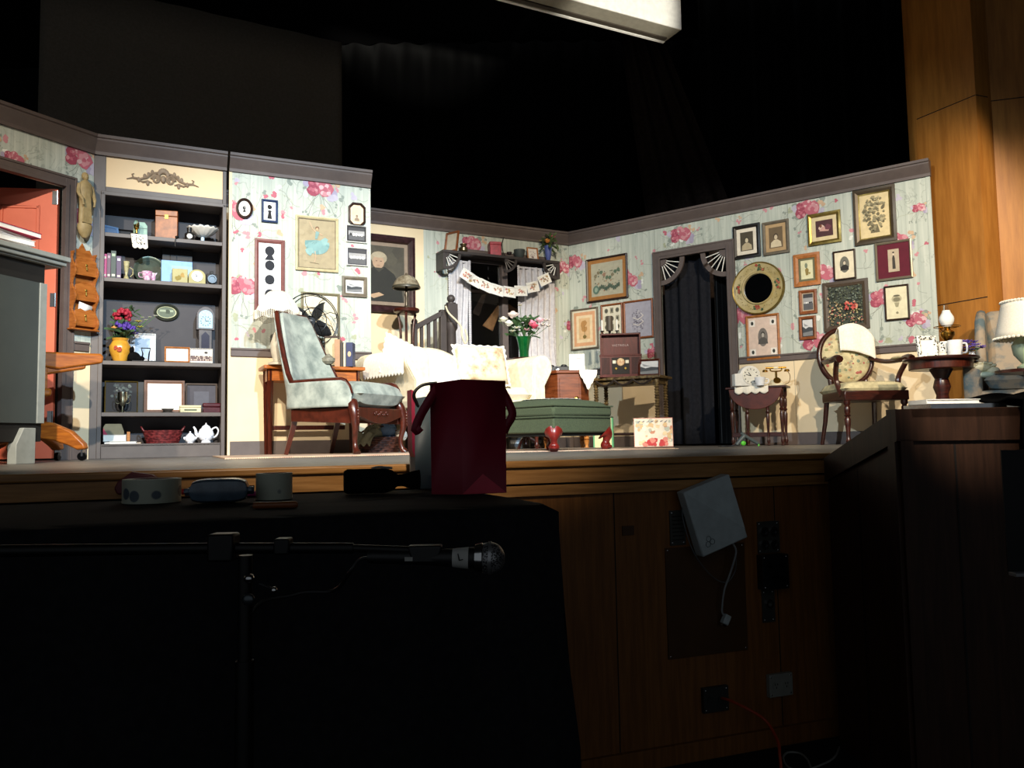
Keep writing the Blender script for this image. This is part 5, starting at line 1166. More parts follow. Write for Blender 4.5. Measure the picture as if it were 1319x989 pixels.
def bk_(u, v):
    x = (u-.5)*LS*1.02; hump = (.5+.5*math.cos(min(1, abs(u-.5)*2)*PI))**.8; top = .72+.21*hump
    a = v*PI
    if v < .35: z = ZB+(top-.1-ZB)*v/.35; return (x, DS/2-.2+.07*v/.35, z)
    if v > .65: z = ZB+(top-.1-ZB)*(1-v)/.35; return (x, DS/2+.04+.03*(1-v)/.35*1, z)
    b = (v-.35)/.3*PI; return (x, DS/2-.03-.1*math.cos(b), top-.1+.1*math.sin(b))
mb.grid(bk_, 32, 26, creamf); mb.build('backrest', t)
M().box(-LS/2+.05, LS/2-.05, -DS/2+.02, DS/2-.1, ZB, .42, creamf).build('seat_base', t, bevel=.015)
for i in range(2):
    mb = M(); cushion(mb, LS/2-.09, DS-.2, .16, creamf, ((i-.5)*(LS/2-.08), -.08, .47), p=.25); mb.build('seat_cushion', t)
mb = M().box(-LS/2-.03, LS/2+.03, -DS/2, -DS/2+.03, ZB-.035, ZB, rwood).box(-LS/2-.03, -LS/2, -DS/2, DS/2, ZB-.035, ZB, rwood).box(LS/2, LS/2+.03, -DS/2, DS/2, ZB-.035, ZB, rwood).box(-LS/2, LS/2, DS/2-.03, DS/2, ZB-.035, ZB, rwood); mb.build('wood_rail', t, bevel=.004)
for sx in (-1, 0, 1):
    for sy in (-1, 1):
        mb = M(); turned(mb, sx*(LS/2-.02), sy*(DS/2-.05), 0, ZB-.03, .026, rwood); mb.build('leg', t)
# throw with scalloped hem over the near arm
thm = mat('white_throw', '#f6f2e8', .9, c2='#ebe5d6', scale=60)
def throw(u, v):
    y = -DS/2+.02+(DS-.22)*u; x = -LS/2; r = .112; sc_ = .018*abs(math.sin(u*PI*13))
    if v < .3: return (x+.10, y, .5+(ZA-.105-.5)*v/.3)
    if v < .8: a = (v-.3)/.5*PI*1.05; return (x-.02+r*math.cos(a), y, ZA-.105+r*math.sin(a))
    k = (v-.8)/.2; return (x-.02-r-.003+.004*k, y, ZA-.125-(.075+sc_)*k)
mb = M(); mb.grid(throw, 104, 26, thm); o = mb.build('throw_blanket', None, (sx0, sy0, 0), R40, solid=.004); tag(o, 'white throw with a scalloped hem over the near rolled arm of the sofa', 'throw')
# blanket piled on the seat corner behind the gift bag
mb = M()
def pile(u, v):
    a, b = 2*u-1, 2*v-1; e = max(0, 1-abs(a)**3)*max(0, 1-abs(b)**3)
    return (-LS/2+.28+a*.2, -.12+b*.28, .50+.26*e**.6+.02*math.sin(a*7+b*3)*e)
mb.grid(pile, 22, 22, thm); o = mb.build('folded_blanket', None, (sx0, sy0, 0), R40, solid=.01); tag(o, 'white blanket heaped on the sofa seat behind the red gift bag', 'blanket')
def pillow(name, label, c, z, w, h, th, rz, m, lean=.35, lace=None, roll=0):
    t = thing(name, label, 'cushion', (c[0], c[1], z), rz); t.rotation_euler = (-lean, roll, rz)
    TT = T(0, 0, h/2, rx=PI/2); mb = M(); cushion(mb, w, h, th, m, T_=TT, p=.5, n=18); mb.build('cushion_cover', t)
    mb = M(); k = 26; lm_ = lace or m
    def rim_(u, v):
        a = 4*u; s_ = int(a) % 4; f = a-int(a); pts = [(-1, -1), (1, -1), (1, 1), (-1, 1), (-1, -1)]
        x = pts[s_][0]+(pts[s_+1][0]-pts[s_][0])*f; y = pts[s_][1]+(pts[s_+1][1]-pts[s_][1])*f
        g = 1+v*.09*(1+.35*math.sin(u*2*PI*28)); return (x*w/2*g, 0, h/2+y*h/2*g)
    mb.grid(rim_, 160, 1, lm_); mb.build('lace_edging', t, solid=.002); return t
tap = mat('tapestry_cushion', '#d8c8a4', .85, c2='#8c6240', scale=11)
tap.node_tree.nodes['Color Ramp'].color_ramp.elements[0].position = .3; tap.node_tree.nodes['Color Ramp'].color_ramp.elements[1].position = .52
pc = locsofa(.22, .02); pillow('tapestry_cushion', 'lace-edged cushion with faded rust flowers leaning on the sofa back', G(625, 6.75), .56, .46, .34, .16, math.radians(28), tap, .3, lace_m)
pillow('throw_pillow', 'plain white cushion propped behind the near sofa arm', G(515, 6.55), .60, .36, .34, .15, math.radians(40), thm, .25, thm, roll=.35)
# ------------------------------------------------------------------ green ottoman
gt = mat('green_tweed', '#4c543a', .95, c2='#3e4430', scale=130)
cx_, cy_ = G(716, 5.5); t = thing('ottoman', 'square green tweed footstool with red-brown cabriole feet', 'footstool', (cx_-.005, cy_+.44, .009), math.radians(44))
mb = M().box(-.31, .31, -.31, .31, .12, .23, gt); mb.build('base_upholstery', t, bevel=.012)
mb = M().box(-.315, .315, -.315, .315, .235, .31, gt); b_ = mb.build('top_cushion', t, bevel=.02)
mb = M(); cushion(mb, .62, .62, .12, gt, (0, 0, .305), p=.4); mb.build('cushion_crown', b_)
mb = M()
for z in (.232, .31): mb.tube([(a*.318, b*.318, z) for a, b in ((-1, -1), (1, -1), (1, 1), (-1, 1))], .006, gt, 6, closed=True)
mb.build('piping', t)
M().box(-.28, .28, -.28, .28, .10, .12, flatm('#1b1a16')).build('dust_cover', t)
rl = mat('red_stained_leg', '#7c2018', .3, c2='#5c140f', scale=14)
for sx in (-1, 1):
    for sy in (-1, 1):
        mb = M().tube(spline([(sx*.27, sy*.27, .125), (sx*.285, sy*.285, .1), (sx*.28, sy*.28, .06), (sx*.275, sy*.275, .03), (sx*.29, sy*.29, .012)], 5), [.064, .062, .058, .053, .047, .042, .037, .032, .028, .026, .025, .025, .027, .03, .033, .036, .038, .038, .037, .034, .03], rl, 12).sph((sx*.288, sy*.288, .018), (.034, .034, .018), rl, 12, 7); mb.build('leg', t)
mb = M(); mb.lathe([(0, 0), (.2, 0), (.205, .002), (.2, .004), (0, .004)], (0, 0, 0), lace_m, 40)
for i in range(24): a = i*PI/12; mb.sph((.205*math.cos(a), .205*math.sin(a), .002), (.02, .02, .003), lace_m, 8, 4)
o = mb.build('lace_doily', None, (cx_+.0, cy_+.52, .377)); tag(o, 'round white lace doily lying on top of the green footstool', 'doily')
# ------------------------------------------------------------------ rug
rugm = mat('faded_floral_rug', '#cdb79a', .95, c2='#b08a78', scale=7)
RU = Wall((-1.70, 4.78), ang=math.radians(23)); t = thing('area_rug', 'faded beige and rose floral rug with a fringed edge on the stage deck', 'rug', (RU.o.x, RU.o.y, 0), RU.rz)
M().box(0, 3.15, 0, 1.5, .0005, .008, rugm).build('rug_body', t)
M().box(.08, 3.07, .08, 1.42, .008, .0085, mat('rug_field', '#c4a890', .95, c2='#9c8878', scale=5)).build('inner_field', t)
mb = M()
for i in range(240): x = 3.15*i/239; mb.box(x-.004, x+.004, -.035-.01*rnd.random(), 0, .001, .005, rugm)
mb.build('fringe', t)['kind'] = 'stuff'
# ------------------------------------------------------------------ staircase rail
NW = W_at(583, 7.75, 28)
bw_ = mat('banister_paint', '#3f3836', .5, c2='#373130', scale=10)
t = thing('stair_banister', 'dark brown banister with ball-topped newel post, sloping down behind the sofa', 'banister', NW.o, NW.rz)
zt = NW.at(583, 379)[1]; z1_ = NW.at(583, 392)[1]; z2_ = NW.at(583, 416)[1]
mb = M().box(-.05, .05, -.05, .05, z2_, z1_, bw_).lathe([(0, 0), (.045, 0), (.055, .1), (.045, z2_-.08), (.062, z2_-.05), (.062, z2_)], (0, 0, 0), bw_, 20).lathe([(.05, 0), (.05, .012), (.025, .02), (.025, .03)], (0, 0, z1_), bw_, 20); mb.build('newel_post', t, bevel=.003)
M().sph((0, 0, zt-.045), .04, bw_, 20, 14).build('ball_finial', t)
xa, za_ = NW.at(570, 402); xb, zb2 = NW.at(534, 421)
M().box(xa-.03, xa+.03, -.03, .03, 0, za_+.02, bw_).build('square_post', t, bevel=.003)
M().prism([(xb, zb2-.035), (xa, za_-.035), (xa, za_+.02), (xb, zb2+.02)], -.03, .03, bw_, 'y').build('handrail', t, bevel=.006)
M().box(xb-.03, xb+.02, -.03, .03, 0, zb2+.03, bw_).sph((xb, 0, zb2+.05), .03, bw_).build('lower_post', t, bevel=.003)
for px in (543, 552, 560.5): x = NW.at(px, 430)[0]; zz = zb2+(za_-zb2)*(x-xb)/(xa-xb); M().box(x-.014, x+.014, -.014, .014, 0, zz-.02, bw_).build('baluster', t)
rp_ = mat('cream_rope', '#c9bfa4', .8); d = 7.62
mb = M(); mb.tube(spline([P(574, 394, d), P(578, 403, d), P(588, 413, d-.03), P(594, 421, d-.03), P(595, 432, d-.02), P(599, 442, d), P(602, 436, d), P(599, 424, d)], 8), .009, rp_, 8); tag(mb.build('curtain_rope', None), 'cream rope looped round the ball-topped newel post', 'rope')
# ------------------------------------------------------------------ plant stand with mushroom lamp
d = 7.35; sxp, syp = G(525, d); zt = ZP(525, 398, d)
t = thing('plant_stand', 'tall dark tripod stand carrying the domed lamp before the portrait', 'stand', (sxp, syp, 0), .3)
M().lathe([(0, zt-.045), (.07, zt-.045), (.115, zt-.03), (.12, zt-.01), (.115, zt), (0, zt)], (0, 0, 0), dwood, 30).build('top', t)
for k in range(3): a = k*2*PI/3+.3; M().tube(spline([(.09*math.cos(a), .09*math.sin(a), zt-.04), (.065*math.cos(a), .065*math.sin(a), zt-.25), (.08*math.cos(a), .08*math.sin(a), zt*.5), (.16*math.cos(a), .16*math.sin(a), 0)]), .012, dwood).build('leg', t)
M().lathe([(0, 0), (.085, 0), (.085, .02), (0, .02)], (0, 0, .55), dwood, 24).build('lower_shelf', t)
t = thing('domed_lamp', 'lamp with a mottled mushroom-shaped glass shade on the tall tripod stand', 'lamp', (sxp, syp, zt+.001), 0)
zl = ZP(525, 353, d)-zt; m_ = mat('mottled_glass', '#8c8472', .35, c2='#5c5242', scale=24)
M().lathe([(0, 0), (.045, 0), (.045, .012), (.015, .03), (.012, .1), (.018, .13), (.012, .16), (.012, zl-.1)], (0, 0, 0), mat('lamp_bronze', '#4c4438', .35, metal=.6), 20).build('stem', t)
sh_ = M().lathe([(.125, zl-.115), (.122, zl-.1), (.1, zl-.06), (.07, zl-.03), (.02, zl-.008), (.0, zl-.006)], (0, 0, 0), m_, 32); sh_ = sh_.build('lamp_shade', t)
M().lathe([(.124, 0), (.13, -.008), (.13, -.022), (.118, -.022), (.118, 0)], (0, 0, zl-.113), mat('shade_band', '#3c3a30', .4), 32).build('shade_band', sh_); M().sph((0, 0, zl+.0), .01, mat('lamp_bronze', '#4c4438'), 10, 8).build('finial', t)
# ------------------------------------------------------------------ window dressing
va, vb = W3.at(569, 340, .16)[0], W3.at(719, 350, .16)[0]; zs = W3.at(640, 328, .2)[1]
t = thing('window_shelf', 'dark valance shelf above the window with three fan-shaped brackets', 'shelf', W3.o, W3.rz)
vp = bw_
M().box(va, vb, -.2, 0, zs-.028, zs, vp).box(va+.0, vb, -.03, -.012, zs-.07, zs-.028, vp).build('shelf_board', t, bevel=.003)
for xx, s in ((va, 1), (vb, -1)): M().box(min(xx, xx+s*.035), max(xx, xx+s*.035), -.2, 0, zs-.2, zs-.03, vp).build('end_block', t, bevel=.003)
def fan(t, W, xc, zc, s, r, y, m, n=5, wm=white_m):
    """quarter fan in the upper corner (xc, zc); s = direction it opens"""
    mb = M(); arc = [(xc+s*r*math.cos(a), zc-r*math.sin(a)) for a in [i*PI/2/12 for i in range(13)]]; arc2 = [(xc+s*r*.82*math.cos(a), zc-r*.82*math.sin(a)) for a in [i*PI/2/12 for i in range(13)]]
    for i in range(12): q = [arc[i], arc[i+1], arc2[i+1], arc2[i]]; mb.prism(q, y, y+.022, m, 'y')
    hub = [(xc, zc)]+[(xc+s*r*.26*math.cos(a), zc-r*.26*math.sin(a)) for a in [i*PI/2/6 for i in range(7)]]; mb.prism(hub, y, y+.022, m, 'y')
    f = mb.build('fan_bracket', t)
    for k in range(n):
        a = (k+.8)/(n+.6)*PI/2; M().tube([(xc+s*r*.24*math.cos(a), y+.01, zc-r*.24*math.sin(a)), (xc+s*r*.84*math.cos(a), y+.01, zc-r*.84*math.sin(a))], .0055, wm, 6).build('spoke', f)
fan(t, W3, va+.035, zs-.03, 1, .17, -.19, vp, 4); fan(t, W3, (va+vb)/2+.02, zs-.03, 1, .15, -.19, vp, 4, flatm('#77706a')); fan(t, W3, vb-.035, zs-.03, -1, .17, -.19, vp, 4)
lacec = mat('lace_curtain', '#cfcdd0', .9, c2='#bcbac0', scale=30, alpha=.93)
M().box(va+.04, va+.05, -.05, -.04, zs-.08, zs-.07, brass)
def lcurt(name, x0, x1, label, seed):
    mb = M(); R = random.Random(seed); ph = R.uniform(0, 6); zb_ = .35; zt_ = zs-.07
    def fn(u, v):
        k = .75+.25*v; x = x0+(x1-x0)*(u*1.0); return (x+.012*math.sin(v*9), -.068+.022*math.sin(u*abs(x1-x0)*85+ph)*(1.2-.4*v)-.01*math.sin(v*4+u*8), zb_+(zt_-zb_)*v)
    mb.grid(fn, 60, 20, lacec); t = thing(name, label, 'curtain', W3.o, W3.rz); c = mb.build('curtain_panel', t, solid=.002)
    for xe in (x0, x1):
        mb = M()
        for i in range(70): mb.sph((xe, -.068, zb_+(zt_-zb_)*i/69), (.016, .004, .016), lacec, 8, 4)
        mb.build('scalloped_edge', t)
    mb = M().box(x0-.01, x1+.01, -.075, -.062, zt_-.02, zt_, lacec); mb.build('heading', t)
lcurt('lace_curtain', W3.at(573, 400)[0]+.03, W3.at(602, 400)[0], 'white lace curtain beside the newel post', 1)
lcurt('lace_curtain', W3.at(665, 400)[0], W3.at(710, 400)[0], 'wide white lace curtain behind the green glass vase', 2)
# postcards on a string
cps = [(602, 355), (611.5, 361.5), (625.5, 368), (641, 373.5), (656.5, 376), (671, 374.5), (686.5, 369.5), (701.5, 360)]
rot = [-28, -24, -20, -12, -5, 4, 14, 26]; pts = []
for i, ((x, y), r_) in enumerate(zip(cps, rot)):
    a, z = W3.at(x, y, .21); w_, h_ = .152, .112; pts.append((a, z+.04))
    t = thing('postcard', ['postcard hanging first, beside the newel post, highest', 'second postcard from the newel post', 'third postcard from the newel post', 'fourth postcard from the newel post', 'lowest postcard, at the bottom of the garland', 'pale-lettered postcard just past the lowest one', 'postcard second from the far end', 'yellowish postcard at the far end'][i]+' on the garland across the window', 'postcard', W3.pt(a, z, .21), W3.rz, 'postcards strung across the window')
    t.rotation_euler = (0, math.radians(-r_), W3.rz)
    M().box(-w_/2, w_/2, 0, .0015, -h_/2, h_/2, paper_m).build('card', t)
    mb = M(); card_pic(Pic(mb, -w_*.43, w_*.43, -h_*.42, h_*.42, -.0006, 70+i)); mb.build('printed_side', t)
a0, zz0 = W3.at(596, 343, .2); a9, zz9 = W3.at(708, 350, .2)
mb = M(); mb.tube(spline([W3.pt(a0, zz0, .215)]+[W3.pt(a, z, .213) for a, z in pts]+[W3.pt(a9, zz9, .2)], 4), .0025, paper_m, 5); tag(mb.build('garland_string', None), 'thin pale string carrying the row of postcards', 'string')
# things on the valance shelf
def vsh(px, py0, dep=.1): a, _ = W3.at(px, 320, dep); return W3.pt(a, zs+.0008, dep), W3.at(px, py0, dep)[1]-zs
p, h = vsh(581, 298); stand(p, W3.rz-1.15, .18, h, .02, fr_br, 0, '', plain('#c9c2b0'), 'brown frame seen nearly edge-on at one end of the valance shelf', lean=10)
p, h = vsh(597, 315); t = thing('brass_bowl', 'small round brass bowl on the valance shelf', 'bowl', p, 0); M().lathe([(0, 0), (.02, 0), (.045, h*.3), (.045, h*.6), (.028, h*.8), (.036, h), (.03, h), (.024, h*.8), (0, h*.2)], (0, 0, 0), mat('aged_brass', '#7a6c50', .3, metal=.8), 20).build('body', t); M().lathe([(.03, 0), (.038, 0), (.038, .004), (.03, .004)], (0, 0, h), mat('aged_brass', '#7a6c50'), 20).build('rim', t)
p, h = vsh(616, 322); t = thing('book', 'flat grey book lying on the valance shelf', 'book', p, W3.rz); flatbook(t, .19, .13, .022, flatm('#4a474c'))
p, h = vsh(637, 313); t = thing('gift_tin', 'crimson square tin with a raised pattern on the valance shelf', 'tin', p, W3.rz-.25); rdm = mat('crimson_tin', '#a81c34', .35, c2='#861428', scale=30); M().box(-.06, .06, -.06, .06, 0, h*.8, rdm).build('body', t, bevel=.003); M().box(-.063, .063, -.063, .063, h*.8, h, rdm).build('lid', t, bevel=.003)
p, h = vsh(650, 305); t = thing('plate_stand', 'curved wire plate stand on the valance shelf', 'plate stand', p, W3.rz); M().tube(spline([(.0, -.03, 0), (-.01, .02, h*.3), (-.015, .03, h*.7), (.005, .02, h)]), .005, fr_blk).build('upright', t); M().tube(spline([(-.03, -.04, .004), (0, -.03, .01), (.03, -.04, .004)]), .004, fr_blk).build('foot', t)
p, h = vsh(656, 325, .15); t = thing('egg_cup', 'tiny dark cup on a stem, beside the crimson tin', 'cup', p, 0); M().lathe([(0, 0), (.018, 0), (.006, .01), (.006, h*.4), (.026, h*.6), (.03, h), (.026, h), (0, h*.55)], (0, 0, 0), mat('dark_glaze', '#2c2020', .3), 16).build('bowl', t); M().lathe([(0, 0), (.02, 0), (.02, .003), (0, .004)], (0, 0, 0), mat('dark_glaze', '#2c2020'), 16).build('foot', t)
p, h = vsh(669, 322); t = thing('stoneware_bowl', 'dark grey stoneware bowl beside the orange frame on the valance shelf', 'bowl', p, 0); gs = mat('grey_stoneware', '#3c4444', .6); M().lathe([(0, 0), (.03, 0), (.055, h*.4), (.063, h), (.057, h), (.05, h*.4), (0, h*.15)], (0, 0, 0), gs, 24).build('body', t); M().lathe([(.03, 0), (.034, 0), (.034, .006), (.03, .006)], (0, 0, 0), gs, 20).build('foot_ring', t)
p, h = vsh(686, 320); stand(p, W3.rz, .135, h+.01, .012, fr_or, .0, '', flowers('#ddd6cc', ('#8a7a78', '#a8948c', '#766c72'), 14, rad=.34), 'orange-brown frame with a small sketch, on the valance shelf', lean=8)
p, h = vsh(706, 297, .1)
t = thing('flower_vase', 'tall blue vase of orange and pink flowers ending the valance shelf', 'vase of flowers', p, 0); vh = W3.at(706, 317, .1)[1]-zs
M().lathe([(0, 0), (.03, 0), (.032, .008), (.02, .02), (.034, vh*.4), (.045, vh), (.04, vh), (.03, vh*.4), (0, .03)], (0, 0, 0), mat('blue_vase', '#3e4c86', .3, c2='#54609a', scale=12), 24).build('vase', t)
bunch(t, [(-.01, -.05, vh+.05, .045, '#d8863a', 'rose'), (.055, -.03, vh+.1, .03, '#d0506c', 'rose'), (-.08, 0, vh+.06, .022, '#c9b478', 'star'), (.03, -.02, vh+.06, .02, '#c8c890', 'star'), (-.05, 0, vh+.1, .018, '#b8b088', 'star')],
      [(rnd.uniform(-.05, .05), rnd.uniform(-.04, .03), vh+rnd.uniform(-.02, .08), rnd.uniform(.06, .12), rnd.uniform(0, 6.28), rnd.uniform(-.7, 1.2)) for i in range(34)]+[(.08, -.03, vh+.02, .1, 5.5, -1.1)], [((0, 0, vh), (-.01, -.05, vh+.05)), ((0, 0, vh), (.055, -.03, vh+.1))], 0, lm='#4c5c34')
# shapes of stored things seen through the window
for px, py, w_, h_, c_, nm, lb, rr in ((636, 408, .13, .3, '#a8784a', 'paper_lantern', 'tan cone-shaped paper form seen through the dark window', .5), (655, 395, .07, .22, '#8a5a34', 'wooden_paddle', 'brown wooden paddle leaning beyond the dark window', -.9), (618, 392, .09, .26, '#4a3424', 'broom_head', 'dark brown bristled form beyond the dark window', .4)):
    p = P(px, py, 8.95); mb = M().prism([(-w_/2, -h_/2), (w_/2, -h_/2), (w_*.25, h_/2), (-w_*.15, h_*.45)], -.02, .02, mat('stored_'+c_[1:], c_, .7), 'y'); o = mb.build(nm, None, p, 0, bevel=.004); o.rotation_euler = (0, rr, 0); tag(o, lb, nm.split('_')[-1])
# green glass vase of lilies and roses on a stand behind the sofa
d = 7.62; vx, vy = G(677, d); zv = ZP(677, 461, d)
t = thing('flower_stand', 'narrow dark stand behind the sofa, hidden but for its round top', 'stand', (vx, vy, 0)); M().lathe([(0, zv-.025), (.11, zv-.025), (.12, zv-.01), (.115, zv), (0, zv)], (0, 0, 0), dwood, 24).build('top', t); mb = M(); turned(mb, 0, 0, .04, zv-.02, .03, dwood); mb.build('pedestal', t)
for k in range(3): a = k*2.09; M().tube(spline([(0, 0, .12), (.08*math.cos(a), .08*math.sin(a), .08), (.14*math.cos(a), .14*math.sin(a), .0)]), .014, dwood).build('foot', t)
t = thing('flower_vase', 'cut green glass vase of pink and white roses behind the sofa arm', 'vase of flowers', (vx, vy, zv+.001)); vh = ZP(677, 434, d)-zv
vv = [(0, 0), (.042, 0), (.044, .01), (.045, vh*.3), (.06, vh*.75), (.074, vh), (.068, vh), (.055, vh*.72), (.038, vh*.3), (0, .02)]
M().lathe(vv, (0, 0, 0), greeng, 12).build('vase', t, ang=20)
Xp = lambda px: (px-677)*d/1040; Zp = lambda py: ZP(677, py, d)-zv
fl = [(Xp(663.5), -.05, Zp(406), .055, '#e6cfc4', 'rose'), (Xp(658), -.07, Zp(417), .045, '#e8e6d8', 'rose'), (Xp(668), -.07, Zp(424), .04, '#e4e6d4', 'star'), (Xp(687), -.06, Zp(417), .045, '#e0889a', 'rose'), (Xp(690.5), -.07, Zp(421), .04, '#cc4860', 'rose'), (Xp(702), -.03, Zp(420), .04, '#ece0e0', 'star'), (Xp(709), -.02, Zp(421), .032, '#eee6e4', 'star'), (Xp(673), -.02, Zp(394), .022, '#c9c0a0', 'star'), (Xp(647), -.02, Zp(414), .02, '#c8cca0', 'star'), (Xp(663), -.08, Zp(428), .03, '#dfe2cc', 'star'), (Xp(683), -.04, Zp(410), .02, '#d8dcc8', 'star')]
lv = [(rnd.uniform(-.09, .09), rnd.uniform(-.08, .06), vh+rnd.uniform(-.02, .16), rnd.uniform(.07, .13), rnd.uniform(0, 6.28), rnd.uniform(-.4, 1.2)) for i in range(64)]
fl += [(Xp(x), -.03, Zp(y), .04, c_, k_) for x, y, c_, k_ in ((698, 413, '#e0b0b8', 'rose'), (694, 424, '#ecd8d8', 'star'), (651, 411, '#e4e0cc', 'rose'), (675, 414, '#dfe4d0', 'star'), (681, 426, '#d8a0a8', 'star'), (706, 414, '#f0e4e2', 'star'))]
fl = [(x, y, z, r*1.2, c_, k_) for x, y, z, r, c_, k_ in fl]
bunch(t, fl, lv, [((0, 0, vh*.8), f[:3]) for f in fl], 0, lm='#3c5a34')
# ------------------------------------------------------------------ end cabinet beside the sofa
d = 7.35; cx_, cy_ = G(730, d); zt = ZP(727, 478, d)
t = thing('end_cabinet', 'eight-sided walnut end cabinet with a lace cloth over its edge', 'cabinet', (cx_, cy_+.1, 0), math.radians(8))
wn = mat('walnut_cabinet', '#70391c', .35, c2='#54270f', scale=8, stretch=(1, 1, 5))
oc8 = [(-.21, -.09), (-.11, -.2), (.11, -.2), (.21, -.09), (.21, .12), (-.21, .12)]
M().prism([(a*.97, b*.97) for a, b in oc8], .12, zt-.03, wn, 'z').build('body', t, bevel=.003)
M().prism([(a*1.07, b*1.07) for a, b in oc8], zt-.03, zt, wn, 'z').build('top', t, bevel=.008)
dd = M().box(-.09, .09, -.206, -.196, .2, zt-.07, wn).build('door', t, bevel=.003); M().lathe([(0, 0), (.016, 0), (.022, .015), (0, .03)], (0, 0, 0), brass, 14, T=T(.06, -.206, .45, rx=PI/2)).build('door_handle', dd)
for a, b in ((-.17, -.1), (.17, -.1), (.17, .08), (-.17, .08)): mb = M(); turned(mb, a, b, 0, .13, .028, pine); mb.build('leg', t)
mb = M()
def dl(u, v):
    x = .09+.16*u; s_ = abs(u-.5)*2
    if v < .4: return (x, -.02-.2*v/.4*(1-.1*s_), zt+.003)
    k = (v-.4)/.6; return (x, -.225-.01*math.sin(u*8), zt-(.15*(1-s_)+.03+.012*abs(math.sin(u*PI*6)))*k)
mb.grid(dl, 36, 16, lace_m); tag(mb.build('lace_mat', None, (cx_, cy_+.1, 0), math.radians(8), solid=.003), 'pointed white lace mat hanging off the walnut end cabinet', 'doily')
p = P(720, 475, d); t = thing('old_camera', 'folded black bellows camera lying on the walnut cabinet', 'camera', (p.x, p.y+.05, zt+.003), .1)
M().box(-.09, .09, -.03, .03, 0, .045, blackp).build('body', t, bevel=.006); M().lathe([(0, 0), (.022, 0), (.022, .02), (.015, .02), (0, .012)], (0, 0, 0), chrome, 16, T=T(-.02, -.03, .024, rx=PI/2)).build('lens', t); M().sph((.05, 0, .05), (.03, .02, .015), blackp).sph((-.06, 0, .048), (.02, .02, .012), blackp).build('knob', t)
p = P(744, 475, d); t = thing('greeting_card', 'white card standing on the lace-covered walnut cabinet', 'card', (p.x+.01, p.y+.05, zt+.006), -.1); h = ZP(744, 456, d)-zt
M().box(-.05, .06, 0, .0015, 0, h, paper_m).build('front_page', t); M().box(-.08, -.05, 0, .03, 0, h, mat('blueish_paper', '#c8d4e2', .7)).build('side_page', t); M().flat(rect(-.02, .04, h*.72, h*.78), -.001, flatm('#8f9096')).build('lettering', t)
# ------------------------------------------------------------------ console table with the record player
d = 7.85; CT = W_at(800, d, -37.5+8); zt = ZP(800, 486, d)
w0, w1 = CT.at(765, 500)[0], CT.at(852, 500)[0]; wc, ww = (w0+w1)/2, (w1-w0)
v = CT.pt(wc, 0); goldw = mat('worn_gilt_wood', '#7d6a46', .4, c2='#3c2e20', scale=30, metal=.2)
t = table4('console_table', 'ornate dark gilt console table with twisted legs beside the doorway', (v.x, v.y), CT.rz, ww+.04, .36, zt, goldw, legr=.026, apr=.05, tp='twist', topm=goldw); t.location = (v.x-CT.w.x*-.1, v.y+.1, 0)
mb = M()
for k in range(3):
    a0 = -ww/2+.06+k*(ww-.12)/3; L = (ww-.12)/3
    mb.tube([(a0+L*i/12, -.185, zt-.03-.05*math.sin(PI*i/12)) for i in range(13)], .011, flatm('#241a14'), 6)
mb.build('swag_carving', t)
M().tube([(-ww/2+.05, 0, .13), (ww/2-.05, 0, .13)], .014, fr_dk, 8).tube([(-ww/2+.045, -.12, .13), (-ww/2+.045, .12, .13)], .012, fr_dk).tube([(ww/2-.045, -.12, .13), (ww/2-.045, .12, .13)], .012, fr_dk).build('stretcher', t)
def onct(px, off): a, _ = CT.at(px, 480, 0); return CT.pt(a, zt+.001, -.1+off)
rpw = mat('player_mahogany', '#57201c', .3, c2='#461814', scale=12, stretch=(5, 1, 1))
wpl = .40; p = onct(795, .0); t = thing('record_player', 'mahogany tabletop record player with raised lid and round tuner dial', 'record player', p, math.radians(-8)); hb = ZP(795, 457, d)-zt; hl = ZP(795, 427, d)-zt
M().box(-wpl/2, wpl/2, -.13, .13, 0, hb-.008, rpw).box(-wpl/2-.008, wpl/2+.008, -.138, .138, 0, .018, rpw).box(-wpl/2-.006, wpl/2+.006, -.136, .136, hb-.014, hb, rpw).build('cabinet', t, bevel=.003)
lid = M().box(-wpl/2, wpl/2, .10, .135, hb, hl, rpw).box(-wpl/2, -wpl/2+.015, .04, .135, hb, hl, rpw).box(wpl/2-.015, wpl/2, .04, .135, hb, hl, rpw).box(-wpl/2, wpl/2, .04, .135, hl-.015, hl, rpw).build('lid', t, bevel=.002)
def text(s, parent, loc, size, m, rot=(PI/2, 0, 0), name='lettering', sp=1.0):
    c = bpy.data.curves.new(name, 'FONT'); c.body = s; c.size = size; c.align_x = 'CENTER'; c.align_y = 'CENTER'; c.extrude = .0004; c.space_character = sp
    o = bpy.data.objects.new(name, c); C.objects.link(o); c.materials.append(m); o.parent = parent; o.location = loc; o.rotation_euler = rot
    me = bpy.data.meshes.new_from_object(o); n = bpy.data.objects.new(name, me); C.objects.link(n); n.parent = parent; n.location = loc; n.rotation_euler = rot; bpy.data.objects.remove(o); n.name = name; return n
text('VICTROLA', lid, (0, .098, hb+(hl-hb)*.5), .028, mat('silver_letters', '#b0a0a0', .4), sp=1.3)
for s in (-1, 1):
    g_ = M().box(s*.145-.04, s*.145+.04, -.134, -.130, .03, hb-.03, flatm('#1c1010'))
    for k in range(9): g_.box(s*.145-.038+.009*k, s*.145-.035+.009*k, -.137, -.134, .032, hb-.032, rpw)
    g_.build('speaker_grille', t)
pn = M().box(-.085, .085, -.135, -.130, .03, hb-.03, flatm('#17120f')).build('control_panel', t); M().lathe([(0, 0), (.036, 0), (.038, .006), (.032, .01), (.03, .005), (0, .005)], (0, 0, 0), mat('tuner_dial', '#d8c8a0', .3, c2='#a87858', scale=40), 28, T=T(0, -.134, hb*.66, rx=PI/2)).build('tuner_dial', pn)
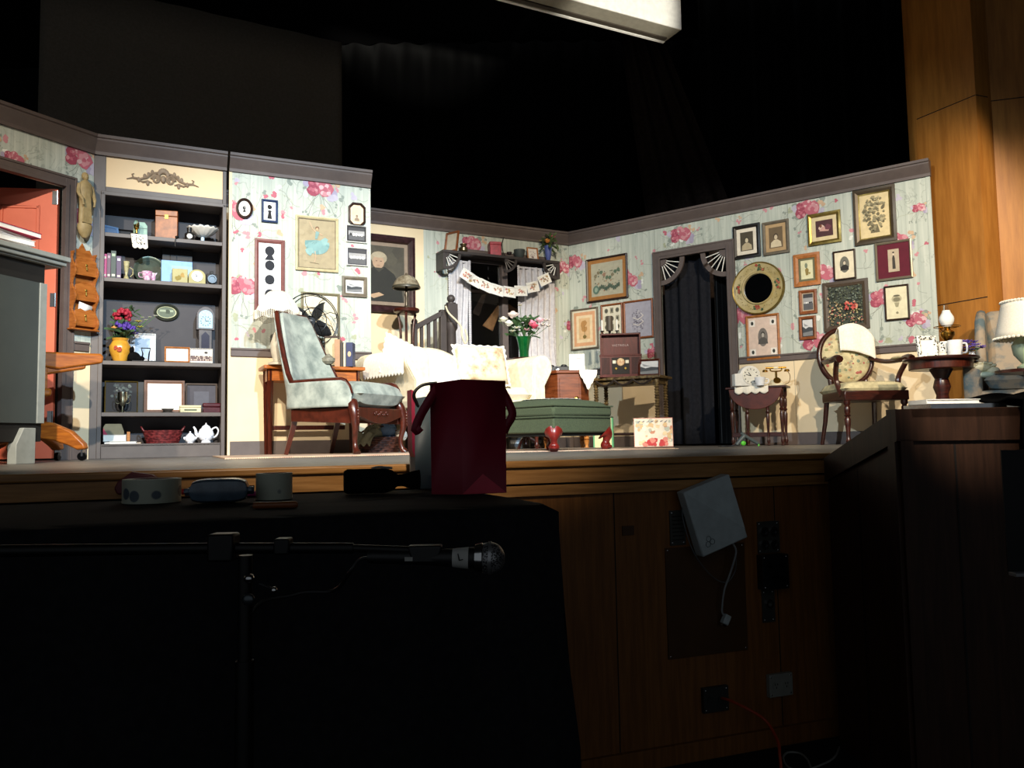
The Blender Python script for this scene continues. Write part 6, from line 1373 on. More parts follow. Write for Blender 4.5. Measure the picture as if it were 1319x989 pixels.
for s in (-1, 1):
    M().box(s*.062-.016, s*.062+.016, -.139, -.134, hb*.6, hb*.74, mat('key_ivory', '#d9d4c0', .4)).build('push_button', pn, bevel=.001); M().lathe([(0, 0), (.012, 0), (.01, .012), (0, .012)], (0, 0, 0), gold, 14, T=T(s*.045, -.134, hb*.38, rx=PI/2)).build('knob', pn)
p = onct(834, .05); stand(p, math.radians(-20), .21, .165, .018, rwood, .0, '', bw_land, 'red-brown frame with a snowy house photograph, beside the record player', lean=10)
p = onct(773, -.12); t = thing('candelabra', 'black two-armed candlestick with white candles behind the record player lid', 'candlestick', (p.x+.02, p.y, zt+.001), math.radians(-8)); zc = ZP(773, 424, d+.15)-zt
M().lathe([(0, 0), (.05, 0), (.05, .01), (.012, .03), (.01, zc-.03), (.014, zc), (0, zc)], (0, 0, 0), black_m, 16).build('stem', t)
for s in (-1, 1): M().tube(spline([(0, 0, zc-.1), (s*.05, 0, zc-.06), (s*.075, 0, zc-.01)]), .006, black_m).lathe([(0, 0), (.022, .004), (.02, .012), (0, .012)], (s*.075, 0, zc-.01), black_m, 14).build('arm', t); M().lathe([(0, 0), (.010, 0), (.009, .10), (.002, .115), (0, .115)], (s*.075, 0, zc+.003), paper_m, 12).build('candle', t)
M().lathe([(0, 0), (.034, 0), (.034, .15), (.028, .15), (.028, .01), (0, .01)], (0, .0, zc), mat('tin_cylinder', '#4c453c', .5), 18).build('lantern_cup', t)
# record album and books on the deck
p = G(842, 6.95); t = thing('record_album', 'glossy picture album cover leaning upright on the rug before the console table', 'album', (p[0], p[1], .009), math.radians(-8), None); t.rotation_euler = (-.12, 0, math.radians(-8))
M().box(-.165, .165, 0, .006, 0, .25, mat('album_card', '#c89080', .3)).build('sleeve', t)
mb = M(); pc_ = Pic(mb, -.16, .16, .005, .245, -.0006, 5); pc_.rect(0, 1, 0, 1, '#e6dccb')
for i in range(46): pc_.blob(pc_.R.random(), pc_.R.uniform(.1, .95), pc_.R.uniform(.02, .08), pc_.R.choice(['#d8b88c', '#f0e6d2', '#c98c70', '#b8bcae', '#e8d0a8']), 7)
for i in range(16): pc_.blob(pc_.R.uniform(.2, .9), pc_.R.uniform(.05, .3), pc_.R.uniform(.04, .08), pc_.R.choice(['#d0504a', '#e08a7c', '#c43c40']), 7)
for i in range(7): pc_.line([(.08+.12*i, .86+.02*(i % 2)), (.15+.12*i, .92)], .004, '#3c4c6c')
mb.build('cover_picture', t); M().box(-.165, .165, .004, .012, .245, .252, flatm('#b84a3c')).build('sleeve_edge', t)
p = G(778, 7.3); t = thing('picture_book', 'large cream book with a green spine standing open behind the footstool', 'book', (p[0], p[1], .009), math.radians(-20)); grn = mat('green_bookcloth', '#5c9c6c', .6)
M().box(-.085, .07, 0, .004, 0, .27, mat('cream_board', '#dccf9c', .6)).build('front_cover', t); M().box(.07, .085, -.002, .03, 0, .27, grn).build('spine', t); M().box(-.1, -.085, 0, .1, 0, .26, grn).build('back_cover', t, bevel=.001)
for px, nm in ((664, 'small grey frame with a dark photograph on the floor beneath the sofa'), (691, 'second small grey frame on the floor, nearer the footstool corner')):
    p = G(px, 8.3); stand((p[0], p[1], .001), math.radians(10), .15, .13, .02, fr_gr, 0, '', bw_photo, nm, lean=10)
# ------------------------------------------------------------------ doorway: black curtains and fan brackets
mb = M()
def dc(a0, a1, z1, m, amp, n, seed):
    R = random.Random(seed); ph = R.uniform(0, 6); mb = M()
    mb.grid(lambda u, v: (a0+(a1-a0)*u, .12+amp*math.sin(u*n+ph)*(1.1-.5*v)+.012*math.sin(u*n*2.3), .02+(z1-.02)*v), 90, 8, m); return mb
nav = mat('blue_black_curtain', '#1f2026', .9, c2='#17181d', scale=40, spec=.15)
dcu = dc(da-.02, da+(db-da)*.68, DOORZ+.03, nav, .028, 13, 2).build('doorway_curtain', None, W4.o, W4.rz, solid=.004); tag(dcu, 'blue-black pleated curtain covering most of the doorway', 'curtain')
o = dc(da+(db-da)*.66, db+.03, DOORZ+.03, blk, .02, 12, 3).build('doorway_curtain', None, (W4.o.x+W4.w.x*.1, W4.o.y+W4.w.y*.1, 0), W4.rz, solid=.004); tag(o, 'dead-black curtain at the mirror side of the doorway', 'curtain')
t = thing('doorway_brackets', 'pair of quarter-fan brackets with white spokes in the top of the doorway', 'bracket', W4.o, W4.rz)
fan(t, W4, da+.005, DOORZ-.01, 1, .27, -.02, trim_m, 5); fan(t, W4, db-.005, DOORZ-.01, -1, .27, -.02, trim_m, 5)
# ------------------------------------------------------------------ glue gun
p = G(962, 6.75); t = thing('glue_gun', 'grey and lime glue gun lying on the deck by the doorway', 'glue gun', (p[0], p[1], .0), .1); gg = mat('tool_grey', '#4c5658', .4); lime = mat('lime_plastic', '#5cc83c', .4)
M().tube(spline([(-.05, 0, .115), (0, 0, .08), (.06, 0, .045), (.1, 0, .02)]), [.008]+[.014]*22+[.008, .006], gg, 10).build('barrel', t)
M().tube([(-.02, 0, .09), (-.06, 0, .05), (-.09, 0, .015)], [.02, .018, .016], gg, 10).build('grip', t, bevel=.002); M().sph((-.035, -.01, .028), (.022, .012, .02), lime).build('trigger', t); M().lathe([(0, 0), (.008, 0), (.004, .025)], (.1, 0, .003), lime, 10).build('nozzle', t); M().tube(spline([(-.09, 0, .02), (-.14, .02, .006), (-.2, .06, .006), (-.24, .02, .006)]), .004, blackp).build('power_cord', t)
# ------------------------------------------------------------------ gateleg table
d = 7.3; cx_, cy_ = G(980, d); zt = ZP(982, 497, d); GT = math.radians(-28)
t = thing('gateleg_table', 'small dark drop-leaf table with turned legs and a half-round hanging leaf', 'table', (cx_+.03, cy_+.13, 0), GT)
M().box(-.27, .27, -.12, .12, zt-.02, zt, dwood).build('tabletop', t, bevel=.005)
M().prism([(-.235, zt-.022)]+[(-.235*math.cos(a), zt-.022-.19*math.sin(a)) for a in [i*PI/16 for i in range(1, 16)]]+[(.235, zt-.022)], -.14, -.122, mat('leaf_mahogany', '#5a2616', .35, c2='#431a0e', scale=10), 'y').build('hanging_leaf', t, bevel=.004)
M().box(-.22, .22, -.09, .09, zt-.08, zt-.02, dwood).build('apron', t)
for x in (-.22, .22):
    for y in (-.09, .09): mb = M(); turned(mb, x, y, 0, zt-.02, .021, dwood); mb.build('leg', t)
for x in (-.08, .1): mb = M(); turned(mb, x, -.11, 0, zt-.06, .018, dwood); mb.build('gate_leg', t)
for y in (-.09, .09): M().box(-.22, .22, y-.014, y+.014, .08, .12, dwood).build('stretcher', t, bevel=.003)
gx, gy, gz = cx_+.03, cy_+.13, zt+.001
def ong(px, dd=d+.05): v = P(px, 490, dd); return (v.x, v.y, gz)
mb = M(); mb.lathe([(0, 0), (.17, 0), (.17, .003), (0, .003)], (0, 0, 0), lace_m, 30, sy=.7)
mb.grid(lambda u, v: (-.16+.3*u, -.12-.026+.0*v-.004*math.sin(u*20), -.002-(.05+.02*abs(math.sin(u*PI*4)))*v), 40, 4, lace_m)
o = mb.build('lace_doily', None, (gx-.02, gy, gz), GT, solid=.002); tag(o, 'scalloped cream doily hanging over the drop-leaf table front', 'doily')
t = thing('mantel_clock', 'white painted mantel clock with a sloping case on the drop-leaf table', 'clock', (ong(966)[0], ong(966)[1]+.02, gz+.004), .15); h = ZP(966, 471, d)-zt
M().prism([(-.15, 0), (.12, 0), (.12, h*.3), (.09, h*.55)]+[(.0+.1*math.cos(a), h*.5+h*.5*math.sin(a)) for a in [i*PI/12 for i in range(1, 12)]]+[(-.1, h*.62), (-.15, h*.6)], -.03, .04, white_m, 'y').build('case', t, bevel=.005)
dial(t, 0, h*.5, .078, -.032, face='#e9e6da')
t = thing('mug', 'small white cup between the white clock and the telephone', 'cup', ong(979, d-.05)); M().lathe([(0, 0), (.035, 0), (.045, .05), (.05, .075), (.045, .075), (.038, .01), (0, .008)], (0, 0, 0), whitec, 24).build('body', t); M().tube(spline([(.045, 0, .06), (.075, 0, .055), (.07, 0, .025), (.04, 0, .02)]), .005, whitec).build('handle', t)
t = thing('telephone', 'antique-style cream and brass telephone on the drop-leaf table', 'telephone', (ong(1000)[0], ong(1000)[1], gz), -.2); h = ZP(1000, 472, d)-zt
M().lathe([(0, 0), (.075, 0), (.075, .015), (.06, .03), (.045, .055), (0, .06)], (0, 0, 0), mat('cream_bakelite', '#e0d6b8', .25), 28).build('base', t); M().lathe([(0, 0), (.032, 0), (.032, .006), (0, .006)], (0, 0, 0), brass, 22, T=T(0, -.055, .045, rx=1.1)).build('rotary_dial', t)
M().tube([(0, 0, .05), (0, 0, h-.035)], .01, brass).tube(spline([(-.05, 0, h-.01), (-.045, 0, h-.035), (0, 0, h-.04), (.045, 0, h-.035), (.05, 0, h-.01)]), .006, brass).build('cradle', t)
M().tube([(-.09, 0, h-.008), (.09, 0, h-.008)], .009, brass, 10).sph((0, 0, h-.008), (.03, .012, .013), mat('cream_bakelite', '#e0d6b8')).lathe([(0, 0), (.026, 0), (.02, .02), (0, .024)], (-.095, 0, h-.045), brass, 14).lathe([(0, 0), (.026, 0), (.02, .02), (0, .024)], (.095, 0, h-.045), brass, 14).build('handset', t)
M().tube(spline([(.09, 0, h-.03), (.12, 0, h-.08), (.11, .02, .03), (.06, .03, .01)]), .003, brass).build('handset_cord', t)
# ------------------------------------------------------------------ round-backed open armchair
d = 6.9; cx_, cy_ = 2.97, 6.68; RZ = math.radians(3)
t = thing('open_armchair', 'round-backed mahogany open armchair upholstered in a pale floral tapestry', 'armchair', (cx_-.02, cy_+.12, .0), RZ)
tapf = mat('pale_floral_tapestry', '#cfc39a', .85, c2='#a89e7c', scale=12); sh_ = .46
mb = M(); cushion(mb, .52, .50, .13, tapf, (0, 0, sh_), p=.3); mb.build('seat_cushion', t)
mb = M().prism([(-.27, -.25), (.27, -.25), (.24, .24), (-.24, .24)], sh_-.1, sh_-.02, dwood, 'z'); mb.build('seat_rail', t, bevel=.008)
for sx in (-1, 1):
    mb = M(); turned(mb, sx*.24, -.22, 0, sh_-.08, .028, dwood); mb.build('leg', t)
    M().tube([(sx*.21, .21, sh_-.06), (sx*.22, .24, .2), (sx*.23, .30, 0)], [.024, .02, .016], dwood, 8).build('leg', t)
    M().tube(spline([(sx*.25, -.16, sh_-.06), (sx*.265, -.1, sh_+.08), (sx*.29, -.17, sh_+.2), (sx*.29, -.20, sh_+.235)]), [.022]*25, dwood, 8).build('arm_support', t)
    M().tube(spline([(sx*.30, -.26, sh_+.235), (sx*.30, -.2, sh_+.255), (sx*.29, -.05, sh_+.24), (sx*.26, .12, sh_+.25), (sx*.2, .235, sh_+.29)]), [.03]*5+[.024]*10+[.02]*18, dwood, 8).build('arm', t)
    mb = M(); mb.sph((sx*.285, -.06, sh_+.262), (.028, .09, .014), tapf); mb.build('arm_pad', t)
TB = T(0, .27, .765, rx=PI/2-.12); 
mb = M(); mb.tube([(.235*math.cos(a), .25*math.sin(a), 0) for a in [i*2*PI/48 for i in range(48)]], .024, dwood, 10, closed=True, T=TB); mb.build('back_frame', t)
mb = M().sph((0, 0, 0), (.222, .238, .055), tapf, 32, 12, T=TB)
mb.build('back_cushion', t)
mb = M(); 
for i in range(70):
    a, r = rnd.uniform(0, 6.28), .2*math.sqrt(rnd.random()); c_ = rnd.choice(['#a86058', '#b08c68', '#8c8c64', '#c4a884', '#7c8a74', '#a89c78', '#98907c'])
    mb.sph((r*math.cos(a)*.95, r*math.sin(a), .047*math.sqrt(max(0, 1-(r/.222)**2))+.004), (.026*rnd.uniform(.4, 1), .02*rnd.uniform(.4, 1), .006), flatm(c_), 8, 4, T=TB)
mb.build('woven_flowers', t)
for s in (-1, 1): M().tube([(s*.15, .22, sh_-.05), (s*.16, .25, .58)], .02, dwood).build('back_post', t)
# white cloth over the top of the back
def hc(u, v):
    a = (u-.5)*1.5+.25; x = .235*math.sin(a)*1.02; k = v
    if k < .5: z = .765+.28*math.cos(a*.9)-.27*(1-k/.5)*(.75+.2*math.sin(u*3)); y = .20+.035*k
    else: z = .765+.28*math.cos(a*.9)-.16*(k-.5)/.5; y = .235+.08*math.sin(min(1, (k-.5)*3)*PI/2)
    return (x*1.0+.03, y-.02+.006*math.sin(u*13)*(1-k), z+.012*math.sin(u*PI))
mb = M(); mb.grid(hc, 20, 20, lace_m); mb.m[0] = thm; o = mb.build('headrest_cloth', None, t.location, RZ, solid=.003); tag(o, 'white cloth draped over the top of the round chair back', 'cloth')
# ------------------------------------------------------------------ pedestal table and its things
d = 5.9; cx_, cy_ = G(1217, d); zt = ZP(1217, 461, d)
t = thing('pedestal_table', 'round mahogany pedestal table with an inlaid rim beside the floral wing chair', 'table', (cx_, cy_, 0)); R_ = 45*d/1040
M().lathe([(0, zt-.022), (R_*.96, zt-.022), (R_, zt-.012), (R_*.98, zt), (0, zt)], (0, 0, 0), dwood, 48).build('tabletop', t)
M().lathe([(0, zt-.085), (R_*.82, zt-.085), (R_*.84, zt-.08), (R_*.84, zt-.022), (0, zt-.022)], (0, 0, 0), rwood, 48).build('apron', t)
M().lathe([(0, .1), (.05, .1), (.06, .16), (.035, .22), (.05, .3), (.04, .36), (.06, .42), (.045, .48), (.08, zt-.085), (0, zt-.085)], (0, 0, 0), dwood, 24).build('pedestal', t)
for k in range(3): a = k*2.09+.5; M().tube(spline([(.03*math.cos(a), .03*math.sin(a), .16), (.15*math.cos(a), .15*math.sin(a), .11), (.25*math.cos(a), .25*math.sin(a), .02)]), [.024]*17, dwood).build('foot', t)
def onp(px, dd): v = P(px, 460, dd); return (v.x, v.y, zt+.001)
mb = M().lathe([(0, 0), (.11, 0), (.11, .002), (0, .002)], (0, 0, 0), lace_m, 30).lathe([(0, 0), (.03, 0), (.028, .02), (0, .03)], (-.02, -.1, 0), lace_m, 12); o = mb.build('lace_doily', None, (onp(1208, d-.06)[0], d-.06, zt+.001)); tag(o, 'small lace doily at the front of the round pedestal table', 'doily')
p = onp(1195, d-.02); h = ZP(1195, 433, d)-zt; wf = 27*d/1040
def patt(p_):
    p_.rect(0, 1, 0, 1, '#f0eee6')
frm = mat('patterned_frame', '#e4e2da', .5, kind='voronoi', c2='#20201f', scale=55)
frm.node_tree.nodes['Color Ramp'].color_ramp.elements[0].position = .35; frm.node_tree.nodes['Color Ramp'].color_ramp.elements[1].position = .4
stand(p, .12, wf, h, .028, frm, 0, '', patt, 'white frame with a black scrolled border on the pedestal table', lean=8)
def mug(label, px, dd, w, h, m, s=1):
    t = thing('mug', label, 'mug', onp(px, dd)); M().lathe([(0, 0), (w*.42, 0), (w*.46, .006), (w*.5, h), (w*.45, h), (w*.41, .012), (0, .01)], (0, 0, 0), m, 28).build('body', t)
    M().tube(spline([(s*w*.46, 0, h*.8), (s*w*.82, 0, h*.78), (s*w*.82, 0, h*.3), (s*w*.44, 0, h*.22)]), .007, m).build('handle', t); return t
mug('plain white mug with its handle towards the wing chair', 1231, d-.08, .10, ZP(1231, 440, d)-zt, whitec)
pm = mat('patterned_mug', '#eceae2', .3, kind='voronoi', c2='#2a2a28', scale=60); pm.node_tree.nodes['Color Ramp'].color_ramp.elements[0].position = .3; pm.node_tree.nodes['Color Ramp'].color_ramp.elements[1].position = .36
mug('white mug with black printed marks, behind the plain one', 1216, d+.02, .085, ZP(1216, 440, d)-zt, pm, -1)
t = thing('oil_lamp', 'brass oil lamp with a milk-glass chimney shade and wire ring', 'lamp', onp(1222, d+.12)); H = lambda y: ZP(1222, y, d+.12)-zt
M().lathe([(0, 0), (.055, 0), (.055, .015), (.018, .04), (.015, H(442)), (.03, H(438)), (.05, H(432)), (.05, H(428)), (.02, H(424)), (.025, H(421)), (0, H(420))], (0, 0, 0), brass, 28).build('base', t)
M().lathe([(.026, 0), (.042, H(417.5)-H(421)), (.05, H(414)-H(421)), (.052, H(411)-H(421)), (.048, H(408)-H(421)), (.038, H(405)-H(421)), (.03, H(402.5)-H(421)), (.026, H(400)-H(421)), (.022, H(400)-H(421)), (.045, H(409)-H(421)), (.022, 0)], (0, 0, H(421)), mat('milk_glass_white', '#f2f2ee', .25), 28, ring=True).build('glass_shade', t)
M().lathe([(.018, 0), (.02, 0), (.016, H(393)-H(402)), (.014, H(393)-H(402))], (0, 0, H(402)), glass_m, 20, ring=True).build('chimney', t)
M().tube([(.09*math.cos(a), .09*math.sin(a), H(421)) for a in [i*PI/16 for i in range(32)]], .003, brass, 6, closed=True).tube([(-.09, 0, H(421)), (.09, 0, H(421))], .003, brass, 6).build('shade_ring', t); M().tube([(-.03, 0, H(427)), (-.07, -.02, H(423))], .004, brass).build('wick_key', t)
t = thing('violet_pot', 'little white vase of purple violets on the pedestal table', 'vase of flowers', onp(1252, d)); M().lathe([(0, 0), (.02, 0), (.024, .02), (.018, .035), (.024, .045), (.018, .045), (0, .01)], (0, 0, 0), whitec, 18).build('vase', t)
R2 = random.Random(4); fl = [(R2.uniform(-.07, .085), R2.uniform(-.04, .03), R2.uniform(.05, .12)-abs(0), R2.uniform(.022, .034), R2.choice(['#7a5cc8', '#8c74d8', '#6a50b0', '#a494e0']), 'star') for i in range(26)]
bunch(t, fl, [(0, 0, .05, .06, R2.uniform(0, 6.28), .3) for i in range(8)], [((0, 0, .03), f[:3]) for f in fl[:8]], 0)
# ------------------------------------------------------------------ floral wing chair
d = 5.75; cx_, cy_ = G(1330, d); RZ = math.radians(-34)
flo = mat('blue_grey_floral', '#5c6a6e', .85, c2='#9c8c78', scale=7); flo.node_tree.nodes['Color Ramp'].color_ramp.elements[0].position = .42; flo.node_tree.nodes['Color Ramp'].color_ramp.elements[1].position = .58
t = thing('wing_chair', 'high-backed wing chair in blue-grey fabric with peach flowers', 'armchair', (cx_+.10, cy_+.14, 0), RZ)
M().box(-.34, .34, -.36, .34, .16, .38, flo).build('base_upholstery', t, bevel=.03)
mb = M(); cushion(mb, .54, .62, .16, flo, (0, -.06, .45), p=.25); mb.build('seat_cushion', t)
M().prism([(.30, .3), (.40, .3), (.56, 1.04), (.46, 1.06), (.36, .6)], -.29, .29, flo, 'x').build('backrest', t, bevel=.04)
for s in (-1, 1):
    M().prism([(-.36, .2), (.34, .2), (.36, .62), (-.30, .60), (-.38, .54)], s*.34-.06, s*.34+.06, flo, 'x').build('arm', t, bevel=.035)
    M().prism([(.08, .6), (.36, .58), (.52, 1.03), (.36, 1.05), (.16, .96), (.08, .8)], s*.31-.035, s*.31+.035, flo, 'x').build('wing', t, bevel=.03)
    for y in (-.3, .3): mb = M(); turned(mb, s*.29, y, 0, .17, .03, dwood); mb.build('leg', t)
p = P(1274, 478, 5.75); t = thing('shell_cushion', 'cream scalloped cushion resting on the wing chair arm', 'cushion', (p.x, p.y+.02, ZP(1274, 487, 5.75)), -.3); crm = mat('cream_satin', '#e8e0c4', .5, c2='#c8bd98', scale=14)
mb = M().sph((-.03, 0, .08), (.075, .05, .035), crm).sph((.03, 0, .055), (.05, .05, .03), crm).sph((-.01, 0, .025), (.06, .055, .025), mat('mint_satin', '#c4d0bc', .5)); mb.build('cover', t)
mb = M()
for k in range(6): a = k*.5-1.2; mb.sph((-.03+.07*math.cos(a+1.6), -.03, .08+.03*math.sin(a+1.6)), (.02, .015, .012), crm, 8, 5)
mb.build('ruffle', t)
# lace-shaded lamp beside it
d = 5.2; lx, ly = G(1333, d); H = lambda y: ZP(1333, y, d)
t = thing('lamp_table', 'low dark lamp table, mostly beyond the stair wall', 'table', (lx, ly, 0)); M().lathe([(0, .46), (.2, .46), (.2, .48), (0, .48)], (0, 0, 0), dwood, 32).build('top', t); mb = M(); turned(mb, 0, 0, 0, .46, .04, dwood); mb.build('pedestal', t)
t = thing('table_lamp', 'lamp with a white lace shade and pale green bulbous base', 'lamp', (lx, ly, .481)); z0 = .481
M().lathe([(0, 0), (.07, 0), (.075, .02), (.045, .04), (.09, .1), (.1, .16), (.06, .22), (.08, H(438)-z0-.04), (.03, H(438)-z0), (.02, H(430)-z0), (0, H(430)-z0)], (0, 0, 0), mat('celadon', '#a8b8a0', .25, c2='#96a890', scale=8), 32).build('base', t)
shd = M().grid(lambda u, v: ((.19-.05*v)*math.cos(u*2*PI), (.19-.05*v)*math.sin(u*2*PI), H(435)-z0+(H(388)-H(435))*v), 60, 6, lace_m).build('lamp_shade', t, solid=.003)
mb = M()
for k in range(7):
    for i in range(44):
        if k < 6 and i % 1: continue
        a = i*2*PI/44; v_ = k/6; r = .192-.05*v_
        if k in (0, 6): mb.sph((r*math.cos(a), r*math.sin(a), H(435)-z0+(H(388)-H(435))*v_), (.012, .012, .010), lace_m, 6, 4)
mb.build('lace_edge', shd)
# ------------------------------------------------------------------ things on the stair wall
WT = (WB.o.x, WB.o.y); zw = zb
led = M().prism([(WB.pt(0, 0).x, WB.pt(0, 0).y), (WB.pt(WB.L, 0).x, WB.pt(WB.L, 0).y), (WB.pt(WB.L, 0, -.42).x, WB.pt(WB.L, 0, -.42).y), (WB.pt(.3, 0, -.42).x, WB.pt(.3, 0, -.42).y)], zw-.03, zw-.001, wing, 'z'); struct(led.build('trim_40'))
a, _ = WB.at(1226, 515, -.12); p = WB.pt(a, zw, -.11)
t = thing('serving_tray', 'clear-edged dark tray lying on the stair wall under two books', 'tray', p, WB.rz)
M().box(-.14, .14, -.08, .08, .001, .006, mat('tray_glass', '#3a2c28', .1)).build('tray_base', t)
M().box(-.145, .145, -.085, -.078, .0, .018, chrome).box(-.145, -.139, -.08, .08, .0, .018, chrome).box(.139, .145, -.08, .08, 0, .018, chrome).box(-.145, .145, .078, .085, 0, .018, chrome).build('tray_rim', t)
t = thing('book', 'thin red and white book lying under the thick white one on the tray', 'book', (p.x, p.y-.01, zw+.0075), WB.rz+.03); flatbook(t, .2, .11, .012, flatm('#a83a34')); 
t = thing('book', 'plain white book lying topmost on the tray', 'book', (p.x-.005, p.y-.01, zw+.021), WB.rz-.02); flatbook(t, .21, .12, .017, paper_m)
mb = M()
def jk(u, v):
    x = (u-.5)*.42; k = v
    if k < .5: y = .34-.33*k/.5; z = .02+.02*math.sin(u*5+1)*math.sin(k*9)**2+.025*math.exp(-((u-.3)**2)*20)
    else: y = -.05-.012*math.sin(u*9+k*5); z = .03-(k-.5)*1.1*(.3+.9*u)
    return (x, y, max(z, .012) if k < .5 else z)
mb.grid(jk, 30, 40, black_cloth); a, _ = WB.at(1345, 515, 0); o = mb.build('black_jacket', None, WB.pt(a+.09, zw, 0), WB.rz, solid=.012); tag(o, 'black jacket thrown over the stair wall beside the book tray', 'jacket')
a = P(1320, 738, 2.0); t = thing('sheet_music_stand', 'grey lip of a music stand just entering the frame, low on the stair wall side', 'music stand', (a.x+.22, a.y, -STAGE_H)); zz_ = a.z+STAGE_H
M().box(-.26, .26, -.03, .0, zz_-.004, zz_+.004, mat('stand_grey', '#77777a', .4)).build('ledge', t, bevel=.001); M().box(-.26, .26, 0, .003, zz_, zz_+.3, black_m).build('desk', t); M().tube([(0, .02, .02), (0, .02, zz_)], .012, black_m).build('pole', t)
for k in range(3): aa = k*2.09+1.6; M().tube([(0, .02, .2), (.25*math.cos(aa), .02+.25*math.sin(aa), .012)], .01, black_m).build('foot', t)
# ------------------------------------------------------------------ grey desk and chair at the door side
d0, d1 = 4.2, 4.62; A = G(0, 4.22); B = G(83, 4.62)
WD = Wall(A, B); gm = mat('desk_grey', '#3c4241', .6, c2='#383e3e', scale=4); lg = mat('desk_light_grey', '#868a86', .55); bkm = flatm('#141312')
t = thing('rolling_lectern', 'grey upright desk with a moulded pale top, piled with papers, by the orange door', 'desk', WD.o, WD.rz)
zt = WD.at(60, 327)[1]; xr = WD.at(83, 335)[0]; xp0, xp1 = WD.at(48, 450)[0], WD.at(57, 450)[0]; zb = WD.at(40, 545)[1]; zpt = WD.at(40, 362)[1]
xl = xr-1.1
mb = M().box(xl, xr, -.05, .5, zt-.03, zt, lg).box(xl+.02, xr-.015, -.035, .48, zt-.055, zt-.03, lg).box(xl+.04, xr-.03, -.02, .46, zt-.065, zt-.055, lg); mb.build('moulded_top', t, bevel=.008)
M().box(xl+.1, xp1, .01, .42, zb-.1, zt-.065, bkm).build('cabinet', t)
M().box(xl+.1, xp0, -.005, .01, zb, zpt, gm).build('front_panel', t); M().box(xp0, xp1, -.012, .012, zb, zpt, lg).build('corner_post', t, bevel=.002)
fx0, fx1 = WD.at(17, 575)[0], WD.at(42, 575)[0]; zf = WD.at(30, 551)[1]
for dx in (0, -.7): M().prism([(fx0+dx, 0), (fx1+dx, 0), (fx1+dx, zf), (fx0+dx+.045, zf), (fx0+dx, zf-.09)], -.02, .04, lg, 'y').build('foot', t, bevel=.003)
o = M().box(xl+.1, xp1-.005, .43, .45, .02, zb-.12, mat('red_cloth_panel', '#d0584e', .7)); 
def ont(a, off, z=0): v = WD.pt(a, zt+z+.0008, off); return v
hts = [(.0, '#e8e8e6', .30, .014, 0, 'lowest folder of the paper pile, pale grey, on the upright desk'), (.0145, '#cf9a8c', .27, .012, .12, 'salmon folder in the middle of the paper pile on the desk'), (.027, '#f0f0ee', .31, .02, -.06, 'thick white sheaf above the salmon folder on the desk'), (.0475, '#f4f4f2', .29, .012, .16, 'white sheets fanned near the top of the paper pile'), (.060, '#b83050', .36, .02, .05, 'crimson folder lying topmost on the paper pile')]
for z, c_, w_, h_, r_, lb in hts:
    z *= 1.6; h_ *= 1.5; v = ont(xr-.30, -.2, z); t2 = thing('folder', lb, 'folder', v, WD.rz+r_, 'papers piled on the upright desk'); flatbook(t2, w_*1.1, w_*.8, h_, mat('folder_'+c_[1:], c_, .7)); 
    for c in t2.children:
        for vv_ in c.data.vertices: vv_.co.y -= w_*.4
d = 5.0; cx_, cy_ = G(45, d)
t = thing('office_chair', 'wooden swivel desk chair with curved castered legs behind the grey desk', 'chair', (cx_, cy_+.05, 0), math.radians(40))
xa = lambda px: (px-45)*d/1040; za = ZP(100, 460, d)
M().prism([(xa(35), za-.06), (xa(60), za-.075), (xa(111), za-.025), (xa(112), za+.02), (xa(108), za+.035), (xa(60), za+.03), (xa(35), za+.03)], -.16, -.09, owood, 'y').build('arm', t, bevel=.012)
M().prism([(xa(35), za-.06), (xa(60), za-.075), (xa(111), za-.025), (xa(112), za+.02), (xa(108), za+.035), (xa(60), za+.03), (xa(35), za+.03)], .30, .37, owood, 'y').build('arm', t, bevel=.012)
M().box(-.26, .03, -.18, .38, .40, .45, owood).build('seat', t, bevel=.015); M().box(-.3, -.26, -.14, .34, .45, .95, owood).build('backrest', t, bevel=.012)
for y in (-.125, .335): M().box(-.04, .01, y-.02, y+.02, .44, za-.04, owood).build('arm_post', t, bevel=.004)
M().lathe([(0, .18), (.05, .18), (.05, .24), (.03, .26), (.03, .4), (0, .4)], (0, .1, 0), black_m, 20).build('column', t)
for k in range(4):
    a = -.62+k*PI/2; ca, sa = math.cos(a), math.sin(a); TT = T(0, .1, 0, rz=a)
    M().prism([(.0, .26), (.1, .245), (.22, .19), (.30, .11), (.31, .075), (.26, .07), (.2, .1), (.12, .13), (0, .15)], -.03, .03, owood, 'y', T=TT).build('leg', t, bevel=.01)
    M().lathe([(0, -.012), (.026, -.012), (.028, 0), (.026, .012), (0, .012)], (0, 0, 0), black_m, 18, T=TT @ T(.28, 0, .029, rx=PI/2)).box(-.006, .006, -.018, .018, .03, .072, chrome, T=TT @ T(.285)).build('caster', t)
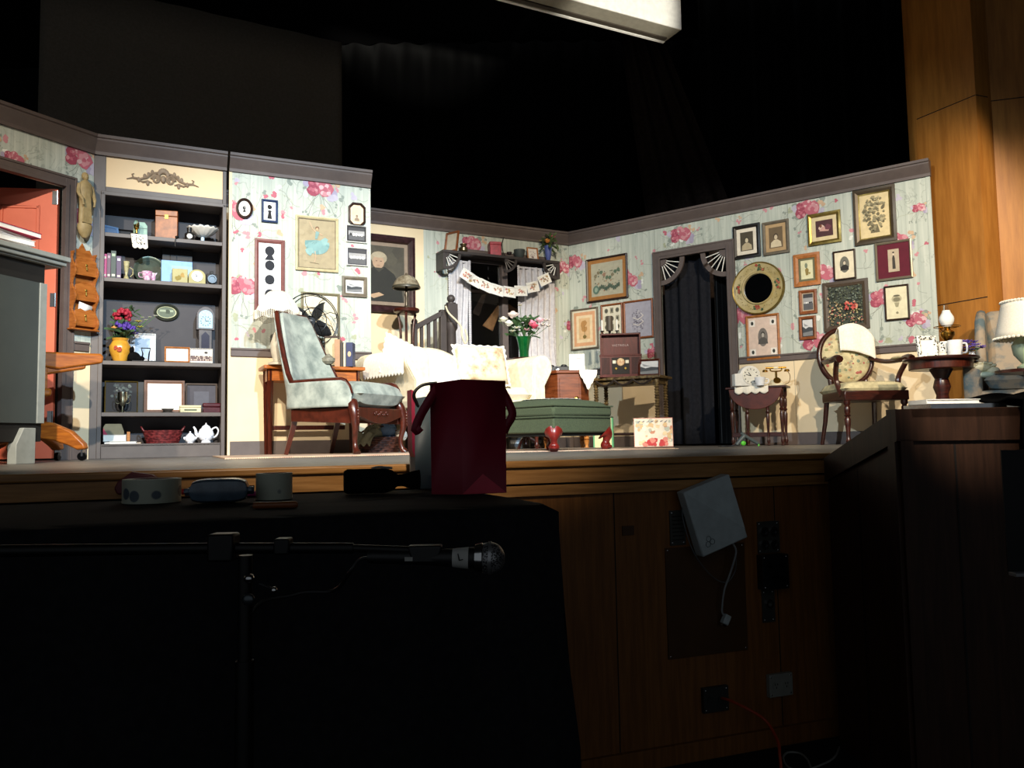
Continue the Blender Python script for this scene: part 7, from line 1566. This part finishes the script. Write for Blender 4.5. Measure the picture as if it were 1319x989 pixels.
# ------------------------------------------------------------------ draped table in front of the stage
TW = Wall((-.42, 1.69), ang=math.radians(20.6)); ZT = -.071; a1_ = .56; a0_ = -2.6; dep = .82
n_ = TW
tcl = mat('table_black_cloth', '#1a1a1c', .9, c2='#131315', scale=50, spec=.12)
t = thing('draped_table', 'long table covered to the floor with a black cloth below the stage', 'table', TW.o, TW.rz)
M().box(a0_+.05, a1_-.06, .05, dep-.05, ZT-.04, ZT-.012, pine).build('tabletop', t)
for x in (a0_+.1, a1_-.12):
    for y in (.1, dep-.1): M().tube([(x, y, -STAGE_H), (x, y, ZT-.04)], .02, chrome).build('leg', t)
mb = M(); per = []; r = .07
cor = [(a0_, 0), (a1_, 0), (a1_, dep), (a0_, dep)]
def ring_(off, z, wob=0):
    out = []; N = 240
    P4 = [(a0_-off, -off), (a1_+off, -off), (a1_+off, dep+off), (a0_-off, dep+off)]
    Ls = [math.dist(P4[i], P4[(i+1) % 4]) for i in range(4)]; tot = sum(Ls)
    for k in range(N):
        s_ = tot*k/N; i = 0
        while s_ > Ls[i]: s_ -= Ls[i]; i += 1
        (x0, y0), (x1, y1) = P4[i], P4[(i+1) % 4]; x, y = x0+(x1-x0)*s_/Ls[i], y0+(y1-y0)*s_/Ls[i]
        nx, ny = (y1-y0)/Ls[i], -(x1-x0)/Ls[i]; e = min(s_, Ls[i]-s_); q = wob*(math.sin(s_*14)+.5*math.sin(s_*31+1))*min(1, e*6)
        rr = max(0, .06-e)*.3
        x += nx*(q-rr); y += ny*(q-rr); out.append((x, y, z+.0*q))
    return out
rings = [(-.35, ZT), (-.05, ZT), (-.012, ZT-.004), (.006, ZT-.02), (.012, ZT-.06), (.02, ZT-.25), (.035, ZT-.55), (.05, -STAGE_H+.01)]
vs, fs = [], []
for i, (o_, z) in enumerate(rings): vs += ring_(o_, z, 0 if i < 3 else .004*(i-2))
N = 240
for i in range(len(rings)-1): fs += [(i*N+k, (i+1)*N+k, (i+1)*N+(k+1) % N, i*N+(k+1) % N) for k in range(N)]
fs.append(list(range(N))); mb.add(vs, fs, tcl); cl = mb.build('tablecloth', None, TW.o, TW.rz); tag(cl, 'black floor-length tablecloth over the long table below the stage', 'tablecloth')
def tbl(px, py): a = at_z(px, py, ZT); return Vector((a[0], a[1], ZT+.0015))
def tsz(px0, px1, py): return abs(at_z(px1, py, ZT)[0]-at_z(px0, py, ZT)[0])
# red gift bag
def giftbag(name, label, base, rz, w, dpt, h, m, m2, handle, hs):
    t = thing(name, label, 'gift bag', base, rz); e = .0
    k = 1.02
    pts = [(0, 0), (w, 0), (w, dpt), (0, dpt)]
    mb = M(); b = [(x, y, 0) for x, y in pts]; tp = [(-.003, -.003, h), (w+.003, -.003, h-.003), (w+.003, dpt, h-.006), (-.003, dpt, h-.004)]
    mb.add(b+tp, [(0, 1, 5, 4), (1, 2, 6, 5), (2, 3, 7, 6), (3, 0, 4, 7), (3, 2, 1, 0)], m); mb.build('paper_body', t, solid=.0012)
    mb = M(); mb.add([(0, -.0022, 0), (w, -.0022, 0), (w*.5, -.0022, w*.42), (0, -.0022, w*.45), (w, -.0022, w*.45)], [(0, 1, 2)], m2); mb.build('bottom_fold', t)
    for pts_ in hs: 
        mb = M()
        for i in range(len(pts_)-1):
            A_, B_ = Vector(pts_[i]), Vector(pts_[i+1]); u_ = Vector((.006, .006, .004))
            q = (B_-A_).cross(Vector((0, 1, 0))); q = q.normalized()*handle if q.length else Vector((handle, 0, 0)); mb.add([A_-q, B_-q, B_+q, A_+q], [(0, 1, 2, 3)], m)
        mb.build('ribbon_handle', t, solid=.0012)
    return t
bagr = mat('red_bag_paper', '#8a1730', .5, c2='#7c1228', scale=5); bagd = mat('red_bag_fold', '#c02a44', .4)
b0 = tbl(596, 637.5); hbag = P(596, 489, b0.y).z-ZT; wR = .125; wL = .10
rz_ = math.radians(20)
t = giftbag('gift_bag', 'tall glossy red paper gift bag with ribbon handles at the end of the draped table', b0, rz_, .128, .0, hbag, bagr, bagd, .006, [])
for c in list(t.children): bpy.data.objects.remove(c)
dL = .098; aL = math.radians(156)-rz_ ; lx_, ly_ = dL*math.cos(aL), dL*math.sin(aL)
mb = M(); W_ = .128; pts = [(0, 0), (W_, 0), (W_+lx_*.9, ly_*1.0), (lx_, ly_)]
def tpz(i): return [hbag, hbag-.003, hbag-.012, hbag-.008][i]
mb.add([(x, y, 0) for x, y in pts]+[(x*1.02, y, tpz(i)) for i, (x, y) in enumerate(pts)], [(0, 1, 5, 4), (1, 2, 6, 5), (2, 3, 7, 6), (3, 0, 4, 7), (3, 2, 1, 0)], bagr); mb.build('paper_body', t, solid=.001, ang=10)
M().add([(0, -.0015, .001), (W_, -.0015, .001), (W_*.46, -.0015, .055)], [(0, 1, 2)], bagd).build('bottom_fold', t)
def ribbon(t, pts_, hw, m):
    mb = M(); pts_ = spline(pts_, 6)
    n = len(pts_); L_, R_ = [], []
    for i in range(n):
        tq = (pts_[min(i+1, n-1)]-pts_[max(i-1, 0)]).cross(Vector((0, 1, 0))).normalized()*hw; L_.append(pts_[i]-tq); R_.append(pts_[i]+tq+Vector((0, .004, 0)))
    mb.add(L_+R_, [(i, i+1, n+i+1, n+i) for i in range(n-1)], m)
    return mb.build('ribbon_handle', t, solid=.0012)
ribbon(t, [(W_+.001, .02, hbag-.03), (W_+.022, .02, hbag-.07), (W_+.03, .02, hbag-.1), (W_+.012, .02, hbag-.13), (W_+.003, .02, hbag-.15)], .013, bagr)
ribbon(t, [(lx_*.75, ly_-.01, hbag-.02), (lx_-.005, ly_-.02, hbag-.05), (lx_-.035, ly_-.02, hbag-.10), (lx_-.05, ly_-.02, hbag-.14), (lx_-.035, ly_-.02, hbag-.13)], .013, bagr)
bagg = mat('grey_bag_paper', '#5c6a70', .4, c2='#525f66', scale=5); bb = tbl(545, 633)
t = thing('gift_bag', 'slate-grey paper bag with pink edge, half hidden behind the red one', 'gift bag', (bb.x, bb.y+.14, ZT+.0015), rz_); hg = P(545, 505, bb.y+.14).z-ZT
mb = M().add([(-.04, 0, 0), (.1, 0, 0), (.1, .08, 0), (-.04, .08, 0), (-.042, 0, hg*.93), (.1, 0, hg), (.1, .08, hg), (-.042, .08, hg*.93)], [(0, 1, 5, 4), (1, 2, 6, 5), (2, 3, 7, 6), (3, 0, 4, 7), (3, 2, 1, 0)], bagg); mb.build('paper_body', t, solid=.0012, ang=10)
M().prism([(-.05, .12), (-.042, .1), (-.04, hg*1.0), (-.052, hg*1.02)], -.002, .06, mat('pink_card', '#c83458', .5), 'y').build('pink_edge', t)
M().tube(spline([(-.03, .0, hg*.85), (-.045, -.01, hg*.97), (-.02, -.012, hg*1.06), (.03, -.01, hg*1.09)]), .005, mat('black_ribbon_m', '#181614', .5), 8).build('ribbon_handle', t)
# rolls of tape wrapped in printed paper
prn = mat('printed_wrap', '#a8ac9c', .5, kind='voronoi', c2='#4c5660', scale=16); prn.node_tree.nodes['Color Ramp'].color_ramp.elements[0].position = .22; prn.node_tree.nodes['Color Ramp'].color_ramp.elements[1].position = .26
def tape(label, px, py, rpx, hpx, m):
    b = tbl(px, py); s = b.y/1040; r = rpx*s; h = hpx*s; b.y += r*.9
    t = thing('tape_roll', label, 'tape', b, .3, 'rolls of wide tape on the draped table'); M().lathe([(r*.66, 0), (r, 0), (r, h), (r*.66, h)], (0, 0, 0), m, 40, ring=True).build('tape', t, bevel=.001); M().lathe([(r*.62, 0), (r*.66, 0), (r*.66, h), (r*.62, h)], (0, 0, 0), flatm('#5a1c20'), 40, ring=True).build('core', t); return t
tape('wide roll of tape in printed grey wrap, farthest from the red bag', 181, 650, 36, 31, prn)
tape('smaller wide roll of printed tape with a red core, above the brown pen', 347, 645, 23, 34, prn)
b = tbl(155, 640); t = thing('tape_dispenser', 'dull red object behind the larger roll of tape', 'tape dispenser', (b.x-.01, b.y+.12, ZT+.001), .2); M().prism([(-.05, 0), (.09, 0), (.09, .03), (.05, .06), (-.01, .07), (-.05, .04), (-.06, .02)], -.02, .02, mat('dull_red', '#6c3036', .4), 'y').build('body', t, bevel=.006); M().lathe([(.01, 0), (.02, 0), (.02, .03), (.01, .03)], (0, 0, 0), flatm('#8c6c70'), 20, T=T(.03, .015, .04, rx=PI/2), ring=True).build('roll', t)
b = tbl(274, 650); t = thing('wipes_packet', 'soft blue-grey plastic packet between the two rolls of tape', 'packet', (b.x, b.y+.05, ZT+.001), .25); mb = M(); cushion(mb, .145, .10, .062, mat('blue_plastic_wrap', '#3c4a58', .25, c2='#566878', scale=16, spec=.7), (0, 0, .032), p=.3); mb.build('pouch', t)
for s in (-1, 1): M().grid(lambda u, v, s=s: (s*(.068+.014*u), (v-.5)*.09, .03+.01*math.sin(v*14)), 3, 10, mat('blue_plastic_wrap', '#3c4a58')).build('crimped_end', t, solid=.001)
def marker(label, px, py, c_, rz, L=.11): 
    b = tbl(px, py); t = thing('marker_pen', label, 'marker', (b.x, b.y, ZT+.008), rz); m = mat('mk_'+c_[1:], c_, .4); Tx = T(-L/2, 0, 0, ry=PI/2)
    M().lathe([(0, 0), (.007, 0), (.008, .01), (.008, L*.65), (0, L*.65)], (0, 0, 0), m, 14, T=Tx).build('barrel', t); M().lathe([(0, L*.65), (.0085, L*.65), (.0085, L*.95), (.005, L), (0, L)], (0, 0, 0), m, 14, T=Tx).build('cap', t)
marker('bright red marker behind the printed tape roll', 219, 637, '#c02024', .1); marker('magenta marker between the blue packet and smaller tape roll', 311, 640, '#a01c6c', .1); marker('brown pencil-thick pen in front of the smaller tape roll', 355, 655, '#7a4420', .1, .10)
b = tbl(484, 637); t = thing('wrapped_cylinder', 'black cloth-wrapped cylinder lying on the draped table near the bags', 'cylinder', (b.x, b.y+.05, ZT+.037), .25)
M().lathe([(0, -.10), (.03, -.10), (.036, -.09), (.036, .02), (.03, .04), (.018, .055), (.018, .07), (.026, .1), (.03, .12), (0, .12)], (0, 0, 0), black_cloth, 24, T=T(ry=PI/2)).build('wrapped_body', t); M().tube(spline([(-.02, 0, .036), (.0, 0, .04), (.04, 0, .036)]), .004, mat('clear_plastic', '#8c8c88', .2), 6).build('plastic_seam', t)
# ------------------------------------------------------------------ microphone on its boom stand
d = 1.25; Q = lambda px, py, dd=d: P(px, py, dd)
t = thing('microphone_stand', 'black boom microphone stand reaching in front of the draped table', 'microphone stand', (Q(316, 700).x, d, -STAGE_H)); o_ = Vector((Q(316, 700).x, d, -STAGE_H))
L = lambda *a: Q(*a)-o_
smc = mat('stand_black', '#080808', .45, metal=0, spec=.3)
M().tube([L(-120, 711, 1.05), L(280, 706), L(455, 706)], .0085, smc, 10).build('boom', t); M().tube([L(455, 706), L(540, 709)], .006, smc, 10).build('boom_extension', t)
M().tube([(0, 0, .03), L(316, 715)], .011, smc, 12).build('pole', t); M().tube([(0, 0, .5), (0, 0, .95)], .014, smc, 12).build('outer_tube', t)
M().box(-.02, .02, -.018, .018, -.012, .03, smc, T=Matrix.Translation(L(288, 712))).build('clamp', t, bevel=.004); M().box(-.012, .012, -.014, .014, -.012, .012, smc, T=Matrix.Translation(L(365, 703))).build('sleeve', t, bevel=.003)
M().sph(L(321, 745, 1.22), (.008, .008, .007), chrome, 14, 8).build('clutch_knob', t); M().tube([L(335, 752, 1.2), L(352, 759, 1.18)], .002, chrome).sph(L(353, 760, 1.18), .005, chrome, 12, 8).build('thumbscrew', t); M().sph(L(320, 772, 1.22), (.010, .006, .009), mat('dull_steel', '#50565a', .3, metal=.8), 14, 8).build('tension_bolt', t)
for k in range(3): aa = k*2.09+.4; M().tube([(0, 0, .08), (.3*math.cos(aa), .3*math.sin(aa), .012)], .01, smc).sph((.3*math.cos(aa), .3*math.sin(aa), .012), .013, blackp, 10, 6).build('foot', t)
M().prism([(-.02, -.014), (.02, -.014), (.026, .012), (-.026, .012)], -.012, .012, blackp, 'y', T=Matrix.Translation(L(548, 712))).build('microphone_clip', t, bevel=.003)
t = thing('microphone', 'black handheld microphone with a silver ball grille and white tape label', 'microphone', Q(560, 718)); o_ = Q(560, 718)
ax = (Q(640, 719)-o_).normalized(); TT = Matrix.Rotation(math.atan2(-ax.z, ax.x), 4, 'Y') @ Matrix.Rotation(PI/2, 4, 'Y'); s = d/1040
M().lathe([(0, -85*s), (.009, -85*s), (.010, -80*s), (.011, -20*s), (.0145, 30*s), (.017, 50*s), (.018, 52*s), (0, 52*s)], (0, 0, 0), blackp, 28, T=TT).build('handle', t)
lab = M().lathe([(.0135, 22*s), (.0139, 22*s), (.0166, 43*s), (.0160, 43*s)], (0, 0, 0), mat('white_tape', '#a8a8a4', .6), 28, T=TT, ring=True).build('tape_label', t)
text('L', lab, (33*s, -.0165, .002), .016, flatm('#101010'), rot=(PI/2, -.2, 0), name='label_mark')
mesh_m = mat('wire_grille', '#8a8a8c', .35, kind='voronoi', c2='#1c1c1d', scale=420, metal=.6)
g_ = M().sph((0, 0, 70*s), (.0245, .0245, .0235), mesh_m, 32, 20, T=TT).build('ball_grille', t)
M().lathe([(.018, 50*s), (.021, 51*s), (.0235, 60*s), (.0225, 61*s)], (0, 0, 0), chrome, 32, T=TT, ring=True).build('collar', t); M().lathe([(.0243, 68*s), (.0256, 68*s), (.0256, 72*s), (.0243, 72*s)], (0, 0, 0), mat('grille_band', '#9a9a9c', .3, metal=.8), 32, T=TT, ring=True).build('grille_band', t)
M().box(-.006, .006, -.0125, -.010, -.003, .003, mat('white_switch', '#9a9a96', .5), T=Matrix.Translation((-32*s, 0, 0))).build('switch', t)
mb = M(); mb.tube(spline([Q(475, 718), Q(462, 722), Q(450, 738), Q(430, 760, 1.3), Q(380, 765, 1.3), Q(320, 800, 1.3), Q(318, 990, 1.3), Q(330, 1250, 1.3)]), .003, blackp, 6); o = mb.build('microphone_cable', None); tag(o, 'black cable drooping from the microphone to the floor', 'cable')
# ------------------------------------------------------------------ fittings on the stage front
def sp(px, py, off=0.0): a, z = WS.at(px, py, off); return WS.pt(a, z, off)
def plate(name, label, cat, x0, y0, x1, y1, m, th=.006, off=-.02, screws=True):
    a0, a1, z0, z1 = WS.box(x0, y0, x1, y1, off); t = thing(name, label, cat, WS.pt((a0+a1)/2, (z0+z1)/2, off+.0005), WS.rz); w, h = a1-a0, z1-z0
    M().box(-w/2, w/2, -th, 0, -h/2, h/2, m).build('face_plate', t, bevel=.001)
    if screws:
        for sx in (-1, 1):
            for sz in (-1, 1): M().sph((sx*(w/2-.01), -th, sz*(h/2-.01)), (.004, .002, .004), chrome, 10, 6).build('screw', t)
    return t, w, h, th
plate('cover_plate', 'large square brown access plate screwed to the stage front below the white box', 'cover plate', 858, 702, 960, 843, mat('brown_steel', '#4c3014', .45, c2='#42290f', scale=5))
t, w, h, th = plate('vent_plate', 'small slotted grey plate tucked behind the white box', 'vent plate', 862, 657, 882, 702, mat('dark_steel', '#3c3c38', .4))
for k in range(7): M().box(-w*.35, w*.35, -th-.002, -th, -h*.35+k*h*.11, -h*.35+k*h*.11+.004, flatm('#0c0c0c')).build('slot', t)
t, w, h, th = plate('connector_plate', 'steel plate of four round jacks on the stage front', 'connector plate', 975, 671, 1003, 712, mat('dark_steel', '#3c3c38'))
for sx in (-1, 1):
    for sz in (-.45, .35): M().lathe([(.012, 0), (.02, 0), (.02, .008), (.012, .008)], (0, 0, 0), chrome, 20, T=T(sx*w*.22, -th, sz*h*.5, rx=PI/2), ring=True).lathe([(0, 0), (.012, 0), (.012, .002), (0, .002)], (0, 0, 0), blackp, 16, T=T(sx*w*.22, -th, sz*h*.5, rx=PI/2)).build('jack', t)
t, w, h, th = plate('junction_box', 'black box of plugged connectors between the two steel plates', 'junction box', 975, 713, 1008, 757, blackp, th=.04)
for x, z in ((-.03, .03), (.025, .03), (-.01, -.02), (.03, -.03)): M().lathe([(0, 0), (.012, 0), (.01, .03), (0, .03)], (0, 0, 0), smc, 14, T=T(x, -.04, z, rx=PI/2)).build('plug', t)
t, w, h, th = plate('jack_plate', 'narrow steel plate with a single jack, lowest of the three', 'connector plate', 981, 759, 997, 801, mat('dark_steel', '#3c3c38'))
M().lathe([(.01, 0), (.018, 0), (.018, .01), (.01, .01)], (0, 0, 0), chrome, 20, T=T(0, -th, .01, rx=PI/2), ring=True).build('jack', t)
plate('cover_plate', 'tiny brown blank plate on the stage front, between the draped table and white box', 'cover plate', 801, 677, 816, 689, mat('brown_steel', '#4c3014'), screws=False)
# white box (wireless router) hanging askew
c = sp(919, 663, .04); t = thing('wireless_router', 'white square wireless box hanging tilted on the stage front, two cables below', 'router', c, WS.rz); t.rotation_euler = (.0, -.30, WS.rz)
a0 = WS.at(880, 663, .04)[0]; a1 = WS.at(958, 663, .04)[0]; w = (a1-a0)*.79; rm = mat('router_white', '#b9c4c6', .4)
M().box(-w/2, w/2, -.02, .035, -w*.60, w*.60, rm).build('casing', t, bevel=.006)
M().add([(-w/2+.003, -.021, w*.59), (w/2-.003, -.021, w*.59), (w/2-.003, -.021, -w*.42)], [(0, 1, 2)], mat('router_panel', '#c2ced0', .35)).build('glossy_half', t)
lg_ = M()
for x, z in ((0, 0), (.022, .004), (.009, .02)): lg_.tube([(-w*.33+x+.0115*math.cos(a), -.0215, -w*.42+z+.0115*math.sin(a)) for a in [i*PI/3 for i in range(6)]], .001, flatm('#4c5658'), 5, closed=True)
lg_.build('hexagon_logo', t)
mb = M(); mb.tube(spline([sp(944, 700, .03), sp(948, 712, .035), sp(940, 740, .02), sp(933, 760, .015), sp(930, 785, .012), sp(932, 792, .012)]), .0042, mat('grey_cable', '#8c8f90', .5), 8); tag(mb.build('network_cable', None), 'short pale cable hanging from the white box to its loose plug', 'cable')
mb = M(); mb.tube(spline([sp(879, 650, .01), sp(880, 670, .03), sp(893, 710, .05), sp(915, 740, .02), sp(935, 750, .015), sp(947, 735, .015), sp(948, 715, .03)]), .0022, mat('grey_cable2', '#565c60', .5), 8); tag(mb.build('power_cable', None), 'thin grey cable looping beneath the white box', 'cable')
p = sp(935, 797, .012); t = thing('cable_plug', 'white plug dangling at the end of the pale cable', 'plug', p, WS.rz); t.rotation_euler = (0, .5, WS.rz); M().box(-.014, .014, -.012, .012, -.022, .018, mat('router_white', '#b9c4c6')).build('housing', t, bevel=.003); M().box(-.008, .008, -.008, .008, -.03, -.022, chrome).build('contacts', t)
def outlet(label, x0, y0, x1, y1, m, dark):
    t, w, h, th = plate('wall_outlet', label, 'outlet', x0, y0, x1, y1, m, th=.02, off=-.02)
    for k in (-1, 1):
        mb = M().lathe([(0, 0), (.017, 0), (.017, .003), (0, .003)], (0, 0, 0), m, 20, T=T(k*w*.22, -th, 0, rx=PI/2)); f = mb.build('socket', t)
        for a, b in ((-.006, .006), (.006, .006), (0, -.007)): M().box(k*w*.22+a-.0015, k*w*.22+a+.0015, -th-.0038, -th-.003, b-.004, b+.004, dark).build('slot', f)
    return t
outlet('white double outlet low on the stage front', 987, 866, 1017, 895, mat('outlet_white', '#8f9088', .5), blackp)
outlet('dark double outlet feeding the orange cord', 903, 883, 935, 915, mat('outlet_dark', '#2c2c2a', .5), blackp)
oc_ = mat('orange_cord', '#a83c1c', .5)
mb = M(); q = [sp(929, 899, .0), sp(940, 902, .05), sp(965, 914, .12), sp(985, 927, .14)]; v = at_z(1003, 955, -STAGE_H+.3); q += [P(998, 946, q[-1].y-.05), P(1004, 968, q[-1].y-.12)]; f_ = at_z(998, 1010, -STAGE_H+.008); q += [Vector((f_[0], f_[1], -STAGE_H+.008)), Vector((f_[0]-.3, f_[1]-.3, -STAGE_H+.008))]
mb.tube(spline(q), .006, oc_, 8); tag(mb.build('extension_cord', None), 'orange extension cord running from the dark outlet down to the floor', 'cord')
def fl(px, py): a = at_z(px, py, -STAGE_H+.006); return Vector((a[0], a[1], -STAGE_H+.006))
mb = M(); mb.tube(spline([fl(1045, 990), fl(1040, 978), fl(1030, 970), fl(1015, 969), fl(1009, 976), fl(1016, 988), fl(1035, 992), fl(1060, 984), fl(1075, 975), fl(1081, 962)]), .004, mat('white_cable', '#8c8c88', .5), 8); tag(mb.build('loose_cable', None), 'pale cable coiled loosely on the dark floor beside the stair wall', 'cable')
# ------------------------------------------------------------------ lift everything so that the hall floor lies at z = 0
for o in list(bpy.data.objects):
    if o.parent is None: o.location.z += STAGE_H
sc = bpy.context.scene
sc.view_settings.view_transform = 'Standard'; sc.view_settings.look = 'None'; sc.view_settings.gamma = 1; sc.view_settings.use_curve_mapping = False
sc.view_settings.exposure = 0
sc.cycles.max_bounces = 6
